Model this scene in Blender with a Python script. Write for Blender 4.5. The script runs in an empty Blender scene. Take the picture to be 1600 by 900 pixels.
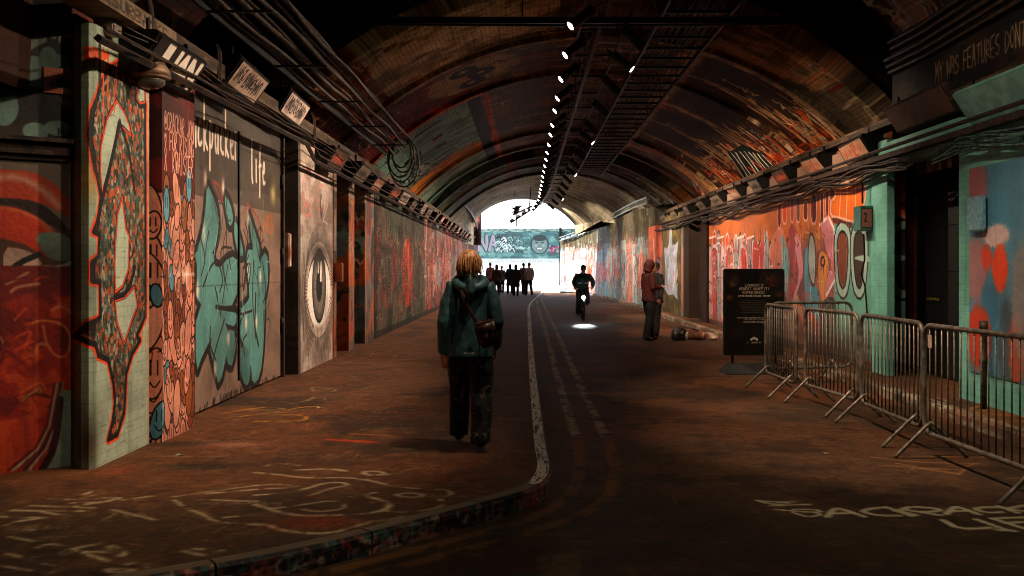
import bpy, bmesh, math, random
import numpy as np
from mathutils import Vector, Matrix
random.seed(7); rng = np.random.default_rng(7)
sc = bpy.context.scene; col = sc.collection
R = math.radians
# ---------------------------------------------------------------- camera, light, exposure
F, CX, CY, CH = 1555.0, 822.0, 420.0, 1.6          # photograph's focal length, axis and eye height
cam = bpy.data.objects.new('camera', bpy.data.cameras.new('camera')); col.objects.link(cam)
cam.location = (0, 0, CH); cam.rotation_euler = (R(90), 0, 0)
cam.data.sensor_width = 36; cam.data.lens = 36*F/1600
cam.data.shift_x = -22/1600; cam.data.shift_y = -30/1600
cam.data.clip_start = .05; cam.data.clip_end = 900
sc.camera = cam
w = bpy.data.worlds.new('World'); sc.world = w; w.use_nodes = True
nt = w.node_tree; sky = nt.nodes.new('ShaderNodeTexSky'); sky.sky_type = 'NISHITA'; sky.sun_disc = False
SUN_EL, SUN_AZ = R(44), R(238)
sky.sun_elevation = SUN_EL; sky.sun_rotation = SUN_AZ
nt.links.new(sky.outputs[0], nt.nodes['Background'].inputs[0]); nt.nodes['Background'].inputs[1].default_value = .11
sun = bpy.data.objects.new('sun', bpy.data.lights.new('sun', 'SUN')); col.objects.link(sun)
sun.data.energy = 5.0; sun.data.angle = R(.5); sun.data.color = (1, .96, .9)
sdir = Vector((math.sin(SUN_AZ)*math.cos(SUN_EL), math.cos(SUN_AZ)*math.cos(SUN_EL), math.sin(SUN_EL)))
sun.rotation_euler = sdir.to_track_quat('Z', 'Y').to_euler(); sun.location = (0, 90, 40)
sc.view_settings.view_transform = 'Standard'; sc.view_settings.look = 'None'
sc.view_settings.gamma = 1; sc.view_settings.exposure = 1.9
sc.render.engine = 'CYCLES'
sc.cycles.max_bounces = 6; sc.cycles.diffuse_bounces = 4; sc.cycles.glossy_bounces = 2
sc.cycles.caustics_reflective = False; sc.cycles.caustics_refractive = False
sc.cycles.sample_clamp_indirect = 4.0; sc.cycles.filter_width = 1.05
LAMP = 172.0                                         # watts of a ceiling spotlight

# ---------------------------------------------------------------- naming helpers
def tag(o, label=None, cat=None, group=None, kind=None):
    for k, v in (('label', label), ('category', cat), ('group', group), ('kind', kind)):
        if v: o[k] = v
    return o
def empty(name, loc=(0, 0, 0), rz=0, label=None, cat=None, group=None):
    o = bpy.data.objects.new(name, None); col.objects.link(o); o.empty_display_size = .2
    o.location = loc; o.rotation_euler = (0, 0, rz)
    return tag(o, label, cat, group)
def link(name, me, parent=None):
    o = bpy.data.objects.new(name, me); col.objects.link(o)
    if parent: o.parent = parent
    return o
def mobj(name, verts, faces, mat, parent=None, uvs=None, smooth=False, fix=True):
    me = bpy.data.meshes.new(name); me.from_pydata([tuple(v) for v in verts], [], faces)
    if uvs is not None:
        l = me.uv_layers.new(name='UVMap')
        for lp in me.loops: l.data[lp.index].uv = uvs[lp.vertex_index]
    if fix:
        bm = bmesh.new(); bm.from_mesh(me); bmesh.ops.recalc_face_normals(bm, faces=bm.faces); bm.to_mesh(me); bm.free()
    if smooth: me.polygons.foreach_set('use_smooth', [True]*len(me.polygons))
    if mat: me.materials.append(mat)
    return link(name, me, parent)
def bobj(name, bm, mat, parent=None, smooth=False):
    me = bpy.data.meshes.new(name); bmesh.ops.recalc_face_normals(bm, faces=bm.faces); bm.to_mesh(me); bm.free()
    if smooth: me.polygons.foreach_set('use_smooth', [True]*len(me.polygons))
    me.materials.append(mat)
    return link(name, me, parent)
def shells(name, bm, mat, parent=None, smooth=False):
    """one object for each separate piece of the bmesh"""
    seen = set(); out = []
    bm.verts.index_update(); bm.verts.ensure_lookup_table()
    for v in bm.verts:
        if v.index in seen: continue
        grp = []; st = [v]; seen.add(v.index)
        while st:
            q = st.pop(); grp.append(q)
            for e in q.link_edges:
                o = e.other_vert(q)
                if o.index not in seen: seen.add(o.index); st.append(o)
        idx = {q.index: i for i, q in enumerate(grp)}; fs = [[idx[w_.index] for w_ in f.verts] for f in {f for q in grp for f in q.link_faces}]
        out.append(mobj(name, [q.co.copy() for q in grp], fs, mat, parent, None, smooth))
    bm.free(); return out
def copy_tree(o, parent=None):
    c = o.copy(); col.objects.link(c); c.parent = parent
    for ch in list(o.children): copy_tree(ch, c)
    return c
def box(bm, x0, y0, z0, x1, y1, z1, M=None):
    vs = [bm.verts.new(Vector((x, y, z)) if M is None else M @ Vector((x, y, z))) for x in (x0, x1) for y in (y0, y1) for z in (z0, z1)]
    for f in ((0, 1, 3, 2), (4, 6, 7, 5), (0, 4, 5, 1), (2, 3, 7, 6), (0, 2, 6, 4), (1, 5, 7, 3)): bm.faces.new([vs[i] for i in f])
def tube(bm, pts, rad, n=8, cap=True, ry=None):
    """sweep a circle (or ellipse) along a path; rad one number or one per point"""
    pts = [Vector(p) for p in pts]; k = len(pts)
    rads = rad if isinstance(rad, (list, tuple)) else [rad]*k
    up = None; rings = []
    for i, p in enumerate(pts):
        d = (pts[min(i+1, k-1)]-pts[max(i-1, 0)]).normalized()
        if up is None: up = Vector((0, 0, 1)) if abs(d.z) < .9 else Vector((1, 0, 0))
        a = d.cross(up).normalized(); b = a.cross(d).normalized(); up = b
        ra = rads[i]; rx, rb = (ra if isinstance(ra, tuple) else (ra, ra))
        rings.append([bm.verts.new(p+a*rx*math.cos(2*math.pi*j/n)+b*rb*math.sin(2*math.pi*j/n)) for j in range(n)])
    for i in range(k-1):
        for j in range(n): bm.faces.new((rings[i][j], rings[i][(j+1) % n], rings[i+1][(j+1) % n], rings[i+1][j]))
    if cap: bm.faces.new(rings[0]); bm.faces.new(rings[-1][::-1])
def stack(bm, rings, n=20, power=2.0):
    """horizontal elliptical rings (x, y, z, rx, ry) lofted into a closed form"""
    rr = []
    for (x, y, z, rx, ry) in rings:
        vs = []
        for j in range(n):
            t = 2*math.pi*j/n; c, s = math.cos(t), math.sin(t)
            vs.append(bm.verts.new((x+rx*math.copysign(abs(c)**(2/power), c), y+ry*math.copysign(abs(s)**(2/power), s), z)))
        rr.append(vs)
    for i in range(len(rr)-1):
        for j in range(n): bm.faces.new((rr[i][j], rr[i][(j+1) % n], rr[i+1][(j+1) % n], rr[i+1][j]))
    bm.faces.new(rr[0][::-1]); bm.faces.new(rr[-1])
def ball(bm, c, r, n=12, m=8):
    rx, ry, rz = r if isinstance(r, tuple) else (r, r, r)
    v = bmesh.ops.create_uvsphere(bm, u_segments=n, v_segments=m, radius=1)['verts']
    for q in v: q.co = Vector((c[0]+q.co.x*rx, c[1]+q.co.y*ry, c[2]+q.co.z*rz))
def cyl(bm, a, b, r, n=16, r2=None): tube(bm, [a, b], [r, r if r2 is None else r2], n)

# ---------------------------------------------------------------- from photograph to place
def LW(px, py, X=-3.2):
    Z = X*F/(px-CX); return (Z, CH+(CY-py)*Z/F)
def RW(px, py, X=5.0):
    Z = X*F/(px-CX); return (-Z, CH+(CY-py)*Z/F)
def FL(px, py, h=0.0):
    Z = (CH-h)*F/(py-CY); return ((px-CX)*Z/F, Z)
VX, VC, VR = 1.36, -.61, 6.56                       # main vault: axis x, centre height, radius
def VA(px, py):
    dx, dz = (px-CX)/F, (CY-py)/F; a = dx*dx+dz*dz; b = 2*(-dx*VX+dz*(CH-VC)); c = VX*VX+(CH-VC)**2-VR**2
    Z = (-b+math.sqrt(max(b*b-4*a*c, 0)))/(2*a)
    return (math.atan2(dx*Z-VX, CH+dz*Z-VC)*VR, Z)

# ---------------------------------------------------------------- painting on walls
def hx(s): return np.array([int(s[i:i+2], 16)/255 for i in (0, 2, 4)])
GL = {  # single-line letters, 0..1 box
'A': [[(0,0),(.5,1),(1,0)],[(.2,.4),(.8,.4)]], 'B': [[(0,0),(0,1),(.8,.95),(.85,.6),(0,.5),(.95,.4),(.9,.05),(0,0)]],
'C': [[(1,.85),(.5,1),(0,.6),(0,.3),(.5,0),(1,.12)]], 'D': [[(0,0),(0,1),(.8,.8),(1,.45),(.75,.1),(0,0)]],
'E': [[(1,1),(0,1),(0,0),(1,0)],[(0,.5),(.8,.5)]], 'F': [[(1,1),(0,1),(0,0)],[(0,.5),(.8,.5)]],
'G': [[(1,.85),(.5,1),(0,.6),(0,.3),(.5,0),(1,.15),(1,.45),(.6,.45)]], 'H': [[(0,0),(0,1)],[(1,0),(1,1)],[(0,.5),(1,.5)]],
'I': [[(.5,0),(.5,1)]], 'J': [[(.9,1),(.9,.2),(.5,0),(.05,.2)]], 'K': [[(0,0),(0,1)],[(1,1),(0,.45),(1,0)]],
'L': [[(0,1),(0,0),(1,0)]], 'M': [[(0,0),(.1,1),(.5,.4),(.9,1),(1,0)]], 'N': [[(0,0),(0,1),(1,0),(1,1)]],
'O': [[(.5,1),(.05,.75),(.05,.25),(.5,0),(.95,.25),(.95,.75),(.5,1)]], 'P': [[(0,0),(0,1),(.9,.9),(.9,.55),(0,.45)]],
'Q': [[(.5,1),(.05,.7),(.05,.3),(.5,0),(.95,.3),(.95,.7),(.5,1)],[(.6,.3),(1,0)]], 'R': [[(0,0),(0,1),(.9,.9),(.9,.55),(0,.45),(1,0)]],
'S': [[(.95,.85),(.5,1),(.05,.8),(.1,.55),(.9,.45),(.95,.2),(.5,0),(.05,.15)]], 'T': [[(.5,0),(.5,1)],[(0,1),(1,1)]],
'U': [[(0,1),(0,.2),(.5,0),(1,.2),(1,1)]], 'V': [[(0,1),(.5,0),(1,1)]], 'W': [[(0,1),(.25,0),(.5,.6),(.75,0),(1,1)]],
'X': [[(0,0),(1,1)],[(0,1),(1,0)]], 'Y': [[(0,1),(.5,.5),(1,1)],[(.5,.5),(.5,0)]], 'Z': [[(0,1),(1,1),(0,0),(1,0)]],
'!': [[(.5,1),(.5,.3)],[(.5,.05),(.5,.0)]], "'": [[(.5,1),(.45,.75)]], '-': [[(.1,.5),(.9,.5)]], '.': [[(.5,0),(.5,.03)]],
'2': [[(0,.8),(.5,1),(.95,.7),(0,0),(1,0)]], '1': [[(.3,.8),(.55,1),(.55,0)]], '4': [[(.8,0),(.8,1),(0,.3),(1,.3)]], '7': [[(0,1),(1,1),(.3,0)]],
'@': [[(.7,.35),(.5,.3),(.35,.5),(.5,.7),(.7,.6),(.7,.35),(.95,.4),(.95,.75),(.5,1),(.05,.7),(.05,.3),(.5,0),(.9,.1)]],
'<': [[(.5,.1),(.1,.6),(.3,.85),(.5,.6),(.7,.85),(.9,.6),(.5,.1)]],
'a': [[(.85,.55),(.45,.65),(.1,.4),(.15,.1),(.5,0),(.85,.25),(.9,.62),(.9,0)]], 'b': [[(.1,1.1),(.1,0),(.7,.05),(.9,.35),(.6,.6),(.1,.5)]],
'c': [[(.85,.55),(.45,.65),(.12,.4),(.15,.12),(.5,0),(.9,.08)]], 'e': [[(.1,.3),(.85,.38),(.75,.62),(.4,.65),(.1,.35),(.3,.02),(.9,.05)]],
'k': [[(.1,1.1),(.1,0)],[(.85,.62),(.1,.28),(.9,0)]], 'p': [[(.1,.65),(.12,-.5)],[(.1,.5),(.5,.66),(.88,.4),(.6,.05),(.12,.1)]],
'r': [[(.12,.65),(.12,0)],[(.12,.4),(.5,.62),(.9,.58)]], 'f': [[(.85,1),(.5,1.05),(.4,.8),(.4,-.35)],[(.1,.5),(.8,.5)]],
'i': [[(.5,.6),(.5,0)]], 'l': [[(.4,1.1),(.4,.1),(.7,0)]]}
class Cv:
    def __init__(s, u0, v0, u1, v1, ppm, base, ppv=None):
        s.u0, s.v0, s.u1, s.v1 = u0, v0, u1, v1; s.pu = ppm; s.pv = ppv or ppm
        s.W = max(8, int((u1-u0)*s.pu)); s.H = max(8, int((v1-v0)*s.pv))
        s.a = np.ones((s.H, s.W, 3), np.float32)*hx(base).astype(np.float32)
    def noise(s, su, sv, oc=4, seed=None):
        g = np.random.default_rng(seed if seed is not None else int(rng.integers(1e9))); out = np.zeros((s.H, s.W), np.float32); amp = 1; tot = 0
        for o in range(oc):
            nx = max(2, int((s.u1-s.u0)/su*2**o)+2); ny = max(2, int((s.v1-s.v0)/sv*2**o)+2)
            if nx > s.W*2 or ny > s.H*2: break
            q = g.random((ny, nx)).astype(np.float32)
            y = np.linspace(0, ny-1.001, s.H); x = np.linspace(0, nx-1.001, s.W); yi = y.astype(int); xi = x.astype(int)
            fy = (y-yi)[:, None]; fx = (x-xi)[None]; fy = fy*fy*(3-2*fy); fx = fx*fx*(3-2*fx)
            A = q[yi][:, xi]; B = q[yi][:, xi+1]; C = q[yi+1][:, xi]; D = q[yi+1][:, xi+1]
            out += amp*((A*(1-fx)+B*fx)*(1-fy)+(C*(1-fx)+D*fx)*fy); tot += amp; amp *= .55
        return out/tot
    def mix(s, m, c, al=1.0):
        if isinstance(c, str): c = hx(c)
        m = np.clip(m*al, 0, 1)[..., None]; s.a = (s.a*(1-m)+m*np.asarray(c, np.float32)).astype(np.float32)
    def patches(s, cols, su, sv, lo=.52, soft=.04, al=.9, mask=None):
        for c in cols:
            m = np.clip((s.noise(su, sv)-lo)/soft, 0, 1)
            s.mix(m if mask is None else m*mask, c, al)
    def px(s, p): return ((p[0]-s.u0)/(s.u1-s.u0)*s.W, (p[1]-s.v0)/(s.v1-s.v0)*s.H)
    def rect(s, u0, v0, u1, v1, c, al=1): s.poly([(u0, v0), (u1, v0), (u1, v1), (u0, v1)], c, al)
    def poly(s, pts, c, al=1.0, ns=None):
        P = np.array([s.px(p) for p in pts]); x0, y0 = np.floor(P.min(0)).astype(int)-1; x1, y1 = np.ceil(P.max(0)).astype(int)+2
        x0, y0 = max(x0, 0), max(y0, 0); x1, y1 = min(x1, s.W), min(y1, s.H)
        if x1 <= x0 or y1 <= y0: return
        m = np.zeros((y1-y0, x1-x0), np.float32)
        for ox in (.25, .75):
            for oy in (.25, .75):
                X, Y = np.meshgrid(np.arange(x0, x1)+ox, np.arange(y0, y1)+oy); ins = np.zeros(X.shape, bool)
                for i in range(len(P)):
                    (ax, ay), (bx, by) = P[i], P[i-1]
                    if ay == by: continue
                    ins ^= ((ay > Y) != (by > Y)) & (X < (bx-ax)*(Y-ay)/(by-ay)+ax)
                m += ins*.25
        s._bl(x0, y0, x1, y1, m*al, c, ns)
    def _bl(s, x0, y0, x1, y1, m, c, ns=None):
        if isinstance(c, str): c = hx(c)
        if ns is not None: m = m*ns[y0:y1, x0:x1]
        m = m[..., None]; v = s.a[y0:y1, x0:x1]; s.a[y0:y1, x0:x1] = v*(1-m)+m*np.asarray(c, np.float32)
    def stroke(s, pts, wd, c, al=1.0, soft=0.0, closed=False, ns=None):
        pts = list(pts)+([pts[0]] if closed else [])
        for _ in range(1):
            pass
        P = np.array(pts, float); pad = wd/2+soft+2/s.pu
        x0, y0 = s.px((P[:, 0].min()-pad, P[:, 1].min()-pad)); x1, y1 = s.px((P[:, 0].max()+pad, P[:, 1].max()+pad))
        x0, y0, x1, y1 = max(int(x0), 0), max(int(y0), 0), min(int(x1)+1, s.W), min(int(y1)+1, s.H)
        if x1 <= x0 or y1 <= y0: return
        u = s.u0+(np.arange(x0, x1)+.5)/s.W*(s.u1-s.u0); v = s.v0+(np.arange(y0, y1)+.5)/s.H*(s.v1-s.v0)
        D = np.full((y1-y0, x1-x0), 1e3, np.float32)
        for i in range(len(P)-1):
            (ax, ay), (bx, by) = P[i], P[i+1]; dx, dy = bx-ax, by-ay; L = dx*dx+dy*dy+1e-12
            r = wd/2+soft+2/s.pu
            i0, i1 = np.searchsorted(u, [min(ax, bx)-r, max(ax, bx)+r]); j0, j1 = np.searchsorted(v, [min(ay, by)-r, max(ay, by)+r])
            if i1 <= i0 or j1 <= j0: continue
            U, V = u[None, i0:i1], v[j0:j1, None]
            t = np.clip(((U-ax)*dx+(V-ay)*dy)/L, 0, 1); d = np.sqrt((U-ax-t*dx)**2+(V-ay-t*dy)**2)
            D[j0:j1, i0:i1] = np.minimum(D[j0:j1, i0:i1], d)
        aa = max(soft, .75/s.pu); m = np.clip((wd/2-D)/aa+.5, 0, 1)
        s._bl(x0, y0, x1, y1, m*al, c, ns)
    def ell(s, cx, cy, rx, ry, c, al=1, rot=0, n=24, line=None, lw=.02):
        pts = [(cx+rx*math.cos(t)*math.cos(rot)-ry*math.sin(t)*math.sin(rot), cy+rx*math.cos(t)*math.sin(rot)+ry*math.sin(t)*math.cos(rot)) for t in [2*math.pi*i/n for i in range(n)]]
        if c is not None: s.poly(pts, c, al)
        if line: s.stroke(pts, lw, line, al, closed=True)
    def glow(s, cx, cy, rx, ry, c, al=1):
        U = (s.u0+(np.arange(s.W)+.5)/s.W*(s.u1-s.u0)-cx)/rx; V = (s.v0+(np.arange(s.H)+.5)/s.H*(s.v1-s.v0)-cy)/ry
        s.mix(np.exp(-(U[None]**2+V[:, None]**2)), c, al)
    def text(s, t, u, v, hh, ww, wd, c, al=1, soft=0, gap=.3, mp=None, jit=.04, ns=None):
        x = u
        for ch in t:
            if ch != ' ':
                g = GL.get(ch) or GL.get(ch.upper())
                for ln in g or []:
                    q = [(x+(a+random.uniform(-jit, jit))*ww, v+(b+random.uniform(-jit, jit))*hh) for a, b in ln]
                    q = smooth(q, 2) if ch not in 'AEFHIKLMNTVWXYZ' else q
                    s.stroke([mp(*z) for z in q] if mp else q, wd, c, al, soft, ns=ns)
            x += ww*(1+gap)
        return x
    def scribble(s, u, v, ww, hh, wd, c, al=1, n=None, soft=0):
        """an illegible tag: a run of looping strokes"""
        n = n or max(3, int(ww/hh*2.2)); pts = []
        for i in range(n*2+1):
            pts.append((u+ww*(i+random.uniform(-.8, .8))/(n*2), v+hh*(random.uniform(.7, 1.0) if i % 2 else random.uniform(0, .35))))
        s.stroke(smooth(pts, 2), wd, c, al, soft)
        for _ in range(max(1, n//3)):
            a = u+ww*random.random(); s.stroke([(a, v+hh*random.uniform(-.1, .3)), (a+ww*.12*random.uniform(-1, 1), v+hh*random.uniform(.8, 1.2))], wd, c, al, soft)
    def drips(s, u0, u1, v0, v1, n, c, wd=.012, al=.6):
        for _ in range(n):
            a = random.uniform(u0, u1); b = random.uniform(v0, v1); L = random.uniform(.1, .6)
            s.stroke([(a, b), (a+random.uniform(-.01, .01), b-L)], wd*random.uniform(.6, 1.4), c, al)
    def piece(s, u, v, ww, hh, n, fills, line, halo=None, lw=.035, al=1):
        """a wild-style piece: n interlocked angular letter forms with outline and halo"""
        shp = []
        for i in range(n):
            cx = u+ww*(i+.5)/n; wx = ww/n*.75; k = random.randint(5, 8); pts = []
            for j in range(k):
                t = 2*math.pi*(j+random.uniform(-.25, .25))/k; r = random.uniform(.55, 1.1)
                pts.append((cx+wx*r*math.cos(t), v+hh/2+hh/2*r*math.sin(t)))
            shp.append(smooth(pts, 1, True) if random.random() < .6 else pts)
        if halo:
            for p in shp: s.poly(p, halo, al); s.stroke(p, lw*4, halo, al, closed=True)
        for p in shp:
            s.poly(p, random.choice(fills), al); s.stroke(p, lw, line, al, closed=True)
            c = np.mean(p, 0)
            for _ in range(3):
                a = random.choice(p); s.stroke(smooth([a, (c+(np.array(a)-c)*.2+np.array([random.uniform(-.1, .1)*ww/n, random.uniform(-.1, .1)*hh])), random.choice(p)], 1), lw*.6, line, al*.9)
            s.ell(c[0]+random.uniform(-.1, .1)*ww/n, c[1]+random.uniform(-.2, .2)*hh, .1*ww/n, .09*hh, random.choice(fills+[line]), al, line=line, lw=lw*.6)
    def grime(s, k=.5, c='17110c'):
        n = s.noise(.8, .5, 5); s.mix(np.clip((n-.5)/.3, 0, 1), c, k)
        n = s.noise(.05, 1.2, 3); s.mix(np.clip((n-.6)/.25, 0, 1), c, k*.6)
        s.a *= (1+.12*(s.noise(.03, .03, 2)-.5))[..., None]
    def busy(s, n, u0, v0, u1, v1, cols, L=.5, wd=.03, al=.6, horiz=.5, loop=.3):
        """layer upon layer of small old strokes, loops and smears"""
        for _ in range(n):
            a, b = random.uniform(u0, u1), random.uniform(v0, v1); l = L*random.uniform(.3, 1.2); w_ = wd*random.uniform(.4, 1.6); c = random.choice(cols)
            if random.random() < loop:
                k = random.randint(3, 6); s.stroke(smooth([(a+random.uniform(-l, l)*.6, b+random.uniform(-l, l)*.5) for _ in range(k)], 2), w_, c, al)
            elif random.random() < horiz: s.stroke([(a, b), (a+l, b+random.uniform(-.1, .1)*l)], w_, c, al)
            else: s.stroke([(a, b), (a+random.uniform(-.15, .15)*l, b+l)], w_, c, al)
    def image(s, name):
        m_ = s.a.mean(2, keepdims=True); s.a = m_+(s.a-m_)*1.02; s.a = np.clip((s.a-.42)*1.18+.40, .015, 1)
        im = bpy.data.images.new(name, s.W, s.H); px = np.ones((s.H, s.W, 4), np.float32); px[..., :3] = np.clip(s.a, 0, 1)
        im.pixels.foreach_set(px.ravel()); im.update(); return im
    def uv(s, u, v): return ((u-s.u0)/(s.u1-s.u0), (v-s.v0)/(s.v1-s.v0))
def smooth(p, it=2, closed=False):
    p = [tuple(q) for q in p]
    for _ in range(it):
        q = []; m = len(p)
        rngi = range(m) if closed else range(m-1)
        if not closed: q.append(p[0])
        for i in rngi:
            a, b = p[i], p[(i+1) % m]
            q.append(tuple(.75*x+.25*y for x, y in zip(a, b))); q.append(tuple(.25*x+.75*y for x, y in zip(a, b)))
        if not closed: q.append(p[-1])
        p = q
    return p

# ---------------------------------------------------------------- materials
def newmat(name):
    m = bpy.data.materials.new(name); m.use_nodes = True; return m, m.node_tree, m.node_tree.nodes['Principled BSDF']
def lin(c):
    if isinstance(c, str): c = hx(c)
    return tuple(float(x/12.92 if x <= .04045 else ((x+.055)/1.055)**2.4) for x in c)
def pm(name, c, rough=.6, metal=0, c2=None, scale=6, bump=.15, bscale=40, spec=.4):
    """painted, worn or woven surface: two colours through noise plus fine relief"""
    m, t, b = newmat(name); N, L = t.nodes, t.links
    tc = N.new('ShaderNodeTexCoord'); nz = N.new('ShaderNodeTexNoise'); nz.inputs['Scale'].default_value = scale; nz.inputs['Detail'].default_value = 6
    L.new(tc.outputs['Object'], nz.inputs['Vector'])
    cr = N.new('ShaderNodeValToRGB'); cr.color_ramp.elements[0].position = .38; cr.color_ramp.elements[1].position = .66
    a = lin(c); bb = lin(c2) if c2 is not None else tuple(x*.55 for x in a)
    cr.color_ramp.elements[0].color = (*bb, 1); cr.color_ramp.elements[1].color = (*a, 1)
    L.new(nz.outputs['Fac'], cr.inputs[0]); L.new(cr.outputs[0], b.inputs['Base Color'])
    b.inputs['Roughness'].default_value = rough; b.inputs['Metallic'].default_value = metal; b.inputs['Specular IOR Level'].default_value = spec
    n2 = N.new('ShaderNodeTexNoise'); n2.inputs['Scale'].default_value = bscale; n2.inputs['Detail'].default_value = 4; L.new(tc.outputs['Object'], n2.inputs['Vector'])
    bp = N.new('ShaderNodeBump'); bp.inputs['Strength'].default_value = bump; bp.inputs['Distance'].default_value = .02
    L.new(n2.outputs['Fac'], bp.inputs['Height']); L.new(bp.outputs[0], b.inputs['Normal'])
    return m
def emat(name, c, s):
    m, t, b = newmat(name); b.inputs['Base Color'].default_value = (.8, .8, .8, 1)
    b.inputs['Emission Color'].default_value = (*lin(c), 1); b.inputs['Emission Strength'].default_value = s; return m
def imat(name, cv, rough=.6, brick=None, bump=.35, spec=.35, wear=.25, bc=.07):
    """paint laid down by a Cv canvas, over relief of brick joints and plaster"""
    m, t, b = newmat(name); N, L = t.nodes, t.links
    im = N.new('ShaderNodeTexImage'); im.image = cv.image(name); im.extension = 'EXTEND'
    tc = N.new('ShaderNodeTexCoord'); L.new(tc.outputs['UV'], im.inputs['Vector'])
    mp = N.new('ShaderNodeVectorMath'); mp.operation = 'MULTIPLY'; mp.inputs[1].default_value = (cv.u1-cv.u0, cv.v1-cv.v0, 1); L.new(tc.outputs['UV'], mp.inputs[0])
    nz = N.new('ShaderNodeTexNoise'); nz.inputs['Scale'].default_value = 2.2; nz.inputs['Detail'].default_value = 9; nz.inputs['Roughness'].default_value = .7; L.new(mp.outputs[0], nz.inputs['Vector'])
    mr = N.new('ShaderNodeMapRange'); mr.inputs[1].default_value = .3; mr.inputs[2].default_value = .7; mr.inputs[3].default_value = 1-wear*1.6; mr.inputs[4].default_value = 1+wear*.5
    L.new(nz.outputs['Fac'], mr.inputs[0])
    mx = N.new('ShaderNodeVectorMath'); mx.operation = 'SCALE'; L.new(im.outputs[0], mx.inputs[0]); L.new(mr.outputs[0], mx.inputs['Scale'])
    L.new(mx.outputs[0], b.inputs['Base Color'])
    rr = N.new('ShaderNodeMapRange'); rr.inputs[3].default_value = max(.05, rough-.15); rr.inputs[4].default_value = min(1, rough+.2); L.new(nz.outputs['Fac'], rr.inputs[0]); L.new(rr.outputs[0], b.inputs['Roughness'])
    b.inputs['Specular IOR Level'].default_value = spec
    n2 = N.new('ShaderNodeTexNoise'); n2.inputs['Scale'].default_value = 25; n2.inputs['Detail'].default_value = 6; L.new(mp.outputs[0], n2.inputs['Vector'])
    h = n2.outputs['Fac']
    if brick:
        bt = N.new('ShaderNodeTexBrick'); bt.inputs['Scale'].default_value = 1.0; bt.inputs['Brick Width'].default_value = .23; bt.inputs['Row Height'].default_value = .078
        bt.inputs['Mortar Size'].default_value = .007; bt.inputs['Mortar Smooth'].default_value = .4
        bt.inputs['Color1'].default_value = (1, 1, 1, 1); bt.inputs['Color2'].default_value = (.75, .75, .75, 1); bt.inputs['Mortar'].default_value = (0, 0, 0, 1)
        if brick == 'v':
            sw = N.new('ShaderNodeSeparateXYZ'); cb = N.new('ShaderNodeCombineXYZ'); L.new(mp.outputs[0], sw.inputs[0]); L.new(sw.outputs[1], cb.inputs[0]); L.new(sw.outputs[0], cb.inputs[1]); L.new(cb.outputs[0], bt.inputs['Vector'])
        else: L.new(mp.outputs[0], bt.inputs['Vector'])
        bt.inputs['Bias'].default_value = 0
        bm_ = N.new('ShaderNodeMapRange'); bm_.inputs[3].default_value = 1-bc*1.6; bm_.inputs[4].default_value = 1+bc*.35; L.new(bt.outputs['Color'], bm_.inputs[0])
        m3 = N.new('ShaderNodeVectorMath'); m3.operation = 'SCALE'; L.new(mx.outputs[0], m3.inputs[0]); L.new(bm_.outputs[0], m3.inputs['Scale']); L.new(m3.outputs[0], b.inputs['Base Color'])
        ad = N.new('ShaderNodeMath'); ad.operation = 'MULTIPLY_ADD'; ad.inputs[1].default_value = .35; L.new(n2.outputs['Fac'], ad.inputs[0]); L.new(bt.outputs['Color'], ad.inputs[2]); h = ad.outputs[0]
    bp = N.new('ShaderNodeBump'); bp.inputs['Strength'].default_value = bump; bp.inputs['Distance'].default_value = .012
    L.new(h, bp.inputs['Height']); L.new(bp.outputs[0], b.inputs['Normal'])
    return m
M = {}
M['soot'] = pm('sooty_brick', '2a211b', .9, c2='120e0c', scale=3, bump=.6, bscale=14)
M['dark_metal'] = pm('dark_metal', '1a1715', .5, .6, c2='0c0b0a')
M['black'] = pm('black_paint', '100e0d', .55, c2='070606')
M['rust'] = pm('rusty_beam', '40291e', .8, .1, c2='120c09', scale=9, bump=.4)
M['conduit'] = pm('conduit', '5b4634', .55, .5, c2='2c211a', scale=12)
M['cable'] = pm('cable', '4a382b', .6, c2='1a1410', scale=15)
M['galv'] = pm('galvanised_steel', '8c8174', .42, .35, c2='584d42', scale=14, bump=.1)
M['teal'] = pm('teal_paint', '6da597', .6, c2='4f8278', scale=2.5, bump=.35, bscale=20)
M['concrete'] = pm('concrete', '8a7a6b', .85, c2='54473c', scale=5, bump=.4)
M['lens'] = emat('lamp_lens', 'fff0dc', 14)
M['white'] = pm('white_render', 'e8ecee', .8, c2='d5dadd', scale=2)
M['pave_out'] = pm('sunlit_paving', 'c9c6c0', .85, c2='b0aca5', scale=2)
M['tray'] = pm('pale_cable_tray', 'a8b0b0', .35, .6, c2='5f6464', scale=9)
# ================================================================ PAINT ON THE WALLS
def confetti(cv, cols, size):
    """per-pixel tissue of small coloured dabs"""
    keep = cv.a.copy(); n = int((cv.u1-cv.u0)*(cv.v1-cv.v0)/(size*size)*1.7)
    cv.a[:] = hx(cols[1])
    for i in range(n):
        cv.ell(random.uniform(cv.u0, cv.u1), random.uniform(cv.v0, cv.v1), size*random.uniform(.35, .75), size*random.uniform(.5, 1.3), random.choice(cols), 1, random.uniform(-.5, .5), n=7)
    T = cv.a; cv.a = keep; return T
def P5(x, y): return (x/4, 225+y/4)
def P6(x, y): return (120+x/2.647, 60+y/2.647)
def P7(x, y): return (120+x/2.647, 380+y/2.647)
def P8(x, y): return (300+x/3.6, 150+y/3.6)
def P9(x, y): return (300+x/3.4615, 390+y/3.4615)
def P10(x, y): return (1100+x/4.287, 270+y/4.287)
def mapped(fn, pts, tr=None, it=0, closed=False):
    q = [fn(*(tr(*p) if tr else p)) for p in pts]
    return smooth(q, it, closed) if it else q

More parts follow.
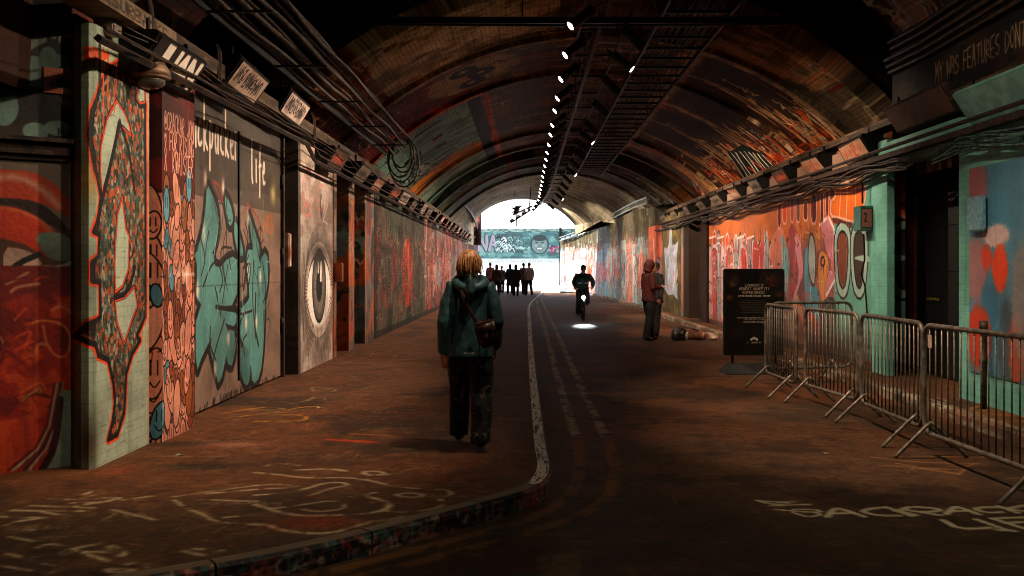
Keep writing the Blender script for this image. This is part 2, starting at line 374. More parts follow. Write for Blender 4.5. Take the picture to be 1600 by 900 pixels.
# --- oblique wall at the near left with the red swirls
def RM(px, py):
    Z = 13.046/(1.286-(px-CX)/F); return (1.629*(Z-7.47), CH+(CY-py)*Z/F)
cvr = Cv(-2.4, .1, .05, 4.4, 130, '4a4038')
cvr.patches(['2a2420', '5b4b40'], .6, .5)
m5 = lambda pts, it=1: mapped(RM, pts, P5, it, True)
cvr.rect(-2.4, .1, .05, 2.42, '5a3a2a'); cvr.rect(-2.4, 1.9, .05, 2.42, '6e5f52')
cvr.poly(m5([(-300, 120), (0, 160), (180, 165), (330, 250), (425, 380), (425, 470), (300, 390), (150, 350), (0, 345), (-300, 380)]), 'a8401c')
cvr.stroke(mapped(RM, [(-60, 215), (60, 200), (150, 225), (250, 290), (345, 385)], P5, 2), .05, 'c09080', .8, .04)
cvr.poly(m5([(-300, 340), (0, 335), (200, 350), (330, 440), (420, 560), (300, 520), (150, 420), (-300, 420)]), '2e1a14')
cvr.poly(m5([(-300, 380), (0, 385), (120, 410), (260, 490), (375, 640), (360, 730), (250, 700), (90, 600), (-300, 560)]), 'b23c18')
cvr.stroke(mapped(RM, [(0, 395), (120, 420), (240, 480), (350, 610)], P5, 2), .03, 'c86a48', .8, .03)
cvr.poly(m5([(180, 560), (340, 545), (430, 600), (432, 740), (330, 730), (260, 700)]), '76867a')
cvr.poly(m5([(0, 640), (100, 650), (200, 690), (250, 760), (180, 830), (0, 850)]), 'b89888')
cvr.stroke(mapped(RM, [(250, 770), (340, 775), (430, 740)], P5, 1), .03, 'c8d0cc', .9, .01)
cvr.stroke(mapped(RM, [(0, 830), (100, 740), (220, 690)], P5, 1), .04, '1d1512')
cvr.poly(mapped(RM, [(-90, 420), (60, 415), (108, 425), (108, 640), (90, 740), (-90, 760)], None, 0), '8e2c12')
cvr.patches(['a63c16', '6a2010', 'b44a22'], .35, .25, .55, .05, .8, mask=(np.linspace(.1, 4.4, cvr.H)[:, None] < 1.62)*np.ones((1, cvr.W)))
for i in range(26):
    a, b = random.uniform(-20, 90), random.uniform(425, 640)
    cvr.stroke(smooth(mapped(RM, [(a, b), (a+random.uniform(5, 30), b-random.uniform(0, 25)), (a+random.uniform(15, 50), b+random.uniform(-20, 20))]), 2), random.uniform(.012, .03), random.choice(['c8552c', 'b08a70', '7d1f0e', 'd0623a', '4a140c']), .75, .012)
cvr.stroke(mapped(RM, [(45, 505), (60, 500), (90, 505), (104, 520), (104, 545), (95, 560), (78, 555), (66, 535), (62, 510)], None, 2), .02, 'c07048', .9, .01)
for k in range(5): cvr.stroke(smooth(mapped(RM, [(92-k*3, 600), (75-k*3, 690), (40-k*8, 735)]), 1), .02, ['8d9a8c', '3b1210', '70281c', '98a898', '5a1a14'][k], .8, .01)
cvr.poly(mapped(RM, [(90, 610), (108, 610), (108, 735), (55, 735), (80, 690)]), '6f7f70')
cvr.stroke(mapped(RM, [(88, 625), (80, 700), (60, 735)], None, 1), .05, '3a1210')
# upper dark panel with pale clouds
cvr.rect(-2.4, 2.5, .05, 4.4, '2f2a24'); cvr.patches(['1a1713', '3f352b'], .5, .4, .52, .06, .7, mask=(np.linspace(.1, 4.4, cvr.H)[:, None] > 2.5)*np.ones((1, cvr.W)))
for (a, b, r1, r2) in [(8, 100, 28, 22), (52, 112, 22, 25), (78, 100, 20, 18), (105, 118, 16, 18), (0, 165, 18, 30), (50, 205, 16, 14), (85, 200, 18, 12), (28, 68, 15, 10), (70, 92, 12, 20)]:
    c = RM(a, b); cvr.ell(c[0], c[1], r1*.0055, r2*.0048, '6f8a80', .9)
for q in [[(35, 62), (60, 50), (62, 60), (35, 75)], [(78, 55), (82, 52)], [(0, 62), (25, 60)]]: cvr.stroke(mapped(RM, q), .05, '9aa89c', .85, .01)
cvr.scribble(*RM(85, 65), .25, .09, .012, 'b0aa98'); cvr.text('MALT', *RM(85, 213), .06, .04, .01, '120e0c')
cvr.grime(.45)
M['red_mural'] = imat('red_mural_paint', cvr, .6)

# --- pale green pier with the confetti figure
cvp = Cv(7.15, .05, 8.55, 3.8, 170, 'a3ad9a')
cvp.patches(['98a290', 'adb7a4'], .4, .3, .5, .1, .6)
cvp.rect(7.15, .05, 7.42, 3.8, '8a9683', .6)
tex = confetti(cvp, ['a84c28', '4a5c4c', '7f8d7b', '6c3c2a', 'a89884', '26302a', 'a8684a', '5e6c70', '3c4a40', '3a332a', 'b8582a', '465850'], .034)
LP = lambda px, py: LW(px, py, -3.2)
outer = [P6(*p) for p in [(170, 108), (130, 130), (95, 200), (72, 300), (66, 400), (78, 540), (100, 655), (92, 720), (76, 800), (94, 812), (90, 900)]] + \
        [P7(*p) for p in [(72, 80), (72, 155), (96, 160), (98, 305), (60, 340), (38, 392), (80, 420), (88, 462), (130, 482), (152, 580), (158, 660), (148, 740), (130, 812), (168, 790), (196, 700), (204, 540), (230, 455), (262, 402), (248, 385), (284, 300), (284, 40)]] + \
        [P6(*p) for p in [(284, 640), (282, 350), (284, 275), (262, 280), (242, 245), (250, 210), (215, 190), (200, 140)]]
ow = [LP(*p) for p in outer]
cvp.stroke(ow, .085, 'e2501a', 1, .012, True)
cvp._bl(0, 0, cvp.W, cvp.H, np.zeros((cvp.H, cvp.W)), '000000')
def polytex(cv, pts, T):
    keep = cv.a.copy(); cv.a[:] = 0; cv.poly(pts, 'ffffff'); m = cv.a[..., :1].copy(); cv.a = keep*(1-m)+T*m
polytex(cvp, ow, tex); cvp.stroke(ow, .045, '1d1310', 1, 0, True)
for h_ in ([P6(*p) for p in [(165, 255), (125, 330), (98, 450), (96, 560), (106, 640), (150, 480), (172, 350), (196, 372), (226, 404), (218, 360), (200, 310)]],
           [P6(*p) for p in [(188, 650), (168, 730), (158, 860)]]+[P7(*p) for p in [(156, 100), (160, 205), (190, 180), (214, 110), (218, -30), (204, -60)]],
           [P7(*p) for p in [(158, 238), (200, 222), (238, 178), (252, 262), (228, 320), (196, 420), (166, 330)]],
           [P6(*p) for p in [(225, 170), (282, 210), (282, 265), (262, 270), (246, 245), (254, 215)]]):
    q = [LP(*p) for p in h_]; cvp.poly(q, 'a8b19e'); cvp.stroke(q, .032, '1d1310', 1, 0, True); cvp.stroke([(a*.97+np.mean([z[0] for z in q])*.03, b*.985+np.mean([z[1] for z in q])*.015) for a, b in q], .016, 'e2501a', 1, .004, True)
cvp.stroke([LP(*P6(*p)) for p in [(178, 345), (140, 520), (100, 690), (82, 800)]], .05, '1d1310')
cvp.stroke([LP(*P6(*p)) for p in [(178, 345), (215, 460), (240, 640)]], .04, '1d1310')
cvp.stroke([LP(*P7(*p)) for p in [(156, 225), (196, 212), (222, 170), (240, 100)]], .045, '1d1310')
cvp.poly([LP(*p) for p in [(140, 70), (172, 84), (170, 90), (154, 100), (140, 92)]], 'd85a20'); cvp.drips(7.45, 7.8, 3.15, 3.3, 7, 'd85a20', .018, .8)
cvp.stroke([LP(156, 72), LP(156, 130)], .05, '2a2622', .9); cvp.drips(7.5, 8.4, 1.0, 1.45, 4, 'd05a2a')
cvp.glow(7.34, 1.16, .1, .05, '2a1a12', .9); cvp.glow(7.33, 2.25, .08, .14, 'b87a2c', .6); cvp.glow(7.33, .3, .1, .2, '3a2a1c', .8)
cvp.stroke([(8.43, .1), (8.43, 3.2)], .03, 'd88a68', .7)
for _ in range(26): a, b = random.uniform(7.3, 8.4), random.uniform(.2, 3.4); cvp.stroke([(a, b), (a+random.uniform(.02, .15), b+random.uniform(-.004, .004))], .006, '3a3a30', .5)
cvp.grime(.22); M['green_pier'] = imat('green_pier_paint', cvp, .65, brick='h', bump=.25, wear=.15)

# --- doodle pier
cvd = Cv(8.4, .1, 9.45, 3.5, 170, '5e1f18')
cvd.patches(['3a1512', '70281e'], .3, .4)
bl = lambda u, v: None
fills = ['d98f78', 'e0a08a', '9c5a34', '5f8fa0', 'd4937c', 'd98f78', '8a4a2a', 'd98f78']
cvd.rect(8.4, .1, 9.45, 2.25, 'd4937c')
cells = [(8.45+.14*i+random.uniform(-.04, .04), .15+.2*j+(i % 2)*.1+random.uniform(-.05, .05)) for j in range(11) for i in range(8)]
random.shuffle(cells)
for (a, b) in cells:
    if b > 2.3: continue
    rx, ry = random.choice([(.055, .1), (.075, .17), (.09, .22), (.07, .12)]); f = random.choice(fills)
    cvd.ell(a, b, rx, ry, f, 1, random.uniform(-.4, .4), line='1c1110', lw=.014)
    if random.random() < .75:
        for sx in (-.35, .3): cvd.stroke([(a+sx*rx, b+.5*ry), (a+sx*rx, b-.05*ry)], .011, '1c1110')
        cvd.stroke(smooth([(a-.5*rx, b-.3*ry), (a, b-.6*ry), (a+.5*rx, b-.3*ry)], 1), .011, '1c1110')
for (px_, py_) in [(262, 300), (262, 320), (292, 310), (290, 335), (297, 290)]:
    a, b = LW(px_, py_, -3.1); cvd.ell(a, b, .075, .16, random.choice(['6898a8', '9c6238']), 1, line='1c1110', lw=.018)
    cvd.stroke([(a-.02, b+.06), (a-.02, b-.02)], .014, '1c1110'); cvd.stroke([(a+.03, b+.06), (a+.03, b-.02)], .014, '1c1110')
cvd.glow(9.1, 1.55, .3, .02, 'f0d8c8', .8); cvd.glow(9.1, 1.55, .05, .1, 'f0d8c8', .7)
for t, px_, py_, hh, ww in (('@CRACKAR JON', 247, 194, .17, .049), ('< FOR RISING', 249, 226, .17, .049), ('X  KWAISTER', 252, 260, .18, .052)):
    a, b = LW(px_, py_, -3.1); cvd.text(t, 8.56, b-.02, hh, ww, .015, 'd9a894', .95)
cvd.busy(60, 8.4, .1, 9.45, 2.2, ['1c1110', 'e8b8a4'], .08, .01, .7, .3, .6); cvd.glow(8.95, 3.2, .25, .25, '8a5040', .5); cvd.grime(.2); M['doodle_pier'] = imat('doodle_pier_paint', cvd, .6, wear=.12)

# --- double steel doors
DX = -3.35
LD = lambda px, py: LW(px, py, DX)
cvo = Cv(9.95, .1, 13.75, 3.5, 125, '5c5046')
cvo.rect(9.95, .1, 13.75, 2.35, '8a7366')
cvo.patches(['7c675b', '94796c'], .5, .4, .5, .1, .6, mask=(np.linspace(.1, 3.5, cvo.H)[:, None] < 2.35)*np.ones((1, cvo.W)))
cvo.poly([LD(*p) for p in [(300, 150), (440, 212), (440, 310), (405, 300), (372, 298), (350, 290), (318, 268), (300, 250)]], '4a4036')
cvo.patches(['3c342c', '584b40'], .4, .4, .55, .1, .6, mask=(np.linspace(.1, 3.5, cvo.H)[:, None] > 2.5)*np.ones((1, cvo.W)))
T1, T2, BK = '5d8c88', '4f7c7a', '231a18'
def blob(pts, f, tr, lw=.06, line=BK, it=1):
    q = mapped(LD, pts, tr, it, True); cvo.stroke(q, lw*2.2, line, 1, 0, True); cvo.poly(q, f)
tealshapes = [
 (P8, [(85, 490), (115, 560), (140, 620), (150, 700), (145, 800), (110, 900), (20, 900), (60, 760), (75, 640)]),
 (P8, [(180, 545), (215, 600), (235, 690), (215, 740), (195, 690)]),
 (P8, [(240, 690), (275, 780), (300, 900), (260, 900), (235, 780)]),
 (P8, [(325, 650), (345, 720), (380, 820), (395, 900), (355, 900), (335, 780)]),
 (P9, [(10, 0), (110, -10), (130, 120), (210, 30), (250, 60), (240, 300), (140, 310), (20, 300), (30, 100)]),
 (P9, [(20, 300), (130, 300), (240, 320), (240, 420), (180, 400), (160, 380), (60, 560), (20, 680)]),
 (P9, [(160, 360), (190, 420), (200, 500), (150, 750), (120, 640), (90, 500)]),
 (P9, [(245, 340), (300, 290), (320, 250), (290, 0), (360, 0), (400, 200), (395, 500), (375, 690), (330, 740), (325, 620), (270, 480), (250, 420)]),
 (P9, [(250, 560), (300, 500), (325, 640), (310, 740), (280, 720)]),
 (P9, [(370, 60), (410, 0), (420, 150), (400, 270), (375, 190)]),
 (P9, [(190, 430), (240, 440), (225, 630), (185, 620)])]
for tr, p in tealshapes:
    q = mapped(LD, p, tr, 1, True); cvo.stroke(q, .16, BK, 1, 0, True)
for tr, p in tealshapes: cvo.poly(mapped(LD, p, tr, 1, True), random.choice([T1, T1, T2]))
for q in [[(280, 100), (330, 60), (300, 280)], [(175, 380), (120, 560), (110, 660)], [(300, 260), (250, 360), (330, 330)], [(340, 60), (330, 260), (350, 480)], [(60, 200), (100, 90), (130, 60)], [(140, 60), (170, 160), (150, 230)], [(100, 420), (95, 520), (130, 600)]]:
    cvo.stroke(mapped(LD, q, P9, 2), .03, BK)
for q in [[(350, 240), (345, 420), (365, 520)], [(300, 90), (285, 210)], [(130, 310), (240, 330)]]: cvo.stroke(mapped(LD, q, P9, 1), .05, BK)
for (x, y) in [(75, 470), (175, 515), (68, 770), (322, 690)]: a, b = LD(*P8(x, y)); cvo.glow(a, b, .05, .09, 'e0c8b8', .95)
for (x, y) in [(310, 110), (375, 150), (30, 220), (298, 395), (353, 395), (197, 480), (263, 530), (125, 650)]: a, b = LD(*P9(x, y)); cvo.glow(a, b, .05, .09, 'e0c8b8', .95)
for q in [[(20, 800), (95, 560), (75, 520)], [(90, 560), (180, 760)]]: pass
cvo.stroke(mapped(LD, [(310, 640), (318, 605), (380, 690), (410, 820)], P8), .03, 'a04430', .9); cvo.stroke(mapped(LD, [(165, 600), (120, 480), (150, 500), (175, 600)], P8), .03, 'a04430', .8)
cvo.text('AREN', *LD(413, 362), .22, .1, .03, 'b86a38', .8)
a0 = LD(305, 212)
cvo.text('backpacker', 9.79, 2.86, .44, .13, .052, 'e2cfc0', .95, .014, gap=.42)
cvo.text('life', 12.15, 2.68, .44, .13, .05, 'e2cfc0', .95, .014, gap=.4)
for q_ in range(46):
    a_ = random.uniform(10.1, 13.0); b_ = random.uniform(.5, 2.1); cvo.stroke(smooth([(a_, b_), (a_+random.uniform(-.25, .25), b_+random.uniform(.1, .4)), (a_+random.uniform(-.2, .3), b_+random.uniform(.2, .6))], 2), random.uniform(.012, .03), random.choice(['231a18', '231a18', '231a18', '3a5c5a', '7aa4a0']), .85)

cvo.glow(*LD(428, 304), .12, .12, 'b8ad70', .9); cvo.rect(9.95, 3.4, 13.75, 3.47, '8a5a4a', .9)
for _ in range(40): a = random.uniform(9.95, 13.7); cvo.stroke([(a, .12), (a+.03, .12+random.uniform(.02, .09))], .04, '1c1512', .8)
cvo.stroke([(9.95, 1.42), (13.7, 1.42)], .008, '2a2420', .6)
cvo.grime(.22); M['door_paint'] = imat('door_paint', cvo, .5, bump=.15, wear=.14)

# --- the eye
cve = Cv(13.9, .1, 16.6, 3.5, 110, 'c4b6ae')
cve.patches(['8e7a6e', 'c2ab9c', '9c867a'], .7, .35, .5, .12, .8)
EZ = lambda px, py: LW(px, py)
cx0, cy0 = 15.42, 1.3
for k in range(120):                                # brow and skin furrows in dark and light paint
    t = random.uniform(-2.6, -.5); r = random.uniform(.95, 1.6); a = cx0+1.0*r*math.cos(t); b = cy0+.72*r*math.sin(t)
    cve.stroke([(a, b), (a+random.uniform(-.1, .2), b-random.uniform(.1, .35))], random.uniform(.008, .03), random.choice(['5c4e46', '3d332e', 'cdb8aa', '7a675c']), .6, .01)
for k in range(60):
    t = random.uniform(2.4, 3.6); r = random.uniform(1.0, 1.35); a = cx0+1.0*r*math.cos(t); b = cy0+.9*r*math.sin(t)
    cve.stroke([(a, b), (a+.05, b-random.uniform(.1, .4))], .03, random.choice(['4a3e38', '6a5a50']), .6, .02)
lid = [(cx0+1.05*math.cos(t), cy0+(.95 if math.sin(t) > 0 else .7)*math.sin(t)) for t in [2*math.pi*i/40 for i in range(40)]]
cve.glow(cx0, cy0+.1, 1.25, 1.15, '4a3e38', .7); cve.ell(cx0, cy0-.02, .98, .74, 'c9b2a4')
for i in range(60):                                 # upper lashes standing on the lid
    t = math.pi*(.02+.96*i/43); a, b = cx0+.9*math.cos(t), cy0+.62*math.sin(t)
    cve.stroke(smooth([(a, b), (cx0+1.02*math.cos(t)+.05, cy0+.82*math.sin(t)), (cx0+1.06*math.cos(t-.08), cy0+1.0*math.sin(t-.03))], 1), .02, '221b18', .9)
eyew = [(cx0+.86*math.cos(t), cy0+.56*math.sin(t)*(1 if math.sin(t) > 0 else 1.05)) for t in [2*math.pi*i/40 for i in range(40)]]
cve.poly(eyew, '3a302b'); cve.ell(cx0, cy0-.05, .86, .56, 'e8dcd4')
for rr_, c in ((.52, '14100e'), (.47, '5d534c'), (.38, '776b62'), (.23, '0e0b0a')): cve.ell(cx0-.02, cy0+.04, rr_, rr_*1.12, c)
for k in range(40): t = random.uniform(0, 6.28); cve.stroke([(cx0+.2*math.cos(t), cy0+.04+.22*math.sin(t)), (cx0+.4*math.cos(t), cy0+.04+.44*math.sin(t))], .012, random.choice(['3b332f', '968a80']), .7)
cve.poly([(cx0+.04, cy0+.1), (cx0+.16, cy0+.1), (cx0+.18, cy0+.42), (cx0+.05, cy0+.42)], 'eadfd6'); cve.poly([(cx0-.14, cy0+.25), (cx0-.04, cy0+.22), (cx0-.04, cy0+.4), (cx0-.12, cy0+.4)], 'd8ccc2')
cve.glow(cx0-.02, cy0+.52, .55, .16, '1c1614', .9)
for i in range(24): t = -math.pi*(.08+.84*i/23); a, b = cx0+.82*math.cos(t), cy0+.6*math.sin(t); cve.stroke([(a, b), (cx0+.95*math.cos(t), cy0+.78*math.sin(t))], .018, '2c2420', .85)
for q in [[(205, 500), (215, 420), (235, 420), (225, 520), (240, 640)], [(260, 430), (290, 440), (280, 560)], [(212, 620), (225, 680)]]:
    pass
for pts in [[(472, 295), (478, 262), (486, 268), (484, 300), (478, 330), (472, 300)], [(496, 300), (500, 285), (512, 300), (508, 330), (498, 330), (495, 305)], [(470, 320), (480, 345), (488, 310)], [(480, 260), (476, 300), (488, 340)]]:
    cve.stroke(smooth([EZ(*p) for p in pts], 2), .03, 'cc7068', .85, .012)
cve.ell(*EZ(502, 322), .12, .2, '4a3c34', .85); cve.glow(*EZ(503, 316), .06, .09, 'e8d8cc', .8)
for pts in [[(474, 250), (482, 275), (490, 262)], [(470, 340), (466, 370)], [(512, 320), (505, 345), (512, 350)]]: cve.stroke([EZ(*p) for p in pts], .03, 'd8c4b8', .7, .015)
cve.rect(13.9, .1, 14.12, 3.5, '2c2824', .7); cve.rect(16.42, .1, 16.6, 3.3, 'a05030', .8); cve.grime(.25)
M['eye_mural'] = imat('eye_mural_paint', cve, .65, brick='h', bump=.2, wear=.15)

# --- recess and pilasters beyond the eye
cvc = Cv(16.4, .1, 21.2, 3.5, 70, '4a463c')
cvc.patches(['6f7f76', '2c2824', '8a6f60', '5a6c70', 'a0552a'], .5, .5, .53, .04, .9)
cvc.rect(16.4, 2.9, 21.2, 3.4, '8a7a66'); cvc.rect(16.4, 1.9, 17.5, 2.6, 'a89a8a', .6)
for k in range(26): cvc.scribble(random.uniform(16.4, 20.8), random.uniform(.2, 3), .5, random.uniform(.15, .5), .025, random.choice(['c86028', '3f5f78', 'cfc0b0', '1c1614', '8c2c1c', 'b88a3a']), .85)
for u in (18.0, 18.3, 19.8, 20.4): cvc.stroke(smooth([(u, .2), (u+.2, 1), (u-.1, 1.8), (u+.3, 2.6)], 2), .12, 'c8602a', .8, .03)
cvc.rect(20.0, 2.3, 20.5, 3.1, '7c2a1a', .9); cvc.grime(.4)
M['pilaster_paint'] = imat('pilaster_paint', cvc, .6, brick='h')

# --- long left wall
cvl = Cv(20.9, .1, 66.2, 3.4, 64, '363a2e')
zz = np.linspace(20.9, 66.2, cvl.W)[None]*np.ones((cvl.H, 1)); vv = np.linspace(.1, 3.4, cvl.H)[:, None]*np.ones((1, cvl.W))
cvl.patches(['2c3028', '566052', '6b5a4c'], 1.2, 2.2, .5, .06, .8)
far = np.clip((zz-31)/2, 0, 1)
cvl.mix(far, '8c4c44', .9); cvl.patches(['b06a60', 'c08c80', '5a5058', '7c2c24', '6a7c80', 'a8483a', '3a3634'], .9, 1.6, .54, .05, .85, mask=far)
cvl.patches(['8c4038', '7a5048', 'a0655a', '5e6a60'], .7, .8, .55, .05, .8, mask=(1-far)*(vv > .7)*(vv < 2.5))
cvl.piece(22.0, .9, 3.4, 1.5, 4, ['8a4640', '7a6660', 'a05040', '5f5a50'], '2a201c', None, .05)
cvl.ell(26.9, 1.5, 1.25, .95, 'b03a26'); cvl.ell(26.6, 1.75, .8, .6, 'c85a44')
for k in range(18): a = random.uniform(25.8, 28); b = random.uniform(.9, 2.2); cvl.stroke(smooth([(a, b), (a+.3, b+.3), (a+.1, b-.4)], 2), .06, random.choice(['8e2416', 'e0a090', 'd8684a', '5a1812']), .85, .02)
for k in range(5): cvl.stroke([(24.5+k*.5, .3), (24.6+k*.5, 1.0)], .05, 'b09a50', .6, .04)
cvl.piece(28.4, .8, 2.8, 1.5, 3, ['6a5a50', '8a4038', '49564c'], '241c18', None, .05)
u = 31.5
while u < 65:
    wd = random.uniform(1.6, 3.6); cvl.piece(u, .5, wd, random.uniform(1.6, 2.2), random.randint(2, 4), random.sample(['c08a80', 'a84034', 'd0a8a0', '8890a0', '707c80', 'b8604c', 'd8c8c0', '9a5a68'], 4), random.choice(['3a2624', '8c2c22', 'e0d0c8']), random.choice([None, 'cfa8a0', '603830']), .05, .85); u += wd+random.uniform(-.2, .5)
for k in range(70): cvl.scribble(random.uniform(21, 64), random.uniform(.3, 2.7), random.uniform(.5, 1.4), random.uniform(.15, .4), .03, random.choice(['d8c8b8', 'a04030', '2a2420', 'c89a88', '6a7a70', 'b0a060']), .7)
cvl.drips(21, 62, .8, 2.8, 160, 'c0a090', .03, .35)
for k in range(24): cvl.stroke([(21.2+k*1.85, .1), (21.2+k*1.85, 3.4)], .03, '1d1815', .7)
cvl.busy(1500, 21, .3, 33, 2.9, ['1c1c18', '2a3028', '6a3028', '8a5a48', '4a5a50', '9a8a70', '5a2a24'], .45, .035, .6, .1)
cvl.busy(2600, 31, .3, 65, 2.9, ['2a1c1a', '8c2a20', 'd0a098', 'b8503c', '5a6c74', 'e0c4bc', '3a2c2c', 'c87868'], .55, .045, .65, .1)
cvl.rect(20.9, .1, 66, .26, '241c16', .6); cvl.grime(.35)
cvl.a = np.clip(cvl.a.mean(2, keepdims=True)*.02+cvl.a*.92, 0, 1); M['long_wall_paint'] = imat('long_wall_paint', cvl, .75, brick='h', spec=.2)

# --- right hand mural
cvm = Cv(-27.4, .1, -14.2, 3.4, 80, '8a5548')
RR = lambda px, py: RW(px, py)
q10 = lambda pts, it=1, cl=True: mapped(RR, pts, P10, it, cl)
cvm.patches(['9a5a4c', 'b4745f', '6c4a46'], 1.0, .6, .5, .06, .7)
cvm.mix(np.clip((vv2 := np.linspace(.1, 3.4, cvm.H)[:, None]*np.ones((1, cvm.W))-1.95)/.3, 0, 1), 'c06a2c', .9)
cvm.mix(np.clip((vv2-.75)/.4, 0, 1), '8d7a72', .85)
cvm.poly([RR(*P10(*p)) for p in [(870, 300), (1130, 300), (1160, 1250), (870, 1250)]], '6fa193'); cvm.poly([RR(*P10(*p)) for p in [(1060, -40), (1160, -60), (1160, 400), (1060, 400)]], '6fa193')
for i in range(15):                                  # crowd of striped figures under the orange sky
    x = 40+i*29; c = ['b89a98', 'b03a24', '8a8088', 'c8b4b0', 'c4462c', 'b86a50', '9a9498'][i % 7]; top = random.uniform(370, 470)
    cvm.poly(q10([(x-14, top+60), (x, top), (x+14, top+50), (x+17, 980), (x-17, 980)]), c)
    cvm.stroke(q10([(x-14, 990), (x-15, top+70), (x, top), (x+14, top+60), (x+15, 990)], 1, False), .05, random.choice(['e0d0cc', '2a2222', 'c8c0c4', 'd8584a']), .9)
    for k in range(4): yy = top+random.uniform(50, 450); cvm.stroke(q10([(x-14, yy), (x, yy-20), (x+14, yy+5)], 1, False), .04, random.choice(['e8d8d4', '3a3234', '8c2c20', 'c8948c']), .85)
for x in (270, 345, 380): cvm.poly(q10([(x-24, 500), (x, 440), (x+20, 500), (x+14, 700), (x-16, 700)]), 'c03a22')
for x in (70, 170, 260): cvm.stroke(q10([(x-30, 700), (x-25, 520), (x, 480), (x+28, 530), (x+30, 700)], 1, False), .09, 'd8c4c0', .85)
for x in (335, 375, 410): cvm.stroke(q10([(x, 380), (x+6, 440), (x-4, 480)], 1, False), .06, '4a5a62', .9)
for x in (50, 110, 240, 310): cvm.stroke(q10([(x-20, 440), (x+25, 425)], 0, False), .05, 'e0d4cc', .9)
cvm.poly(q10([(455, 430), (500, 360), (540, 380), (560, 640), (520, 640), (440, 640), (440, 520)]), 'cf8068')
cvm.poly(q10([(515, 380), (560, 520), (575, 640), (545, 800), (530, 900), (520, 600)]), '6fa4ac'); cvm.poly(q10([(560, 380), (600, 330), (640, 440), (620, 640), (600, 950), (570, 1000), (590, 640)]), 'a04a48')
cvm.poly(q10([(600, 400), (640, 420), (668, 640), (650, 720), (600, 860), (590, 850), (640, 700), (620, 560)]), 'c4838a')
cvm.poly(q10([(670, 520), (700, 480), (700, 760), (770, 760), (780, 1000), (680, 1000)]), '5f94a4'); cvm.poly(q10([(720, 390), (750, 500), (745, 740), (728, 765), (695, 640), (700, 460)]), 'a3a9a2'); cvm.stroke(q10([(720, 390), (750, 500), (745, 740), (728, 765), (695, 640), (700, 460)]), .05, '4c3c38', 1, 0, True)
cvm.poly(q10([(640, 330), (700, 300), (740, 400), (690, 480), (655, 560), (640, 420)]), '6e4632', .9, None) if False else None
cvm.poly(q10([(770, 540), (795, 520), (830, 560), (840, 660), (815, 700), (820, 880), (790, 880), (762, 700)]), 'cf8a50'); cvm.ell(*RR(*P10(795, 595)), .14, .1, '3a3030'); cvm.ell(*RR(*P10(795, 595)), .06, .05, 'cf8a50')
cvm.poly(q10([(775, 345), (832, 285), (870, 370), (885, 470), (912, 580), (880, 700), (820, 800), (800, 860), (815, 740), (860, 600), (820, 540), (800, 420)]), 'c88088'); cvm.stroke([RR(*P10(*p)) for p in [(775, 350), (832, 290), (868, 370), (885, 480), (912, 590), (880, 710), (820, 820)]], .06, 'ead8d0', .95)
cvm.poly(q10([(690, 940), (730, 900), (800, 1180), (760, 1190)]), 'c04a2a'); cvm.poly(q10([(560, 900), (640, 780), (700, 1200), (600, 1200)]), 'c08468'); cvm.poly(q10([(780, 880), (840, 820), (890, 860), (880, 1100), (800, 1200)]), '4c4640')
for a, b in ((930, 560), (1040, 560)):               # outlined round letters
    cvm.poly(q10([(a-45, b-160), (a, b-215), (a+45, b-150), (a+48, b), (a+30, b+210), (a, b+260), (a-35, b+200), (a-50, b)]), '4a3a30' if a > 1000 else '7c4a36')
    cvm.stroke(q10([(a-45, b-160), (a, b-215), (a+45, b-150), (a+48, b), (a+30, b+210), (a, b+260), (a-35, b+200), (a-50, b)]), .2, '241c1a', 1, 0, True)
    cvm.stroke(q10([(a-45, b-160), (a, b-215), (a+45, b-150), (a+48, b), (a+30, b+210), (a, b+260), (a-35, b+200), (a-50, b)]), .12, '9cb2a8', 1, 0, True)
cvm.poly(q10([(985, 570), (1090, 545), (1125, 590), (1080, 600)]), '9cb2a8')
xs = [505, 540, 590, 630, 680, 735, 790, 825, 860]; wds = [22, 28, 26, 26, 30, 38, 22, 20, 34]; tops = [200, 185, 160, 150, 195, 140, 125, 110, 70]; bots = [370, 340, 330, 330, 320, 340, 340, 300, 200]
for x, wd, t0, b0, c in zip(xs, wds, tops, bots, ['6a2418', 'c84a1c', 'a04a44', '7a4440', '6a2418', '62241a', '6a281c', '6a281c', '6a281c']):
    q = q10([(x-wd/2, b0), (x-wd/2, t0+25), (x-wd/4, t0), (x+wd/4, t0-4), (x+wd/2, t0+18), (x+wd/2, b0)]); cvm.poly(q, c); cvm.stroke(q, .045, 'd8a090', .95, 0, True)
og = q10([(848, 190), (845, 290), (900, 300), (950, 315), (990, 330), (1010, 320), (1050, 310), (1062, 240), (1078, 190), (1082, 110), (1065, 60), (1015, 42), (985, 70), (955, 58), (930, 62), (915, 85), (890, 62), (868, 62), (850, 95), (880, 120), (880, 165)])
cvm.poly(og, 'd8701f'); cvm.stroke(og, .05, 'dca898', 1, 0, True)
for pts in ([(915, 80), (912, 200), (905, 300)], [(960, 60), (958, 200), (950, 315)], [(1015, 45), (1015, 180), (1012, 310)]): cvm.stroke(q10(pts, 1, False), .035, 'e0b09c', .95)
cvm.poly(q10([(850, 300), (900, 305), (960, 330), (1000, 330), (985, 380), (930, 330), (880, 350)]), '5a3020')
cvm.busy(500, -27, .3, -19, 2.2, ['e0d0cc', '2a2222', 'c0402c', '8a8088', 'c8705a'], .35, .03, .7, .1); cvm.busy(160, -19, .3, -16, 2.4, ['d8c8c0', '3a2a28', '9a4a44', '5f94a4'], .3, .02, .6, .2)
cvm.a *= .93; cvm.drips(-26, -15, 1.2, 2.6, 60, 'd0c0b8', .02, .4)
for k in range(14): cvm.scribble(random.uniform(-27, -18), random.uniform(.3, 1.0), .7, .3, .03, random.choice(['d8c8c0', '3a2c28', 'b84a34', '78929a']), .7)
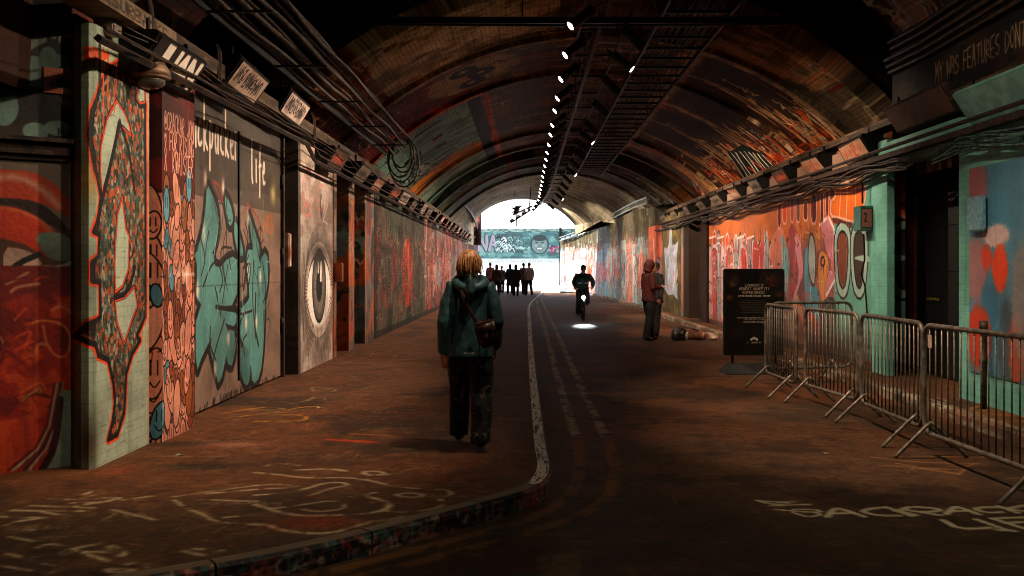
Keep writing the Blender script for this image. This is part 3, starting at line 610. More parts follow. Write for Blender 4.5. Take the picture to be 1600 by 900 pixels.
cvm.glow(-16.5, .35, 2.4, .25, '3a2418', .85); cvm.rect(-27.4, .1, -14.2, .24, '2c211a', .6); cvm.grime(.2)
M['figure_mural'] = imat('figure_mural_paint', cvm, .55, wear=.15, bump=.2)

# --- teal wall and blue-red panel
cvt = Cv(-14.5, .1, 8, 5, 40, '6da597'); cvt.patches(['63998c', '7ab2a4'], .6, .4, .5, .1, .6); cvt.grime(.2, '1c2420'); cvt.drips(-14, -6, 1, 3, 20, '2a3a34', .015, .4)
M['teal_wall'] = imat('teal_wall_paint', cvt, .5, brick='h', bump=.3, wear=.12, spec=.5)
cvb = Cv(-11.15, .4, -7.4, 2.8, 100, '4f7d90')
vvb = np.linspace(.4, 2.8, cvb.H)[:, None]*np.ones((1, cvb.W))
for a, b, r1, r2, c, al in [(-11.1, 2.5, .35, .35, 'a05a58', .9), (-11.0, 1.6, .3, .35, 'a06460', .8), (-10.55, 1.95, .3, .12, 'c8a8a0', .9), (-10.45, 1.6, .17, .25, 'cf4a1e', 1), (-10.75, 1.72, .12, .13, 'c44830', 1), (-10.7, 1.2, .2, .3, '3f6c84', .9), (-10.95, .85, .3, .35, 'b04024', .95), (-10.3, .8, .18, .5, '4c5860', .9), (-10.1, .75, .16, .4, 'b84a2a', .8), (-10.0, 1.3, .2, .6, '8a7c78', .8), (-10.1, 2.3, .15, .5, '527486', .8)]:
    n = cvb.noise(.03, .03, 2); U = (cvb.u0+(np.arange(cvb.W)+.5)/cvb.pu-a)/r1; V = (cvb.v0+(np.arange(cvb.H)+.5)/cvb.pv-b)/r2
    g = np.exp(-(U[None]**2+V[:, None]**2)**1.5); cvb.mix(np.clip((g+n*.5-.45)*3, 0, 1), c, al)
def arc(cx, cz, rx, rz, t0, t1, n=30): return [(cx+rx*math.cos(t), cz+rz*math.sin(t)) for t in np.linspace(t0, t1, n)]
for rr_, c, wd in ((1.62, 'b0a8a0', .12), (1.5, 'b8441c', .14), (1.4, 'c8581e', .12), (1.3, '8a3018', .1)): cvb.stroke(arc(-8.15, 1.35, rr_, rr_*.95, 1.2, 5.0), wd, c, .95, .02)
for rr_ in (1.47, 1.4, 1.33): cvb.stroke(arc(-8.15, 1.35, rr_, rr_*.95, 1.2, 5.0), .018, 'e09a3a', .95)
cvb.ell(-8.15, 1.35, 1.22, 1.15, '5b8890')
for _ in range(700): cvb.ell(random.uniform(-11.1, -9.9), random.uniform(.5, 2.7), .006, .006, random.choice(['c8c0b8', '2a4450', 'b08a84']), .5, n=6)
cvb.grime(.15); M['spray_panel'] = imat('spray_panel_paint', cvb, .4, bump=.12, wear=.1, spec=.5)

# --- far right wall, along its length
cvf = Cv(-72, .05, -26.5, 4.3, 56, '8a8480')
zf = -(np.linspace(-72, -26.5, cvf.W))[None]*np.ones((cvf.H, 1)); vf = np.linspace(.05, 4.3, cvf.H)[:, None]*np.ones((1, cvf.W))
cvf.patches(['6f5f54', '9c8078', '8098a0'], 1.2, 1.5, .5, .06, .8)
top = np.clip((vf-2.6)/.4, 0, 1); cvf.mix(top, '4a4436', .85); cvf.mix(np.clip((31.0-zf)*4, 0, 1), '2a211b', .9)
u = -71.5; kk = 0
while u < -36:
    wd = random.uniform(1.6, 2.4); c = random.choice(['a8b8b8', 'b8a8a4', '90a8b0', 'b08078', '98a0a8', 'c09088', 'c4ccd0'])  # pale cyan tones put the mouth's daylight into the paint
    cvf.rect(u, .1, u+wd-.06, random.uniform(2.4, 3.2), c, .75)
    cvf.piece(u+.1, .6, wd-.3, random.uniform(1.4, 2.0), random.randint(1, 3), random.sample(['c8d0d4', '8898a8', 'c05a48', 'd09a8c', '5c7480', '9a6a78', 'd8dcd8'], 4), random.choice(['3a3638', 'e0e4e4', '8c3028']), None, .05, .7)
    cvf.stroke([(u+wd, .1), (u+wd, 4.2)], .05, '1e1a18', .85); u += wd; kk += 1
for k in range(90): a = random.uniform(-71, -32); b = random.uniform(1.5, 4.0); cvf.stroke([(a, b), (a+random.uniform(-.05, .05), b-random.uniform(.5, 1.8))], random.uniform(.03, .12), random.choice(['d8e4e4', 'a8c0c4', '584838', 'c89888', '2c2824']), .45, .03)
cvf.busy(2200, -71, .3, -36, 2.9, ['d0e0e4', '5a6c74', 'a84838', 'c8a098', '2e2c2c', 'b8d0d4', 'c06a50'], .5, .04, .65, .08)
cvf.busy(500, -71, 2.6, -32, 4.2, ['2a261e', '6a6450', 'a8b8b4', '4a4438'], .7, .06, .5, .05)
# silver figure panel and pink panel next to the pier
cvf.rect(-35.2, .1, -31.3, 3.3, '57503f', .85); cvf.patches(['6b6248', '3c372c'], .5, .5, .5, .08, .7, mask=(zf < 35.2)*(zf > 31.3))
fig = [(-34.9, 2.35), (-34.2, 2.3), (-33.9, 2.45), (-33.6, 3.05), (-33.3, 2.95), (-33.1, 2.4), (-32.5, 2.4), (-31.9, 2.5), (-32.2, 1.9), (-31.9, 1.4), (-32.3, 1.2), (-32.0, .6), (-33, .75), (-34.0, .7), (-34.8, .9), (-34.6, 1.6)]
cvf.poly(fig, 'a0a4ae'); 
for k in range(60): a, b = random.uniform(-34.7, -32.1), random.uniform(.9, 2.3); cvf.stroke(smooth([(a, b), (a+.15, b+.2), (a+.05, b-.15)], 1), .035, random.choice(['d0d4dc', '60687a', 'b08078']), .8)
cvf.rect(-38.6, .1, -35.4, 3.2, 'b87a6c', .8); cvf.stroke([(-37.2, .5), (-37, 1.6), (-37.3, 2.6)], .28, 'e0c4b8', .9, .05); cvf.piece(-36.6, .7, 1.1, 1.6, 2, ['9098a8', 'b8a8a8', 'c07868'], '3a3034', None, .05)
cvf.grime(.25); cvf.a = np.clip(cvf.a.mean(2, keepdims=True)*-.7+cvf.a*1.7, 0, 1); M['far_wall_paint'] = imat('far_wall_paint', cvf, .75, spec=.2, wear=.15)

# ================================================================ VAULTS
def vband(cv, th0, th1, z0, z1, c, al=1): cv.poly([(th0, z0), (th1, z0), (th1, z1), (th0, z1)], c, al)
cva = Cv(-6.3, 13.5, 6.3, 34.8, 55, '4a2f20')
cva.patches(['3a2418', '5c3c28', '2c1c14', '60402c'], .9, .9, .5, .07, .8)
cva.patches(['6a5844', '3e4438'], .12, 1.0, .6, .05, .6)
uc = VA(870, 45)[0]
cream = '80694c'
cva.poly([VA(560, 87), VA(670, 0), (VA(800, 0)[0], 14.2), (uc, 14.2), (uc, 18.2), VA(740, 85), VA(615, 150)], cream)
cva.rect(VA(612, 152)[0], 14.0, uc, 18.25, cream)
cva.rect(1.85, 14, 3.5, 18.3, '6a4630'); cva.rect(3.5, 14, 6.3, 18.3, '4a4034')
for k in range(16): a = random.uniform(3.4, 5.8); cva.stroke([(a, random.uniform(14.5, 18)), (a+random.uniform(-.3, .3), random.uniform(15, 18.3))], .07, random.choice(['6a2018', '7a6a54', '3e4638', '8a7660']), .85)
cva.rect(-6.3, 13.5, VA(612, 152)[0], 18.3, '6a3018')
for k in range(60): a, b = random.uniform(-6, -3.6), random.uniform(14, 20); cva.stroke(smooth([(a, b), (a+.2, b+.3), (a+.5, b+.2)], 1), .06, random.choice(['9a7038', '3a1a10', '8a3418', 'a08a60']), .8)
cva.rect(-6.3, 18.3, VA(700, 100)[0]+.6, 22, '4a1c12')               # dark red field between the plaster and the blue
a, b = VA(735, 118); cva.ell(a, b, 1.1, 1.3, '6f5a40')
for (px_, py_) in ((724, 114), (752, 113), (738, 129)): cva.ell(*VA(px_, py_), .28, .34, '1c1510'); cva.glow(*VA(px_-1, py_), .1, .12, '9a8870', .9)
cva.rect(.2, 18.3, 3.0, 34.8, '4a3424', .6)
cva.stroke([VA(610, 222), VA(660, 182), VA(735, 152)], .22, 'a8441c', .95, .05); 
ul, ur = VA(575, 262)[0]-.6, VA(737, 158)[0]
cva.rect(ul, 22.1, ur, 34.8, '5c7468')
for z in (23.2, 24.6, 26.0, 27.3): cva.stroke([(ul, z+random.uniform(-.1, .1)), (ur, z)], .06, '161a16')
cva.mix(np.exp(-((np.linspace(13.5, 34.8, cva.H)[:, None]-30.0)/1.0)**2)*((np.linspace(-6.3, 6.3, cva.W)[None] > ul)*(np.linspace(-6.3, 6.3, cva.W)[None] < ur)), 'b86a24', .95)
cva.mix(np.exp(-((np.linspace(13.5, 34.8, cva.H)[:, None]-33.0)/.5)**2)*((np.linspace(-6.3, 6.3, cva.W)[None] > ul)*(np.linspace(-6.3, 6.3, cva.W)[None] < ur)), 'a85c20', .8)
for (px_, py_, w1, z1) in ((668, 202, .7, .25), (684, 215, .3, .4), (690, 227, .3, .4), (695, 240, .7, .2), (642, 250, .4, .5), (620, 240, .7, .2)):
    a, b = VA(px_, py_); cva.rect(a-w1/2, b-z1/2, a+w1/2, b+z1/2, '151713')
for k in range(60): a, b = VA(632, 284); a += random.uniform(-.7, .9); b += random.uniform(-2, 1.5); cva.stroke([(a, b), (a+random.uniform(-.15, .15), b+random.uniform(.3, .9))], .06, random.choice(['14110e', '14110e', '8a8070']), .9)
cva.stroke([(ur+.05, 22.1), (ur+.05, 34.8)], .3, '191410'); cva.stroke([(ur+.32, 22), (ur+.35, 34.8)], .14, '8a3418', .9, .04)
for k in range(80): a, b = random.uniform(ur+.5, .6), random.uniform(22.5, 33); cva.stroke([(a, b), (a+random.uniform(.3, 1.2), b+random.uniform(-.3, .3))], .05, random.choice(['6a6a54', '2a2018', '7a6048', '4a4a3c']), .7)
for k in range(22): a, b = random.uniform(-1.6, .9), random.uniform(18.5, 21.8); cva.stroke([(a, b), (a+random.uniform(.8, 1.8), b+random.uniform(-.3, .3))], random.uniform(.1, .25), random.choice(['7a2e1a', '8c6a50', '2c1a12', 'a09070']), .7, .04)
# right side: brick bands, pale ribs and flame colours
vr = VA(1060, 110)[0]
cva.rect(vr, 18.3, 6.3, 34.8, '332015')
cva.stroke([(vr, 18.3), (vr, 34.8)], .55, '7a5a40', .95, .06)
for z0, z1 in ((18.35, .3), (20.6, .16), (24.2, .3), (26.9, .16), (29.3, .12)): cva.stroke([(vr, z0), ((vr+4.0), z0+.1)], z1, '8a6a4a', .9, .05)
for k in range(120): a, b = random.uniform(vr+.3, 5.2), random.uniform(18.5, 31); cva.stroke([(a, b), (a+random.uniform(.3, 1.0), b)], .05, random.choice(['1c110c', '1c110c', '5a3a26']), .7)
for k in range(75):
    a = random.uniform(4.6, 6.1); b = random.uniform(18.8, 29.5); c = random.choice(['b0441a', 'c05a24', '8a3014', '6a2210', 'a85030'])
    cva.stroke(smooth([(a-.6, b), (a-.1, b+.35), (a+.3, b-.2), (a+.7, b+.3)], 2), random.uniform(.15, .35), c, .8, .05)
for k in range(60):
    a = random.uniform(3.8, 6.0); b = random.uniform(19, 29)
    cva.stroke(smooth([(a-.5, b), (a, b+.4), (a+.3, b-.3), (a+.6, b+.2)], 2), .06, random.choice(['1c110c', '1c110c', 'c09070']), .85)
pt = [VA(*p) for p in [(1136, 240), (1160, 225), (1190, 240), (1217, 268), (1180, 280), (1165, 285)]]; cva.poly(pt, '161a17')
for k in range(9):
    f = k/8; a = VA(1136+f*55, 240-f*6 if f < .5 else 232+f*10); b = VA(1165+f*52, 284-f*14); cva.stroke(smooth([a, ((a[0]+b[0])/2+random.uniform(-.2, .2), (a[1]+b[1])/2), b], 1), .06, 'c8bcaa', .9)
for p in ((1176, 252), (1184, 258), (1170, 262)): cva.stroke([VA(*p), VA(p[0]+8, p[1]+6)], .08, 'b03020', .9)
cva.stroke([(vr-.2, 31.9), (6.2, 31.9)], 1.7, '8a5c40', .9, .2)
for k in range(50): a, b = random.uniform(vr, 5.8), random.uniform(31, 33.8); cva.stroke([(a, b), (a+random.uniform(.2, .9), b+random.uniform(-.2, .3))], .05, random.choice(['2a1a12', 'b08868', '5a6a64', '6a3020']), .7)
for k in range(30): a, b = random.uniform(4.4, 5.6), random.uniform(31.2, 33.5); cva.stroke([(a, b), (a+.2, b+.5)], .1, random.choice(['6a8484', 'a04a38', 'b8a898']), .7)
cva.busy(900, -6.2, 13.6, 6.2, 34.5, ['150e0a', '1c130d', '8a6a48', '6a3018', 'a08868'], .7, .035, .5, .85, .12)
cva.busy(150, 3.4, 18.4, 5.4, 31, ['d0a878', 'b89068', 'e0c0a0'], .9, .08, .7, .9, .1)
cva.busy(420, 4.3, 18.6, 6.2, 30, ['c2541c', 'd8703a', '1a0e0a', '7a2410', 'd0a080', '2a1610', 'a83c18'], .55, .06, .75, .6, .5)
cva.busy(500, -6.2, 13.6, -3.2, 21.5, ['8a3c1c', 'a8783c', '150e0a', '5a2412', 'b09870'], .5, .05, .7, .5, .5)
cva.busy(300, ul, 22.2, ur, 34.5, ['2a342e', '7a9488', '161a16', '485c50'], .8, .03, .5, .9, .05)
cva.busy(500, ur+.5, 18.5, 3, 34.5, ['1a130e', '7a6a50', '6a3420', '4a5044', '9a8464', '2c2018'], .9, .05, .6, .85, .15)
# the large marks again, over the older layers
nb = np.clip((cva.noise(.25, .25, 4)-.33)/.12, 0, 1); crm = 'c4ae8a'
def vp(pts, c, al=.85): cva.poly(pts, c, al, ns=nb)
def vs_(pts, wd, c, al=.85, soft=.04): cva.stroke(pts, wd, c, al, soft, ns=nb)
vp([(VA(605, 150)[0], 14.0), (uc, 14.0), (uc, 18.1), (VA(605, 150)[0], 18.1)], crm, .8)
vp([(2.0, 14.5), (4.2, 14.5), (4.0, 18.1), (2.0, 18.1)], '8a6248', .8)
for k in range(40): a = random.uniform(VA(605, 150)[0], uc-.3); b = random.uniform(14.5, 18); cva.stroke([(a, b), (a+random.uniform(.1, .8), b)], .03, '4a3a28', .5)
vs_([(VA(612, 152)[0], 18.35), (uc+.4, 18.35)], .12, 'a89070', .8); vs_([(vr-.8, 18.35), (6.1, 18.45)], .22, 'b08c68', .9)
for z0, z1, a1 in ((20.7, .16, 3.0), (24.3, .28, 3.6), (27.0, .16, 3.4), (29.4, .14, 3.0)): vs_([(vr, z0), (vr+a1*.5, z0+.15), (vr+a1, z0-.05)], z1, 'b08c68', .85)
for z0, z1 in ((19.1, 20.4), (21.2, 23.6), (24.9, 26.4), (27.5, 29.0)): vp([(vr+.35, z0), (vr+2.2+random.uniform(-.3, .5), z0+.1), (vr+2.0, z1), (vr+.35, z1)], '241811', .75)
vs_([(vr, 18.3), (vr, 33.5)], .42, 'a0805c', .85)
vs_([(vr-.2, 31.9), (4.6, 31.9), (6.2, 31.7)], 1.3, 'a07250', .85, .2)
cva.rect(ul, 22.1, ur, 29.0, '7a9a8c', .75); cva.rect(ul, 31.4, ur, 34.8, '6f9082', .65)
for z in (23.2, 24.6, 26.0, 27.3, 32.4, 33.6): cva.stroke([(ul, z+random.uniform(-.1, .1)), (ur, z)], .07, '12150f', .95)
for z, wd, c in ((29.8, .9, 'c87428'), (30.9, .35, 'b8601c'), (28.9, .25, '7a7060')): vs_([(ul, z), (ur, z+.3)], wd, c, .9, .3)
for (px_, py_, w1, z1) in ((668, 202, .7, .25), (684, 215, .3, .4), (690, 227, .3, .4), (695, 240, .7, .2), (642, 250, .4, .5), (620, 240, .7, .2)): a, b = VA(px_, py_); cva.rect(a-w1/2, b-z1/2, a+w1/2, b+z1/2, '12140f')
for k in range(60): a, b = VA(632, 284); a += random.uniform(-.7, .9); b += random.uniform(-2, 1.5); cva.stroke([(a, b), (a+random.uniform(-.15, .15), b+random.uniform(.3, .9))], .07, random.choice(['0e0c0a', '0e0c0a', 'b0a890']), .95)
cva.stroke([(ur+.05, 22.1), (ur+.05, 34.8)], .3, '120e0b'); cva.stroke([(ur+.34, 22), (ur+.37, 34.8)], .16, '9a4a28', .9, .04); cva.stroke([(ul-.3, 21.7), (ur+.2, 21.85)], .2, 'b05a2c', .9, .04)
vp([(VA(655, 130)[0], 18.5), (VA(724, 114)[0]-.7, 18.5), (VA(700, 140)[0], 21.4), (ul+.2, 21.4)], '4f1a12', .85)
a, b = VA(738, 118); cva.ell(a, b, 1.0, 1.25, '8a7250', .85)
for (px_, py_) in ((724, 114), (752, 113), (738, 129)): cva.ell(*VA(px_, py_), .3, .36, '15100c'); cva.glow(*VA(px_-1, py_), .1, .12, 'b8a888', .9)
cva.poly(pt, '101413')
for k in range(9):
    f = k/8; a = VA(1136+f*55, 240-f*6 if f < .5 else 232+f*10); b = VA(1165+f*52, 284-f*14); cva.stroke(smooth([a, ((a[0]+b[0])/2+random.uniform(-.2, .2), (a[1]+b[1])/2), b], 1), .07, 'd8ccba', .95)
for p in ((1176, 252), (1184, 258), (1170, 262)): cva.stroke([VA(*p), VA(p[0]+8, p[1]+6)], .1, 'c83c24', .9)
for k in range(26): cva.scribble(random.uniform(-5.5, 5), random.uniform(15, 33), random.uniform(.6, 1.4), random.uniform(.2, .5), .045, random.choice(['b09a78', '14100c', 'a8502c', '6a8478']), .8)
cva.a = np.clip(cva.a.mean(2, keepdims=True)*-.35+cva.a*1.4, 0, 1)**.8; cva.grime(.45, '0e0a07'); M['vault_paint'] = imat('vault_paint', cva, .7, brick='v', bump=.6, wear=.35, bc=.3, spec=.15)
cv2 = Cv(-6.3, 36.5, 6.3, 67, 30, '453628')
cv2.patches(['33291e', '5a4a38', '62584a', '2a241c'], 1.2, 1.2, .5, .07, .8)
cv2.rect(-6.3, 36.5, -2.0, 46, '4f6258', .9)
for z in (38, 39.6, 41.5, 43, 44.6): cv2.stroke([(-6.3, z), (-2.2, z)], .07, '171a16')
cv2.stroke([(-6.3, 40.4), (-2.2, 40.8)], .6, 'a05c24', .5, .4); cv2.stroke([(-2.0, 36.5), (-2.0, 46)], .3, '6a2c18', .9)
cv2.stroke([(2, 38.2), (6.2, 38.2)], 1.2, '8a6a50', .8, .3)
for k in range(70): a, b = random.uniform(4.2, 6.0), random.uniform(37, 43); cv2.stroke([(a-.5, b), (a+.3, b+random.uniform(-.1, .1))], .12, random.choice(['4a6a78', 'c06a38', 'c8b8a8', '5a8088', '8a3c28', '2a3438']), .85)
cv2.busy(900, -6.2, 36.6, 6.2, 47, ['150e0a', '1c130d', '8a7a58', '6a3018', 'a08868', '5a7468'], .8, .05, .6, .85, .2)
cv2.rect(-6.3, 45.5, 6.3, 67, 'b4b09a', .75); cv2.rect(-1.5, 46, 1.5, 52, 'b0b080', .5)  # daylight on the ceiling by the mouth, painted in as pale colour
for z in np.arange(47, 66, .7): cv2.stroke([(-6.3, z), (6.3, z)], .08, '2c2820', .6)
cv2.a = cv2.a**.8; cv2.grime(.3, '0e0b08'); M['vault_paint_far'] = imat('vault_paint_far', cv2, .7, brick='v', bump=.6, bc=.22, spec=.12)
cvn = Cv(-7, -9, 7, 15, 50, '3a1c14')
cvn.patches(['2c1610', '501f16', '1c1410'], .6, .5, .5, .06, .8)
for k in range(160): a, b = random.choice([random.uniform(-6.5, -3), random.uniform(3, 6.5)]), random.uniform(5, 15); cvn.stroke(smooth([(a, b), (a+random.uniform(-.5, .5), b+.4), (a+random.uniform(-.5, .5), b+.1)], 2), .05, random.choice(['7a2418', '9a8a70', '4a5a54', '8a3c20', '241410']), .7)
for k in range(14): cvn.scribble(random.uniform(3.6, 5.2), random.uniform(11, 14), .9, .35, .05, random.choice(['a08c6c', 'a8581e', '5c7478']), .9)
for k in range(4): a = 3.9+k*.45; cvn.ell(a, 13+.3*(k % 2), .35, .25, random.choice(['7a4a2c', '4c6670', '8a2c20']), .9, line='a8987c', lw=.05)
cvn.busy(1500, -6.5, 4, 6.5, 15, ['8a2a18', '150e0a', 'a08868', '5a7468', 'a84c20', 'b8a888', '2a1a14'], .45, .035, .7, .5, .5); cvn.a = cvn.a**.55; cvn.grime(.3, '0e0a07'); M['vault_paint_near'] = imat('vault_paint_near', cvn, .75, brick='v', bump=.6, wear=.3, bc=.2, spec=.15)

# ================================================================ FLOORS
cvg = Cv(-6.5, -2, 5.2, 67, 60, '6a5440', ppv=45)
n1 = cvg.noise(2.5, 2.5, 5); cvg.mix(np.clip((n1-.45)/.2, 0, 1), '80583c', .7); cvg.mix(np.clip((cvg.noise(1.2, 1.5, 5)-.52)/.15, 0, 1), '443a2e', .7)
zg = np.linspace(-2, 67, cvg.H)[:, None]*np.ones((1, cvg.W)); cvg.mix(np.clip((7.6-zg)/1.2, 0, 1), '40392a', .75)  # foreground outside the lamp pool: its dimness painted into the road
cvg.rect(.42, 12.7, 1.0, 13.0, '9a8a70', .5); cvg.rect(.2, 14.2, 1.2, 14.26, '8a7c66', .5)
cvg.rect(.06, 4.5, .3, 5.6, '6a6248', .7); cvg.rect(-.25, 6.1, .25, 6.6, '54503a', .5)
for k in range(700): a, b = random.uniform(-1, 4.4), random.uniform(4, 45)**1; cvg.stroke([(a, b), (a+random.uniform(-.3, .3), b+random.uniform(-.06, .06))], random.uniform(.008, .03), random.choice(['8a6c54', '9a8068', '2c2218', '7a3a22', '6a6048']), .6)
for k in range(60): a, b = random.uniform(-1.5, 4), random.uniform(4.6, 6.0); cvg.stroke([(a, b), (a+random.uniform(.05, .4), b+random.uniform(-.05, .05))], .03, random.choice(['6c1e12', '7a2416', '5e6050', '75705a']), .6)
fm = lambda *p: FL(*p)
cvg.patches(['3a2c22'], .6, .4, .62, .05, .5); cvg.busy(1800, -1, 4.4, 4.4, 26, ['2c2018', 'a08468', '8a5a40', '3a2c20', '6a4a34', '1e1812', '9a8a70'], .25, .014, .3, .8, .15)
for c_, th_ in (('241b13', .66), ('9a7a58', .70)): cvg.mix(np.clip((cvg.noise(.14, .2, 3)-th_+.08)/.08, 0, 1), c_, .14)
cvg.a *= (1+.35*(cvg.noise(.04, .04, 2)-.5))[..., None]
cvg.a *= np.array([.86, .79, .73], np.float32)
for p0, p1 in (((912, 660), (852, 535)), ((940, 660), (864, 532))):
    a, b = FL(*p0), FL(*p1); d = ((b[0]-a[0])/(b[1]-a[1])); X0 = (a[0]+b[0])/2*.98
    nsm = np.clip((cvg.noise(.12, .2, 3)-.30)/.2, 0, 1)
    X0 = .50 if p0[0] < 930 else .78
    pts = [(X0+.1, 64), (X0, 44), (X0, 26), (X0-.04, 12), (X0-.02, 9.5)]
    cvg.stroke(pts, .1, 'b8aa88', .62, .01, ns=nsm); 
    pts2 = smooth([(X0-.02, 9.3), (X0-.05, 8.2), (X0-.14, 7.2), (X0-.36, 6.5), (X0-.9, 5.9), (X0-1.8, 5.0), (X0-3.5, 4.0)], 2)
    cvg.stroke(pts2, .1, 'b87a34', .28, .01, ns=nsm)
W_ = 'b0aa90'
def fw(pts, wd=.035, c=W_, al=.9, sm=1): cvg.stroke(smooth([FL(*p) for p in pts], sm), wd, c, al, .012)
for pts in ([(1183, 782), (1232, 786)], [(1183, 782), (1200, 787), (1222, 788)], [(1205, 790), (1265, 788)], [(1190, 784), (1240, 784)]): fw(pts)
fw([(1212, 796), (1260, 800), (1285, 800), (1275, 796), (1240, 796)]); fw([(1240, 801), (1262, 808), (1285, 804), (1270, 800)])
LT = lambda x, y: (1200+x/4, 675+y/4)
for L in ([(370, 530), (410, 480), (460, 480), (600, 528)], [(400, 508), (530, 505)], [(740, 470), (620, 480), (590, 500), (690, 522), (820, 522)], [(740, 470), (900, 525)], [(880, 470), (800, 495)], [(812, 492), (925, 518)], [(870, 488), (1075, 520)], [(920, 468), (1040, 475), (1085, 490), (1000, 500), (950, 498)],
          [(1115, 512), (1160, 470), (1190, 468), (1320, 515)], [(1150, 495), (1240, 492)], [(1420, 470), (1330, 470), (1290, 482), (1370, 505), (1460, 500)], [(1440, 462), (1560, 505)], [(1600, 458), (1500, 478)], [(1500, 480), (1640, 500)], [(1620, 460), (1760, 500)], [(1620, 460), (1740, 458)], [(1660, 478), (1760, 476)], [(1700, 498), (1800, 494)],
          [(1090, 550), (1200, 608), (1390, 598)], [(1300, 545), (1470, 605)], [(1440, 612), (1540, 618)], [(1400, 540), (1600, 602)], [(1410, 540), (1600, 532)], [(1480, 568), (1610, 562)], [(1700, 535), (1830, 590)], [(1700, 535), (1830, 528)]):
    fw([LT(*p) for p in L], .05, W_, .92)
for L in ([(640, 155), (900, 185), (1130, 195)], [(700, 210), (860, 215), (1190, 265), (1230, 235), (900, 225)], [(800, 195), (1200, 262)], [(900, 150), (1350, 158)], [(1150, 200), (1310, 195), (1230, 215)]): fw([LT(*p) for p in L], .025, 'a87a5c', .7, 0)
M['road'] = imat('road_surface', cvg, .82, bump=.5, spec=.22, wear=.2)
cvw = Cv(-6.5, 2.8, 1.3, 67, 75, '664c36', ppv=60)
cvw.mix(np.clip((cvw.noise(2, 2, 5)-.45)/.2, 0, 1), '7a5638', .7); cvw.mix(np.clip((cvw.noise(1, 1.2, 5)-.55)/.12, 0, 1), '44382c', .7)
zw = np.linspace(2.8, 67, cvw.H)[:, None]*np.ones((1, cvw.W)); cvw.mix(np.clip((6.9-zw)/.9, 0, 1), '494232', .65)  # dim near end of the pavement, shade painted into the colour
for k in range(900): a, b = random.uniform(-3.2, .1), random.uniform(4.6, 40); cvw.stroke([(a, b), (a+random.uniform(-.25, .25), b+random.uniform(-.06, .06))], random.uniform(.006, .022), random.choice(['a08468', '8a6a52', '2c2018', 'a04a2a', '9a5a48', '8a8a70']), .55)
cvw.busy(1600, -3.2, 4.6, .1, 26, ['2c2018', 'a08468', '8a5a40', '3a2c20', '6a4a34', '2a2420', '9a8a70'], .22, .012, .3, .75, .3)
cvw.a *= np.array([.88, .80, .74], np.float32)
pw = lambda px, py: FL(px, py, .12)
nsw = np.clip((cvw.noise(.10, .14, 4)-.32)/.2, .15, 1)
def fs(pts, wd=.034, c='b8aa8e', al=.75, sm=2, soft=.035): cvw.stroke(smooth([pw(*p) for p in pts], sm), wd*random.uniform(.8, 1.5), c, al, soft, ns=nsw)
S6 = lambda x, y: (400+x/4, 675+y/4); S5 = lambda x, y: (x/4, 675+y/4)
for L in ([(0, 250), (130, 260), (300, 285), (560, 280), (700, 295), (850, 335), (1000, 350), (1180, 355), (1240, 380), (1130, 415), (1200, 440), (1120, 475), (950, 500), (820, 490)],
          [(0, 390), (180, 380), (320, 350), (420, 315), (540, 310), (580, 330), (480, 345), (340, 390)], [(640, 385), (820, 430), (840, 470), (720, 505), (420, 520), (200, 515), (0, 450)],
          [(100, 475), (300, 450), (480, 420), (560, 450), (540, 480), (380, 495), (300, 480)], [(600, 400), (700, 385), (740, 375)], [(880, 385), (960, 375), (1060, 390), (1000, 405), (900, 400), (880, 385)],
          [(0, 570), (80, 575), (140, 605), (300, 630), (480, 628), (600, 590), (760, 550), (900, 535), (940, 505)], [(820, 260), (760, 240), (660, 245), (700, 268), (820, 262)], [(60, 210), (140, 190), (280, 205)], [(260, 235), (460, 225), (560, 240)], [(0, 330), (160, 320), (260, 345), (60, 350)]): fs([S6(*p) for p in L])
for L in ([(520, 390), (620, 350)], [(510, 405), (750, 365)], [(320, 415), (480, 420), (820, 400), (480, 460)], [(450, 440), (700, 430), (940, 398)], [(190, 455), (420, 465), (590, 470)], [(80, 485), (300, 490), (510, 490)], [(230, 490), (420, 520)], [(0, 525), (340, 535), (140, 545), (30, 580), (100, 605), (200, 608)], [(70, 650), (210, 680)],
          [(240, 715), (320, 690), (430, 720), (640, 790), (670, 800)], [(230, 780), (420, 730), (640, 690)], [(390, 760), (520, 740), (690, 748)], [(50, 755), (200, 800), (400, 845), (300, 880)], [(680, 710), (760, 780), (780, 750), (700, 705)], [(830, 855), (650, 850), (700, 875), (830, 865)], [(800, 820), (930, 800), (940, 840)], [(0, 830), (190, 860)], [(1090, 400), (1290, 370), (1600, 330)], [(1090, 420), (1150, 470), (1270, 510), (1350, 560), (1600, 575)], [(1300, 380), (1600, 355)], [(1330, 420), (1600, 430)], [(1410, 530), (1600, 510)], [(700, 480), (970, 545)], [(1150, 740), (1280, 770)], [(1220, 725), (1380, 735)]): fs([S5(*p) for p in L], .032)
def Y4(x, y): return (400+x/4, 450+y/4)
for L in ([(-200, 780), (0, 745), (150, 745), (240, 770), (60, 780), (-100, 800)], [(0, 830), (240, 830), (320, 820), (300, 790), (120, 790)], [(120, 770), (270, 745), (360, 735), (430, 750)], [(-100, 760), (300, 760)]): fs([Y4(*p) for p in L], .035, 'b8853c', .8)
for L in ([(350, 620), (490, 625), (500, 645), (360, 650), (350, 622)], [(300, 690), (440, 680), (430, 700), (320, 700)], [(220, 720), (330, 700), (360, 680)], [(540, 410), (700, 440), (730, 405)], [(860, 430), (900, 410), (1100, 430)], [(960, 350), (1100, 360)], [(930, 470), (1060, 470)]): fs([Y4(*p) for p in L], .03, 'a8907c', .6)
cvw.stroke([pw(515, 686), pw(585, 690)], .09, 'b0441c', .8, .03); cvw.stroke([pw(548, 677), pw(610, 680)], .05, 'a06a3a', .6, .03)
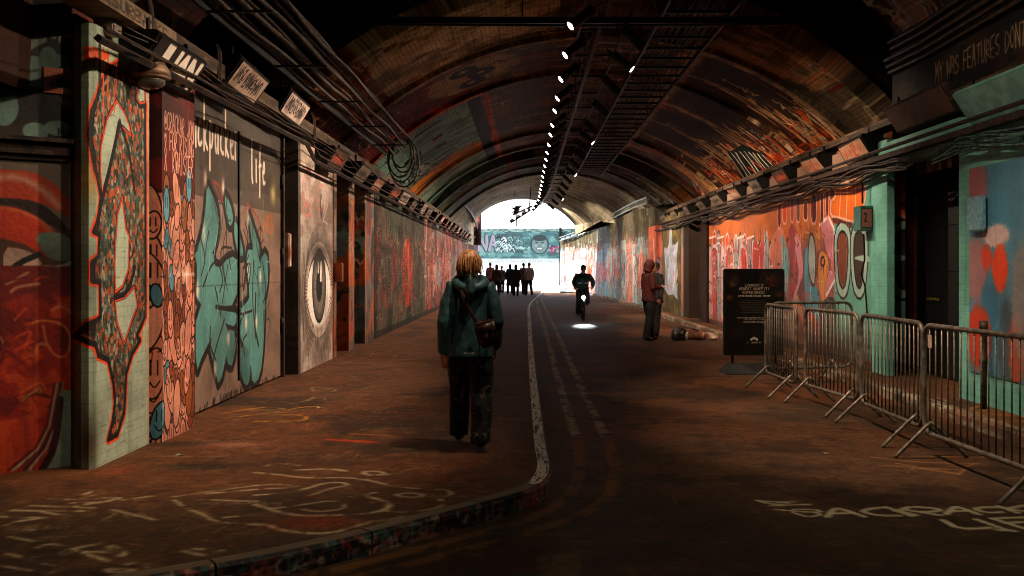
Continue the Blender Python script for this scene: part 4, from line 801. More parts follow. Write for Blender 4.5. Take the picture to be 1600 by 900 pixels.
for (px_, py_, r, c) in ((310, 693, .5, '2c241c'), (365, 694, .3, 'a8705c'), (185, 735, .12, '8c4a38'), (490, 815, .25, '7a3a20'), (320, 728, .3, '2c2218')): a, b = pw(px_, py_); cvw.glow(a, b, r, .14, c, .8)
cvw.text('MARTIN', *pw(780, 655), .12, .06, .014, '9a8a70', .6)
for k in range(30): a, b = random.uniform(-3.1, -.9), random.uniform(5.5, 12); cvw.scribble(a, b, random.uniform(.3, .8), random.uniform(.1, .3), .014, random.choice(['9a8468', 'a0583a', '8a8068', '7a6a54']), .4)
for c_, th_ in (('2a1f16', .66), ('9a7a58', .68)): cvw.mix(np.clip((cvw.noise(.12, .16, 3)-th_+.08)/.08, 0, 1), c_, .16)
cvw.a *= (1+.3*(cvw.noise(.035, .035, 2)-.5))[..., None]
M['pavement'] = imat('pavement_surface', cvw, .82, bump=.4, spec=.22, wear=.2)
# kerb: u is the run of the kerb, v 0-.12 its face and .12-.3 its top
cvk = Cv(0, 0, 70, .3, 60, '8c8270', ppv=200)
uk = np.linspace(0, 70, cvk.W)[None]*np.ones((cvk.H, 1)); vk = np.linspace(0, .3, cvk.H)[:, None]*np.ones((1, cvk.W))
cvk.patches(['5a5246', 'a89c86', '6f6250'], .4, .1, .5, .08, .7)
face = (vk < .125)*(uk < 9.6); cvk.mix(face.astype(np.float32), '3a2c28', .9); 
cvk.patches(['6a2018', '24404a', '18130f', '7a4a48', '2c4a40', '8a3a2a', '141010'], .35, .2, .5, .03, .95, mask=face)
cvk.busy(700, 2, 0, 9.6, .12, ['8a3424', '3a6058', 'a89a84', '141010', '6a2a20', '7a5a60', '2c4a44'], .06, .012, .8, .3, .6)
for k in range(30): a = random.uniform(3.5, 9.2); cvk.text(random.choice('OUARECB2'), a, .015, .09, .1, .018, random.choice(['a89888', '8a8070', '9a5a40', '5f7a70']), .55, soft=.01)
cvk.text('CIAIN', 8.2, .02, .09, .07, .014, 'c0b898', .9)
cvk.mix(((vk > .125)*(uk < 8)).astype(np.float32), '5c503e', .8)
cvk.mix(((vk > .125)*(uk > 8)).astype(np.float32), 'e0d8c4', .9); cvk.patches(['5c5040', '443a2e'], .5, .05, .66, .05, .8, mask=(vk > .125)*(uk > 8)); cvk.patches(['4a4034', '2c251c'], .09, .03, .66, .04, .8, mask=(vk > .125)*(uk > 8))
M['kerb'] = imat('kerb_paint', cvk, .7, bump=.4, wear=.3)
# ================================================================ GEOMETRY OF THE TUNNEL
def struct(o, **k): return tag(o, kind='structure', **k)
def wallslab(name, X0, X1, Z0, Z1, h0, h1, cv, mat, right=False, parent=None):
    """a wall slab whose painted face lies at x = X0"""
    vs, uv = [], []
    for X in (X0, X1):
        for Z in (Z0, Z1):
            for h in (h0, h1): vs.append((X, Z, h)); uv.append(cv.uv((-Z if right else Z)-(abs(X1-X0) if X == X1 else 0), h))
    f = [(0, 1, 3, 2), (4, 6, 7, 5), (0, 4, 5, 1), (2, 3, 7, 6), (0, 2, 6, 4), (1, 5, 7, 3)]
    return mobj(name, vs, f, mat, parent, uv)
def prism(name, plan, h0, h1, uvf, mat, parent=None):
    """vertical wall over a plan polyline given with its run u: (x, y, u); painted by uvf(u, h)"""
    vs, uv, fs = [], [], []
    for (x, y, u) in plan: vs += [(x, y, h0), (x, y, h1)]; uv += [uvf(u, h0), uvf(u, h1)]
    n = len(plan)
    for i in range(n-1): fs.append((2*i, 2*i+2, 2*i+3, 2*i+1))
    return vs, uv, fs, n
def solidwall(name, plan, h0, h1, cv, mat, off, parent=None, tops=None):
    """the same with thickness: off(x, y) gives the back point"""
    vs, uv, fs, n = prism(name, plan, h0, h1, cv.uv, mat)
    if tops:
        for i in range(n): x, y, _ = vs[2*i+1]; vs[2*i+1] = (x, y, tops[i]); uv[2*i+1] = cv.uv(plan[i][2], tops[i])
    k = len(vs)
    for i in range(n):
        x, y = off(plan[i][0], plan[i][1])
        for j in (0, 1): vs.append((x, y, vs[2*i+j][2])); uv.append(uv[2*i+j])
    for i in range(n-1): fs += [(k+2*i, k+2*i+1, k+2*i+3, k+2*i+2), (2*i+1, 2*i+3, k+2*i+3, k+2*i+1), (2*i, k+2*i, k+2*i+2, 2*i+2)]
    fs += [(0, 1, k+1, k), (2*n-2, k+2*n-2, k+2*n-1, 2*n-1)]
    return mobj(name, vs, fs, mat, parent, uv)
def flatpoly(name, pts, h, cv, mat, thick=None):
    vs = [(x, y, h) for x, y in pts]; uv = [cv.uv(x, y) for x, y in pts]
    return mobj(name, vs, [tuple(range(len(pts)))], mat, None, uv, fix=False)
# ground far and wide, road, pavements
g = mobj('ground', [(-400, 66, -.02), (400, 66, -.02), (400, 600, -.02), (-400, 600, -.02), (-400, -200, -.02), (400, -200, -.02)], [(0, 1, 2, 3), (4, 5, 1, 0)], M['pave_out'], fix=False); struct(g)
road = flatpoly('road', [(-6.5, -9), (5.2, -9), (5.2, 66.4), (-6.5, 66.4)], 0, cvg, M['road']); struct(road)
KL = [(-6.2, 2.0), (-4.4, 3.1), (-3.2, 3.86), (-2.4, 4.4), (-1.79, 4.80), (-1.5, 5.0), (-1.18, 5.26), (-.93, 5.5), (-.68, 5.79), (-.44, 6.07), (-.2, 6.36), (.0, 6.6), (.13, 6.88), (.19, 7.3), (.19, 7.8), (.17, 8.4), (.14, 16.4), (.15, 30), (.15, 38), (.28, 44), (.62, 52), (1.0, 60), (1.1, 66.2)]
def densify(P, step):
    out = [Vector(P[0])]; acc = 0; pts = [Vector(p) for p in P]; need = step; res = [pts[0]]
    for a, b in zip(pts, pts[1:]):
        L = (b-a).length; d = need
        while d <= L: res.append(a+(b-a)*d/L); d += step
        need = d-L
    return res
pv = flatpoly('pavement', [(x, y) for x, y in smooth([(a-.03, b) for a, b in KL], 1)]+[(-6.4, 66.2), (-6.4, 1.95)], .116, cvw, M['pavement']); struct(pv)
def kerbline(P, hgt, wid, side, cv, mat, parent, step=.92, u00=0):
    fine = densify(smooth(P, 2), .115); per = int(step/.115); u = u00
    for s0 in range(0, len(fine)-per, per):
        seg = fine[s0:s0+per+1]; vs, uv = [], []; n = len(seg)
        for i, p in enumerate(seg):
            d = (fine[min(s0+i+1, len(fine)-1)]-fine[max(s0+i-1, 0)]).normalized(); nrm = Vector((-d.y, d.x))*side
            sh = (.006 if i == 0 else -.006 if i == n-1 else 0); q = p+d*sh; uu = u+i*.115; z = hgt+random.uniform(-.0008, .0008) if i in (0,) else hgt
            for (k, hh, vv_) in ((0, -.01, 0), (0, hgt-.018, .105), (.018, hgt+.006, .128), (wid, hgt+.006, .29), (wid, -.01, .3)):
                r = q+nrm*k; vs.append((r.x, r.y, hh)); uv.append(cv.uv(uu, vv_))
        fs = [(5*i+j, 5*i+j+1, 5*i+j+6, 5*i+j+5) for i in range(n-1) for j in range(4)]+[tuple(range(5)), tuple(range(5*n-1, 5*n-6, -1))]
        mobj('kerb_stone', vs, fs, mat, parent, uv); u += per*.115
kerbline(KL, .12, .105, 1, cvk, M['kerb'], pv)
pr = mobj('pavement_right', *(lambda P: ([(x, y, .116) for x, y in P], [tuple(range(len(P)))]))([(4.5, -9), (7.5, -9), (7.5, 66.2), (2.0, 66.2), (2.1, 65.7), (3.05, 63.2), (3.95, 60.3), (4.2, 55), (4.4, 49), (4.5, 42)]), M['pavement'], None, None, fix=False); pr.name = 'side_pavement'; struct(pr)
l_ = pr.data.uv_layers.new(name='UVMap')
for lp in pr.data.loops: co = pr.data.vertices[lp.vertex_index].co; l_.data[lp.index].uv = cvw.uv(co.x-7.2, co.y)
cvk2 = Cv(0, 0, 70, .3, 20, '8c8270', ppv=100); cvk2.patches(['5a5246', 'a89c86', '6a5a48', '7c5a48'], .4, .1, .5, .06, .8); cvk2.grime(.4); M['kerb_right'] = imat('kerb_right_paint', cvk2, .8)
kerbline([(4.45, -2), (4.45, 40), (4.45, 44), (4.38, 50), (4.15, 56), (3.9, 60)], .12, .15, -1, cvk2, M['kerb_right'], pr)

# --- left side
S = math.hypot(1.78, 1.38)
wl = lambda name, label, **k: None
t = solidwall('wall', [(-5.27, 6.05, -2.32), (-3.42, 7.49, 0)], -.05, 4.4, cvr, M['red_mural'], lambda x, y: (x-.3, y+.4))
tag(t, 'slanting dark wall at the near left corner painted with sweeping red and orange swirls', 'wall')
bm = bmesh.new(); a_ = Vector((-5.27, 6.05, 0)); d_ = (Vector((-3.42, 7.49, 0))-a_).normalized(); nn = Vector((d_.y, -d_.x, 0))
Mx = Matrix(((d_.x, nn.x, 0, a_.x), (d_.y, nn.y, 0, a_.y), (0, 0, 1, 0), (0, 0, 0, 1)))
box(bm, 0, 0, 2.44, 2.33, .07, 2.53, Mx); box(bm, 0, 0, 2.53, 2.33, .13, 2.56, Mx); box(bm, 0, .0, 2.40, 2.33, .03, 2.44, Mx)
tag(bobj('door_beam', bm, M['rust']), 'horizontal steel lintel beam above the red swirl mural', 'beam')
plan = [(-3.75, 7.62, 7.2), (-3.44, 7.52, 7.21), (-3.36, 7.42, 7.24), (-3.29, 7.36, 7.28), (-3.23, 7.35, 7.34), (-3.2, 7.40, 7.4), (-3.2, 8.45, 8.45), (-3.75, 8.46, 8.55)]
o = solidwall('pier', plan, -.05, 3.42, cvp, M['green_pier'], lambda x, y: (-3.8, 7.9)); tag(o, 'pale green brick pier with a black and orange outlined figure filled with coloured dabs', 'pier')
cvx = Cv(7, 0, 15, 3.5, 30, '2f2a20'); cvx.patches(['4a4a38', '1c1814', '5a2a1c', '6a6048'], .4, .6, .5, .05, .8); cvx.grime(.4); M['recess'] = imat('recess_paint', cvx, .7, brick='h')
o = wallslab('wall', -3.5, -4.0, 8.44, 14.1, -.05, 3.45, cvx, M['recess']); tag(o, 'dark recessed brick wall showing between the painted piers on the left', 'wall')
o = wallslab('pier', -3.11, -3.5, 8.5, 9.33, -.05, 3.3, cvd, M['doodle_pier']); tag(o, 'narrow pier crowded with pink, brown and blue doodle faces under white handwriting', 'pier')
dr = empty('double_door', (DX, 11.9, 0), 0, 'tall double steel doors with teal graffiti and white backpacker life lettering', 'door')
def child_slab(*a, **k):
    o = wallslab(*a, **k); o.location = -dr.location; o.parent = dr; return o
child_slab('door_leaf', DX, DX-.08, 9.98, 11.55, .14, 3.46, cvo, M['door_paint']); child_slab('door_leaf', DX-.012, DX-.09, 11.58, 13.62, .14, 3.46, cvo, M['door_paint'])
bm = bmesh.new(); box(bm, DX-.1, 9.9, .1, DX+.03, 9.975, 3.53); box(bm, DX-.1, 13.63, .1, DX+.03, 13.7, 3.53); box(bm, DX-.1, 9.976, 3.465, DX+.03, 13.629, 3.53); o = bobj('door_frame', bm, M['rust'], dr); o.location = -dr.location
bm = bmesh.new()
for z in (.75, 1.7, 2.7): cyl(bm, (DX+.01, 13.62, z), (DX+.01, 13.62, z+.18), .02, 8); cyl(bm, (DX+.01, 9.98, z), (DX+.01, 9.98, z+.18), .02, 8)

for o in shells('hinge', bm, M['dark_metal'], dr, True): o.location = -dr.location
bm = bmesh.new(); box(bm, DX, 11.56, .3, DX+.02, 11.6, 3.2); o = bobj('meeting_strip', bm, M['dark_metal'], dr); o.location = -dr.location
o = wallslab('pier', -3.2, -3.6, 13.98, 16.5, -.05, 3.42, cve, M['eye_mural']); tag(o, 'broad pier painted with one huge grey and pink human eye', 'pier')
o = wallslab('wall', -3.62, -4.0, 16.4, 21.1, -.05, 3.4, cvc, M['pilaster_paint']); tag(o, 'recessed brick wall behind the thin painted pilasters past the eye mural', 'wall')
for z0, z1, lab in ((16.55, 16.8, 'narrow strip of wall in green and orange right behind the eye mural'), (17.95, 18.55, 'slim brick pilaster with orange base past the eye mural'), (19.75, 20.95, 'wider pilaster streaked orange and blue just before the long green wall')):
    o = wallslab('pilaster', -3.2, -3.7, z0, z1, -.05, 3.35, cvc, M['pilaster_paint']); tag(o, lab, 'pilaster')
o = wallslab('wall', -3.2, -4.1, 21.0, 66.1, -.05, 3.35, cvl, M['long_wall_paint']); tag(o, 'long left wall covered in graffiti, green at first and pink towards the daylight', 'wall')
for (y0, x0, lab) in ((13.86, -3.30, 'small orange and white box on the dark jamb left of the eye mural'), (16.62, -3.08, 'small orange box on the wall right of the eye mural')):
    bm = bmesh.new(); box(bm, x0-.12, y0-.07, 1.62 if y0 < 15 else 1.38, x0+.02, y0+.07, 2.1 if y0 < 15 else 1.7); bmesh.ops.bevel(bm, geom=bm.edges[:], offset=.015, segments=2, affect='EDGES')
    o = bobj('wall_box', bm, pm('orange_box' + str(int(y0)), 'c8b4a4' if y0 < 15 else 'a8501f', .5, c2='8a4a2c' if y0 < 15 else '6a2a14', scale=5)); tag(o, lab, 'box')

# --- ledge, cornice and lamp troughs on both sides
cvcn = Cv(0, 0, 60, .3, 30, '55412f', ppv=120); cvcn.patches(['7a6650', '33241b', '5a4330'], .5, .3, .5, .08, .8)
for k in range(60): cvcn.scribble(random.uniform(0, 58), .04, random.uniform(.6, 1.2), .18, .018, random.choice(['1c1410', '2a1c14']), .9)
cvcn.rect(0, 0, 2.2, .3, 'c0a88c', .6); cvcn.text('NAPERSURBANKS', .15, .05, .19, .11, .02, '1c1410', .9); cvcn.grime(.3); M['cornice'] = imat('cornice_paint', cvcn, .7, bump=.3)
def cornice(x0, x1, z0, z1, h0, h1, lab):
    vs = [(X, Z, h) for X in (x0, x1) for Z in (z0, z1) for h in (h0, h1)]; uv = [cvcn.uv(Z-z0, (h-h0)/(h1-h0)*.3) for X in (x0, x1) for Z in (z0, z1) for h in (h0, h1)]
    o = mobj('cornice', vs, [(0, 1, 3, 2), (4, 6, 7, 5), (0, 4, 5, 1), (2, 3, 7, 6), (0, 2, 6, 4), (1, 5, 7, 3)], M['cornice'], None, uv); tag(o, lab, 'cornice')
cornice(-3.02, -3.3, 6.4, 65, 3.5, 3.64, 'tagged cornice beam running along the top of the left wall')
cornice(4.92, 5.2, 6, 36, 3.56, 3.66, 'tagged cornice beam running along the top of the right wall')
bm = bmesh.new(); tube(bm, [(-2.97, 6.9, 3.20), (-2.97, 9.2, 3.24), (-2.97, 13.5, 3.29), (-2.97, 14.0, 3.12), (-2.97, 16, 3.11), (-2.97, 65, 3.11)], .032, 4); tube(bm, [(-2.92, 6.9, 3.27), (-2.92, 13.5, 3.36), (-2.92, 14.1, 3.2), (-2.92, 65, 3.2)], .014, 6)
tag(bobj('ledge_rail', bm, M['rust']), 'low steel rail under the row of lamp troughs on the left wall', 'rail')
bm = bmesh.new(); box(bm, 4.82, 7.5, 3.08, 4.92, 36, 3.15); tube(bm, [(4.8, 7.5, 3.22), (4.78, 20, 3.18), (4.8, 36, 3.2)], .025, 6)
tag(bobj('ledge_rail', bm, M['rust']), 'low steel rail under the row of lamp troughs on the right wall', 'rail')
plates = []
for i, (txt, base, ink, big) in enumerate((('JUAN', 'c8b0a0', '1a1412', 1), ('VIZ BONCHAC', 'c4a898', '1a1412', 0), ('UNDERSTAND', 'd0b8ac', '1a1412', 0), ('', '5a3c2a', 'c8582c', 0), ('', '7a6a5c', '2a1c16', 0), ('', 'a86a50', 'c8b4a4', 0), ('VIZI', 'b08870', 'a83c28', 0))):
    c = Cv(0, 0, 1.2, .32, 110, base); c.patches(['8a7464'], .3, .2, .6, .06, .5)
    if big:
        c.rect(0, 0, 1.2, .32, '1c1512', .85); c.text(txt, .07, .03, .26, .22, .085, 'e8dccf', 1, 0, .25, jit=0)
    elif txt: c.text(txt, .08, .09, .17, .98/len(txt)*.78, .022, ink, .95, jit=.12); c.scribble(.1, .07, 1.0, .2, .016, ink, .8)
    else: c.scribble(.1, .06, 1.0, .2, .026, ink, .9); c.scribble(.3, .06, .6, .2, .02, ink, .8)
    c.stroke([(0, 0), (1.2, 0), (1.2, .32), (0, .32)], .03, '241a14', .9, closed=True); plates.append(imat('plate_%d_paint' % i, c, .6, bump=.1, wear=.15))
def trough(x, z, h, side, plate, lab, body=None, L=1.1, s=1.0):
    r = empty('lamp_trough', (x, z, h), 0, lab, 'lamp trough', 'lamp troughs along the wall ledges')
    k = side*s                                    # side +1: faces +x (left wall); plate tips down towards the road
    A = [(-.20*k, .16*s), (.10*k, .16*s), (.12*k, .13*s), (-.06*k, -.15*s), (-.20*k, -.15*s)]
    vs = [(a, y, b) for y in (-L/2, L/2) for a, b in A]; n = 5
    fs = [tuple(range(n)), tuple(range(2*n-1, n-1, -1))]+[(i, (i+1) % n, n+(i+1) % n, n+i) for i in range(n)]
    r.rotation_euler = (random.uniform(-.05, .05), random.uniform(-.08, .08), random.uniform(-.04, .04)) if body is None else (0, 0, 0); mobj('housing', vs, fs, body or M['dark_metal'], r)
    e = .004*side; pa, pb = (.125*k+e, .115*s), (-.045*k+e, -.135*s)
    y0, y1 = -L/2+.05, L/2-.05
    vs = [(pa[0], y0, pa[1]), (pa[0], y1, pa[1]), (pb[0], y1, pb[1]), (pb[0], y0, pb[1])]
    vs += [(v[0]-.02*side, v[1], v[2]) for v in vs]
    uv = [(0, 1), (1, 1), (1, 0), (0, 0)] if side > 0 else [(1, 1), (0, 1), (0, 0), (1, 0)]
    mobj('front_plate', vs, [(0, 1, 2, 3), (7, 6, 5, 4), (0, 4, 5, 1), (1, 5, 6, 2), (2, 6, 7, 3), (3, 7, 4, 0)], plate, r, uv*2)
    bm = bmesh.new()
    for y in (-L/2+.12, L/2-.12): box(bm, -.03*side-.01, y-.015, .16*s, -.03*side+.02, y+.015, .16*s+.12)
    shells('bracket', bm, M['dark_metal'], r)
    return r
nm = ['lettered in bold white capitals, first on the left wall', 'white with black scribbled tag, second on the left wall', 'pinkish white with thin black tag, third on the left wall', 'dark with an orange splash, above the pilasters']
L_ = [(8.35, 3.31, 0), (10.55, 3.58, 1), (12.7, 3.64, 2), (15.6, 3.31, 3)]
for i, (z, h, p) in enumerate(L_): trough(-2.98, z, h, 1, plates[p], 'slanted lamp trough '+nm[i])
ord_ = ['fifth', 'sixth', 'seventh', 'eighth', 'ninth', 'tenth', 'eleventh', 'twelfth', 'thirteenth', 'fourteenth', 'fifteenth', 'sixteenth', 'seventeenth', 'eighteenth', 'nineteenth', 'twentieth', 'twenty first', 'twenty second', 'twenty third', 'twenty fourth', 'twenty fifth', 'twenty sixth', 'twenty seventh']
z = 17.8; i = 0
while z < 62:
    trough(-3.0+random.uniform(-.04, .03), z+random.uniform(-.2, .2), 3.29+random.uniform(-.03, .04), 1, plates[[4, 5, 3, 1, 4, 2, 4][i % 7]], 'slanted lamp trough, %s along the ledge of the left wall' % ord_[i], L=random.uniform(.9, 1.35)); z += 2.15; i += 1
trough(4.88, 10.1, 3.36, -1, pm('teal_plate', '7fb0a4', .4, spec=.6), 'big teal lamp trough above the blue and red panel at the right edge', M['teal'], 1.9, 1.25)
trough(4.95, 12.5, 3.6, -1, pm('brown_plate', '5a3c2a', .6), 'big brown lamp trough above the dark doorway on the right', M['rust'], 1.9, 1.1)
for i, (z, p) in enumerate([(14.7, 6), (16.8, 6), (18.9, 3), (21.0, 4), (23.1, 5), (25.3, 4), (27.5, 4), (30, 4), (32.5, 4), (35, 4)]):
    trough(4.88, z, 3.34, -1, plates[p], 'slanted lamp trough on the right ledge, %s past the doorway' % (['first', 'second', 'third', 'fourth']+ord_)[i])

# --- right side
tw = empty('wall', (5.0, 12, 0), 0, 'teal painted brick wall around the dark doorway on the right', 'wall')
def tch(name, *a, **k): o = wallslab(name, *a, right=True, **k); o.location = -tw.location; o.parent = tw; return o
tch('wall_pier', 5.0, 5.1, 13.78, 14.42, -.05, 3.4, cvt, M['teal_wall']); tch('wall_pier', 4.99, 5.1, -8.5, 11.47, -.05, 3.3, cvt, M['teal_wall'])
tch('lintel', 5.0, 5.15, 11.471, 13.779, 3.0, 3.35, cvt, M['teal_wall']); 
o = wallslab('mural_panel', 4.975, 4.988, 8.0, 11.17, .45, 2.72, cvb, M['spray_panel'], right=True); tag(o, 'blue and red spray painted panel with orange rings at the right edge', 'mural panel')
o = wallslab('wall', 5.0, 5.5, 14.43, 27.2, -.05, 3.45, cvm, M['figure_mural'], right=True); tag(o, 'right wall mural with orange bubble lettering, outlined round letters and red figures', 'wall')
bm = bmesh.new(); box(bm, 5.3, 11.2, .1, 5.32, 16.2, 3.1); o = None; bm.free()
ent = empty('doorway_room', (5.8, 13.5, 0), 0, 'dark lobby behind the teal doorway with a red brown panel and a black door', 'lobby')
def ech(name, bm, mat): o = bobj(name, bm, mat, ent); o.location = -ent.location; return o
bm = bmesh.new(); box(bm, 5.9, 10.9, .05, 6.0, 16.4, 3.4); box(bm, 5.5, 10.8, .05, 6.0, 10.89, 3.4); box(bm, 5.5, 16.4, .05, 6.0, 16.5, 3.4); box(bm, 5.5, 10.9, 3.3, 5.9, 16.4, 3.4); ech('lobby_wall', bm, M['black'])
bm = bmesh.new(); box(bm, 5.66, 13.0, .13, 5.72, 14.4, 2.75); ech('black_door', bm, M['black'])
bm = bmesh.new()
for z in (.7, 1.56, 2.18): box(bm, 5.652, 13.03, z, 5.659, 14.37, z+.012)
box(bm, 5.64, 14.28, 1.0, 5.659, 14.33, 1.2); ech('door_trim', bm, M['dark_metal'])
bm = bmesh.new(); box(bm, 5.62, 14.42, .13, 5.70, 16.3, 2.95); ech('side_panel', bm, pm('red_brown_panel', '5a1f16', .6, c2='2a120e'))
cs = Cv(0, 0, .5, .09, 260, '14130c'); cs.text('THIS WAY TO TOILETS', .02, .025, .04, .019, .006, 'c8b850', 1, jit=0)
o = mobj('door_notice', [(5.648, 14.05, 1.14), (5.648, 13.6, 1.14), (5.648, 13.6, 1.22), (5.648, 14.05, 1.22), (5.655, 14.05, 1.14), (5.655, 13.6, 1.14), (5.655, 13.6, 1.22), (5.655, 14.05, 1.22)], [(0, 1, 2, 3), (7, 6, 5, 4), (0, 4, 5, 1), (1, 5, 6, 2), (2, 6, 7, 3), (3, 7, 4, 0)], imat('notice_paint', cs, .5, bump=0), ent, [(0, 0), (1, 0), (1, 1), (0, 1)]*2); o.location = -ent.location
vl = empty('wall_light', (5.45, 14.5, 2.3), 0, 'unlit vertical tube light on brackets inside the dark doorway', 'light')
bm = bmesh.new(); cyl(bm, (0, 0, -.45), (0, 0, .42), .035, 10); bobj('tube', bm, M['conduit'], vl, True)
bm = bmesh.new(); tube(bm, [(0, 0, .2), (.2, .15, .2)], .012, 6); tube(bm, [(0, 0, -.15), (.2, .2, -.1)], .012, 6); shells('bracket', bm, M['conduit'], vl)
# meter box with pink number, blue box on panel
cm = Cv(0, 0, .3, .36, 200, 'b06a64'); cm.text('26', .08, .12, .16, .07, .03, '1c1412', 1, jit=0); cm.stroke([(0, 0), (.3, 0), (.3, .36), (0, .36)], .03, '2a3a36', 1, closed=True)
mb = empty('meter_box', (4.9, 14.5, 2.33), 0, 'green meter box with the pink number 26 on the teal pier', 'box')
bm = bmesh.new(); box(bm, -.08, -.16, -.18, .1, .16, .18); bmesh.ops.bevel(bm, geom=bm.edges[:], offset=.01, segments=1, affect='EDGES'); bobj('box_case', bm, pm('green_case', '3f6a60', .45), mb)
mobj('number_plate', [(-.106, -.15, -.16), (-.106, .15, -.16), (-.106, .15, .16), (-.106, -.15, .16)] and [(.145, .15, 0)]*0 or [(-.07, -.163, -.14), (.09, -.163, -.14), (.09, -.163, .14), (-.07, -.163, .14), (-.07, -.1605, -.14), (.09, -.1605, -.14), (.09, -.1605, .14), (-.07, -.1605, .14)], [(0, 1, 2, 3), (7, 6, 5, 4), (0, 4, 5, 1), (1, 5, 6, 2), (2, 6, 7, 3), (3, 7, 4, 0)], imat('number_paint', cm, .5, bump=0), mb, [(0, 0), (1, 0), (1, 1), (0, 1)]*2)
bm = bmesh.new(); tube(bm, [(0, 0, .22), (0, 0, .8), (.03, .02, .95)], .014, 6); tube(bm, [(.02, 0, -.22), (.04, .02, -.6), (.0, .05, -.8), (.06, .05, -1.0), (.1, .0, -1.9)], .012, 6); bobj('feed_pipe', bm, M['dark_metal'], mb)
bm = bmesh.new(); box(bm, -.05, -.17, -.19, .02, .17, .19); bmesh.ops.bevel(bm, geom=bm.edges[:], offset=.015, segments=2, affect='EDGES')
o = bobj('access_cover', bm, pm('blue_spray', '4f7d90', .4, c2='7aa0a8', scale=20, bump=.3)); o.location = (4.93, 10.86, 2.2); tag(o, 'raised blue cover plate on the blue and red panel at the right edge', 'cover plate')
bm = bmesh.new(); tube(bm, [(0, 0, .1), (0, 0, .58), (0, 0, .6), (0, 0, .64), (0, 0, .66), (0, 0, .95), (0, 0, .97), (0, 0, 1.05)], [.034, .034, .046, .046, .034, .034, .046, .04], 10)
o = bobj('standpipe', bm, M['conduit'], None, True); o.location = (4.85, 10.55, 0); tag(o, 'short dark standpipe in front of the blue and red panel', 'pipe')
# upper right wall with handwriting
cu = Cv(-14.5, 3.5, -5, 5.2, 70, '241c16'); cu.patches(['15110e', '3a2c20'], .5, .4)
cu.text('MY NBS FEATURES DONT', *RW(1462, 130, 5.3), .24, .09, .022, 'b09a7c', .9, 0, .3, jit=.1); cu.scribble(*RW(1500, 165, 5.3), 1.5, .2, .02, '7a6a54', .6)
cu.grime(.3); M['upper_wall'] = imat('upper_wall_paint', cu, .8, brick='h')
o = wallslab('wall', 5.3, 5.7, -8, 14.4, 3.45, 5.3, cu, M['upper_wall'], right=True); tag(o, 'dark wall above the right ledge with scratchy pale handwriting', 'wall')
bd = empty('conduit_bundle', (5.2, 10, 4.5), 0, 'bundle of conduits running above the handwriting at the top right', 'conduits')
for k in range(7):
    bm = bmesh.new(); x = 5.22-.05*(k % 3); hh = 4.42+.075*k; tube(bm, [(x-5.2, 14.3-10-.05*k, hh-4.5), (x-5.2+.02, 3, hh-4.52), (x-5.2-.02, 0, hh-4.48), (x-5.2, -5, hh-4.5)], .028, 8); tube(bm, [(x-5.2, 4.3-.05*k, hh-4.5), (x-5.15, 4.36-.05*k, hh-4.5), (x-5.0, 4.4-.05*k, hh-4.5)], .028, 8); bobj('conduit', bm, M['conduit'], bd, True)
# far pier and curving wall
RWp = [(4.93, 27.2), (4.93, 28.1), (5.15, 28.2), (5.15, 29.9), (4.9, 30.0), (4.88, 31.2), (4.86, 34), (4.78, 37), (4.68, 42), (4.55, 49), (4.32, 55), (3.98, 60.3), (3.1, 63.2), (2.24, 65.7)]
tops = [3.45, 3.45, 3.45, 3.45, 3.45, 3.4, 3.4, 3.9, 4.12, 4.1, 4.05, 4.0, 3.6, 3.4]
acc = 27.2; plan = []
for i, p in enumerate(RWp):
    if i: acc += (Vector(p)-Vector(RWp[i-1])).length if p[1] > 31.2 else p[1]-RWp[i-1][1]
    plan.append((*p, -acc))
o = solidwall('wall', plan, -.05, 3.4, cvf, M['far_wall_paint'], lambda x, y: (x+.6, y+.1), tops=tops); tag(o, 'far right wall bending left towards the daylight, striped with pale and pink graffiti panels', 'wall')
bm = bmesh.new(); P_ = [(4.78-.12, 38.5, 4.2), (4.56, 42, 4.26), (4.42, 49, 4.24), (4.18, 55, 4.18), (3.82, 60.3, 4.05), (2.95, 63, 3.7), (2.1, 65.5, 3.45)]
tray = empty('cable_tray', (4.3, 50, 4.2), 0, 'pale cable tray along the top of the curving far right wall', 'cable tray')
fineP = densify(P_, .9)
bm = bmesh.new(); tube(bm, [p-Vector((4.3, 50, 4.2))+Vector((0, 0, .16)) for p in smooth([Vector(q) for q in P_], 1) and fineP], .035, 6); tube(bm, [p-Vector((4.3, 50, 4.2))-Vector((0, 0, .06)) for p in fineP], .035, 6); shells('tray_rail', bm, M['tray'], tray)
for a, b in zip(fineP, fineP[1:]):
    bm = bmesh.new(); A = a.lerp(b, .08)-Vector((4.3, 50, 4.2)); B = a.lerp(b, .82)-Vector((4.3, 50, 4.2)); up = Vector((0.05, 0, .11))
    vs = [bm.verts.new(v) for v in (A-up*.3, B-up*.3, B+up, A+up, A-up*.3+Vector((.06, 0, 0)), B-up*.3+Vector((.06, 0, 0)), B+up+Vector((.06, 0, 0)), A+up+Vector((.06, 0, 0)))]
    for f in ((0, 1, 2, 3), (7, 6, 5, 4), (0, 4, 5, 1), (1, 5, 6, 2), (2, 6, 7, 3), (3, 7, 4, 0)): bm.faces.new([vs[i] for i in f])
    bobj('tray_cover', bm, M['tray'], tray)

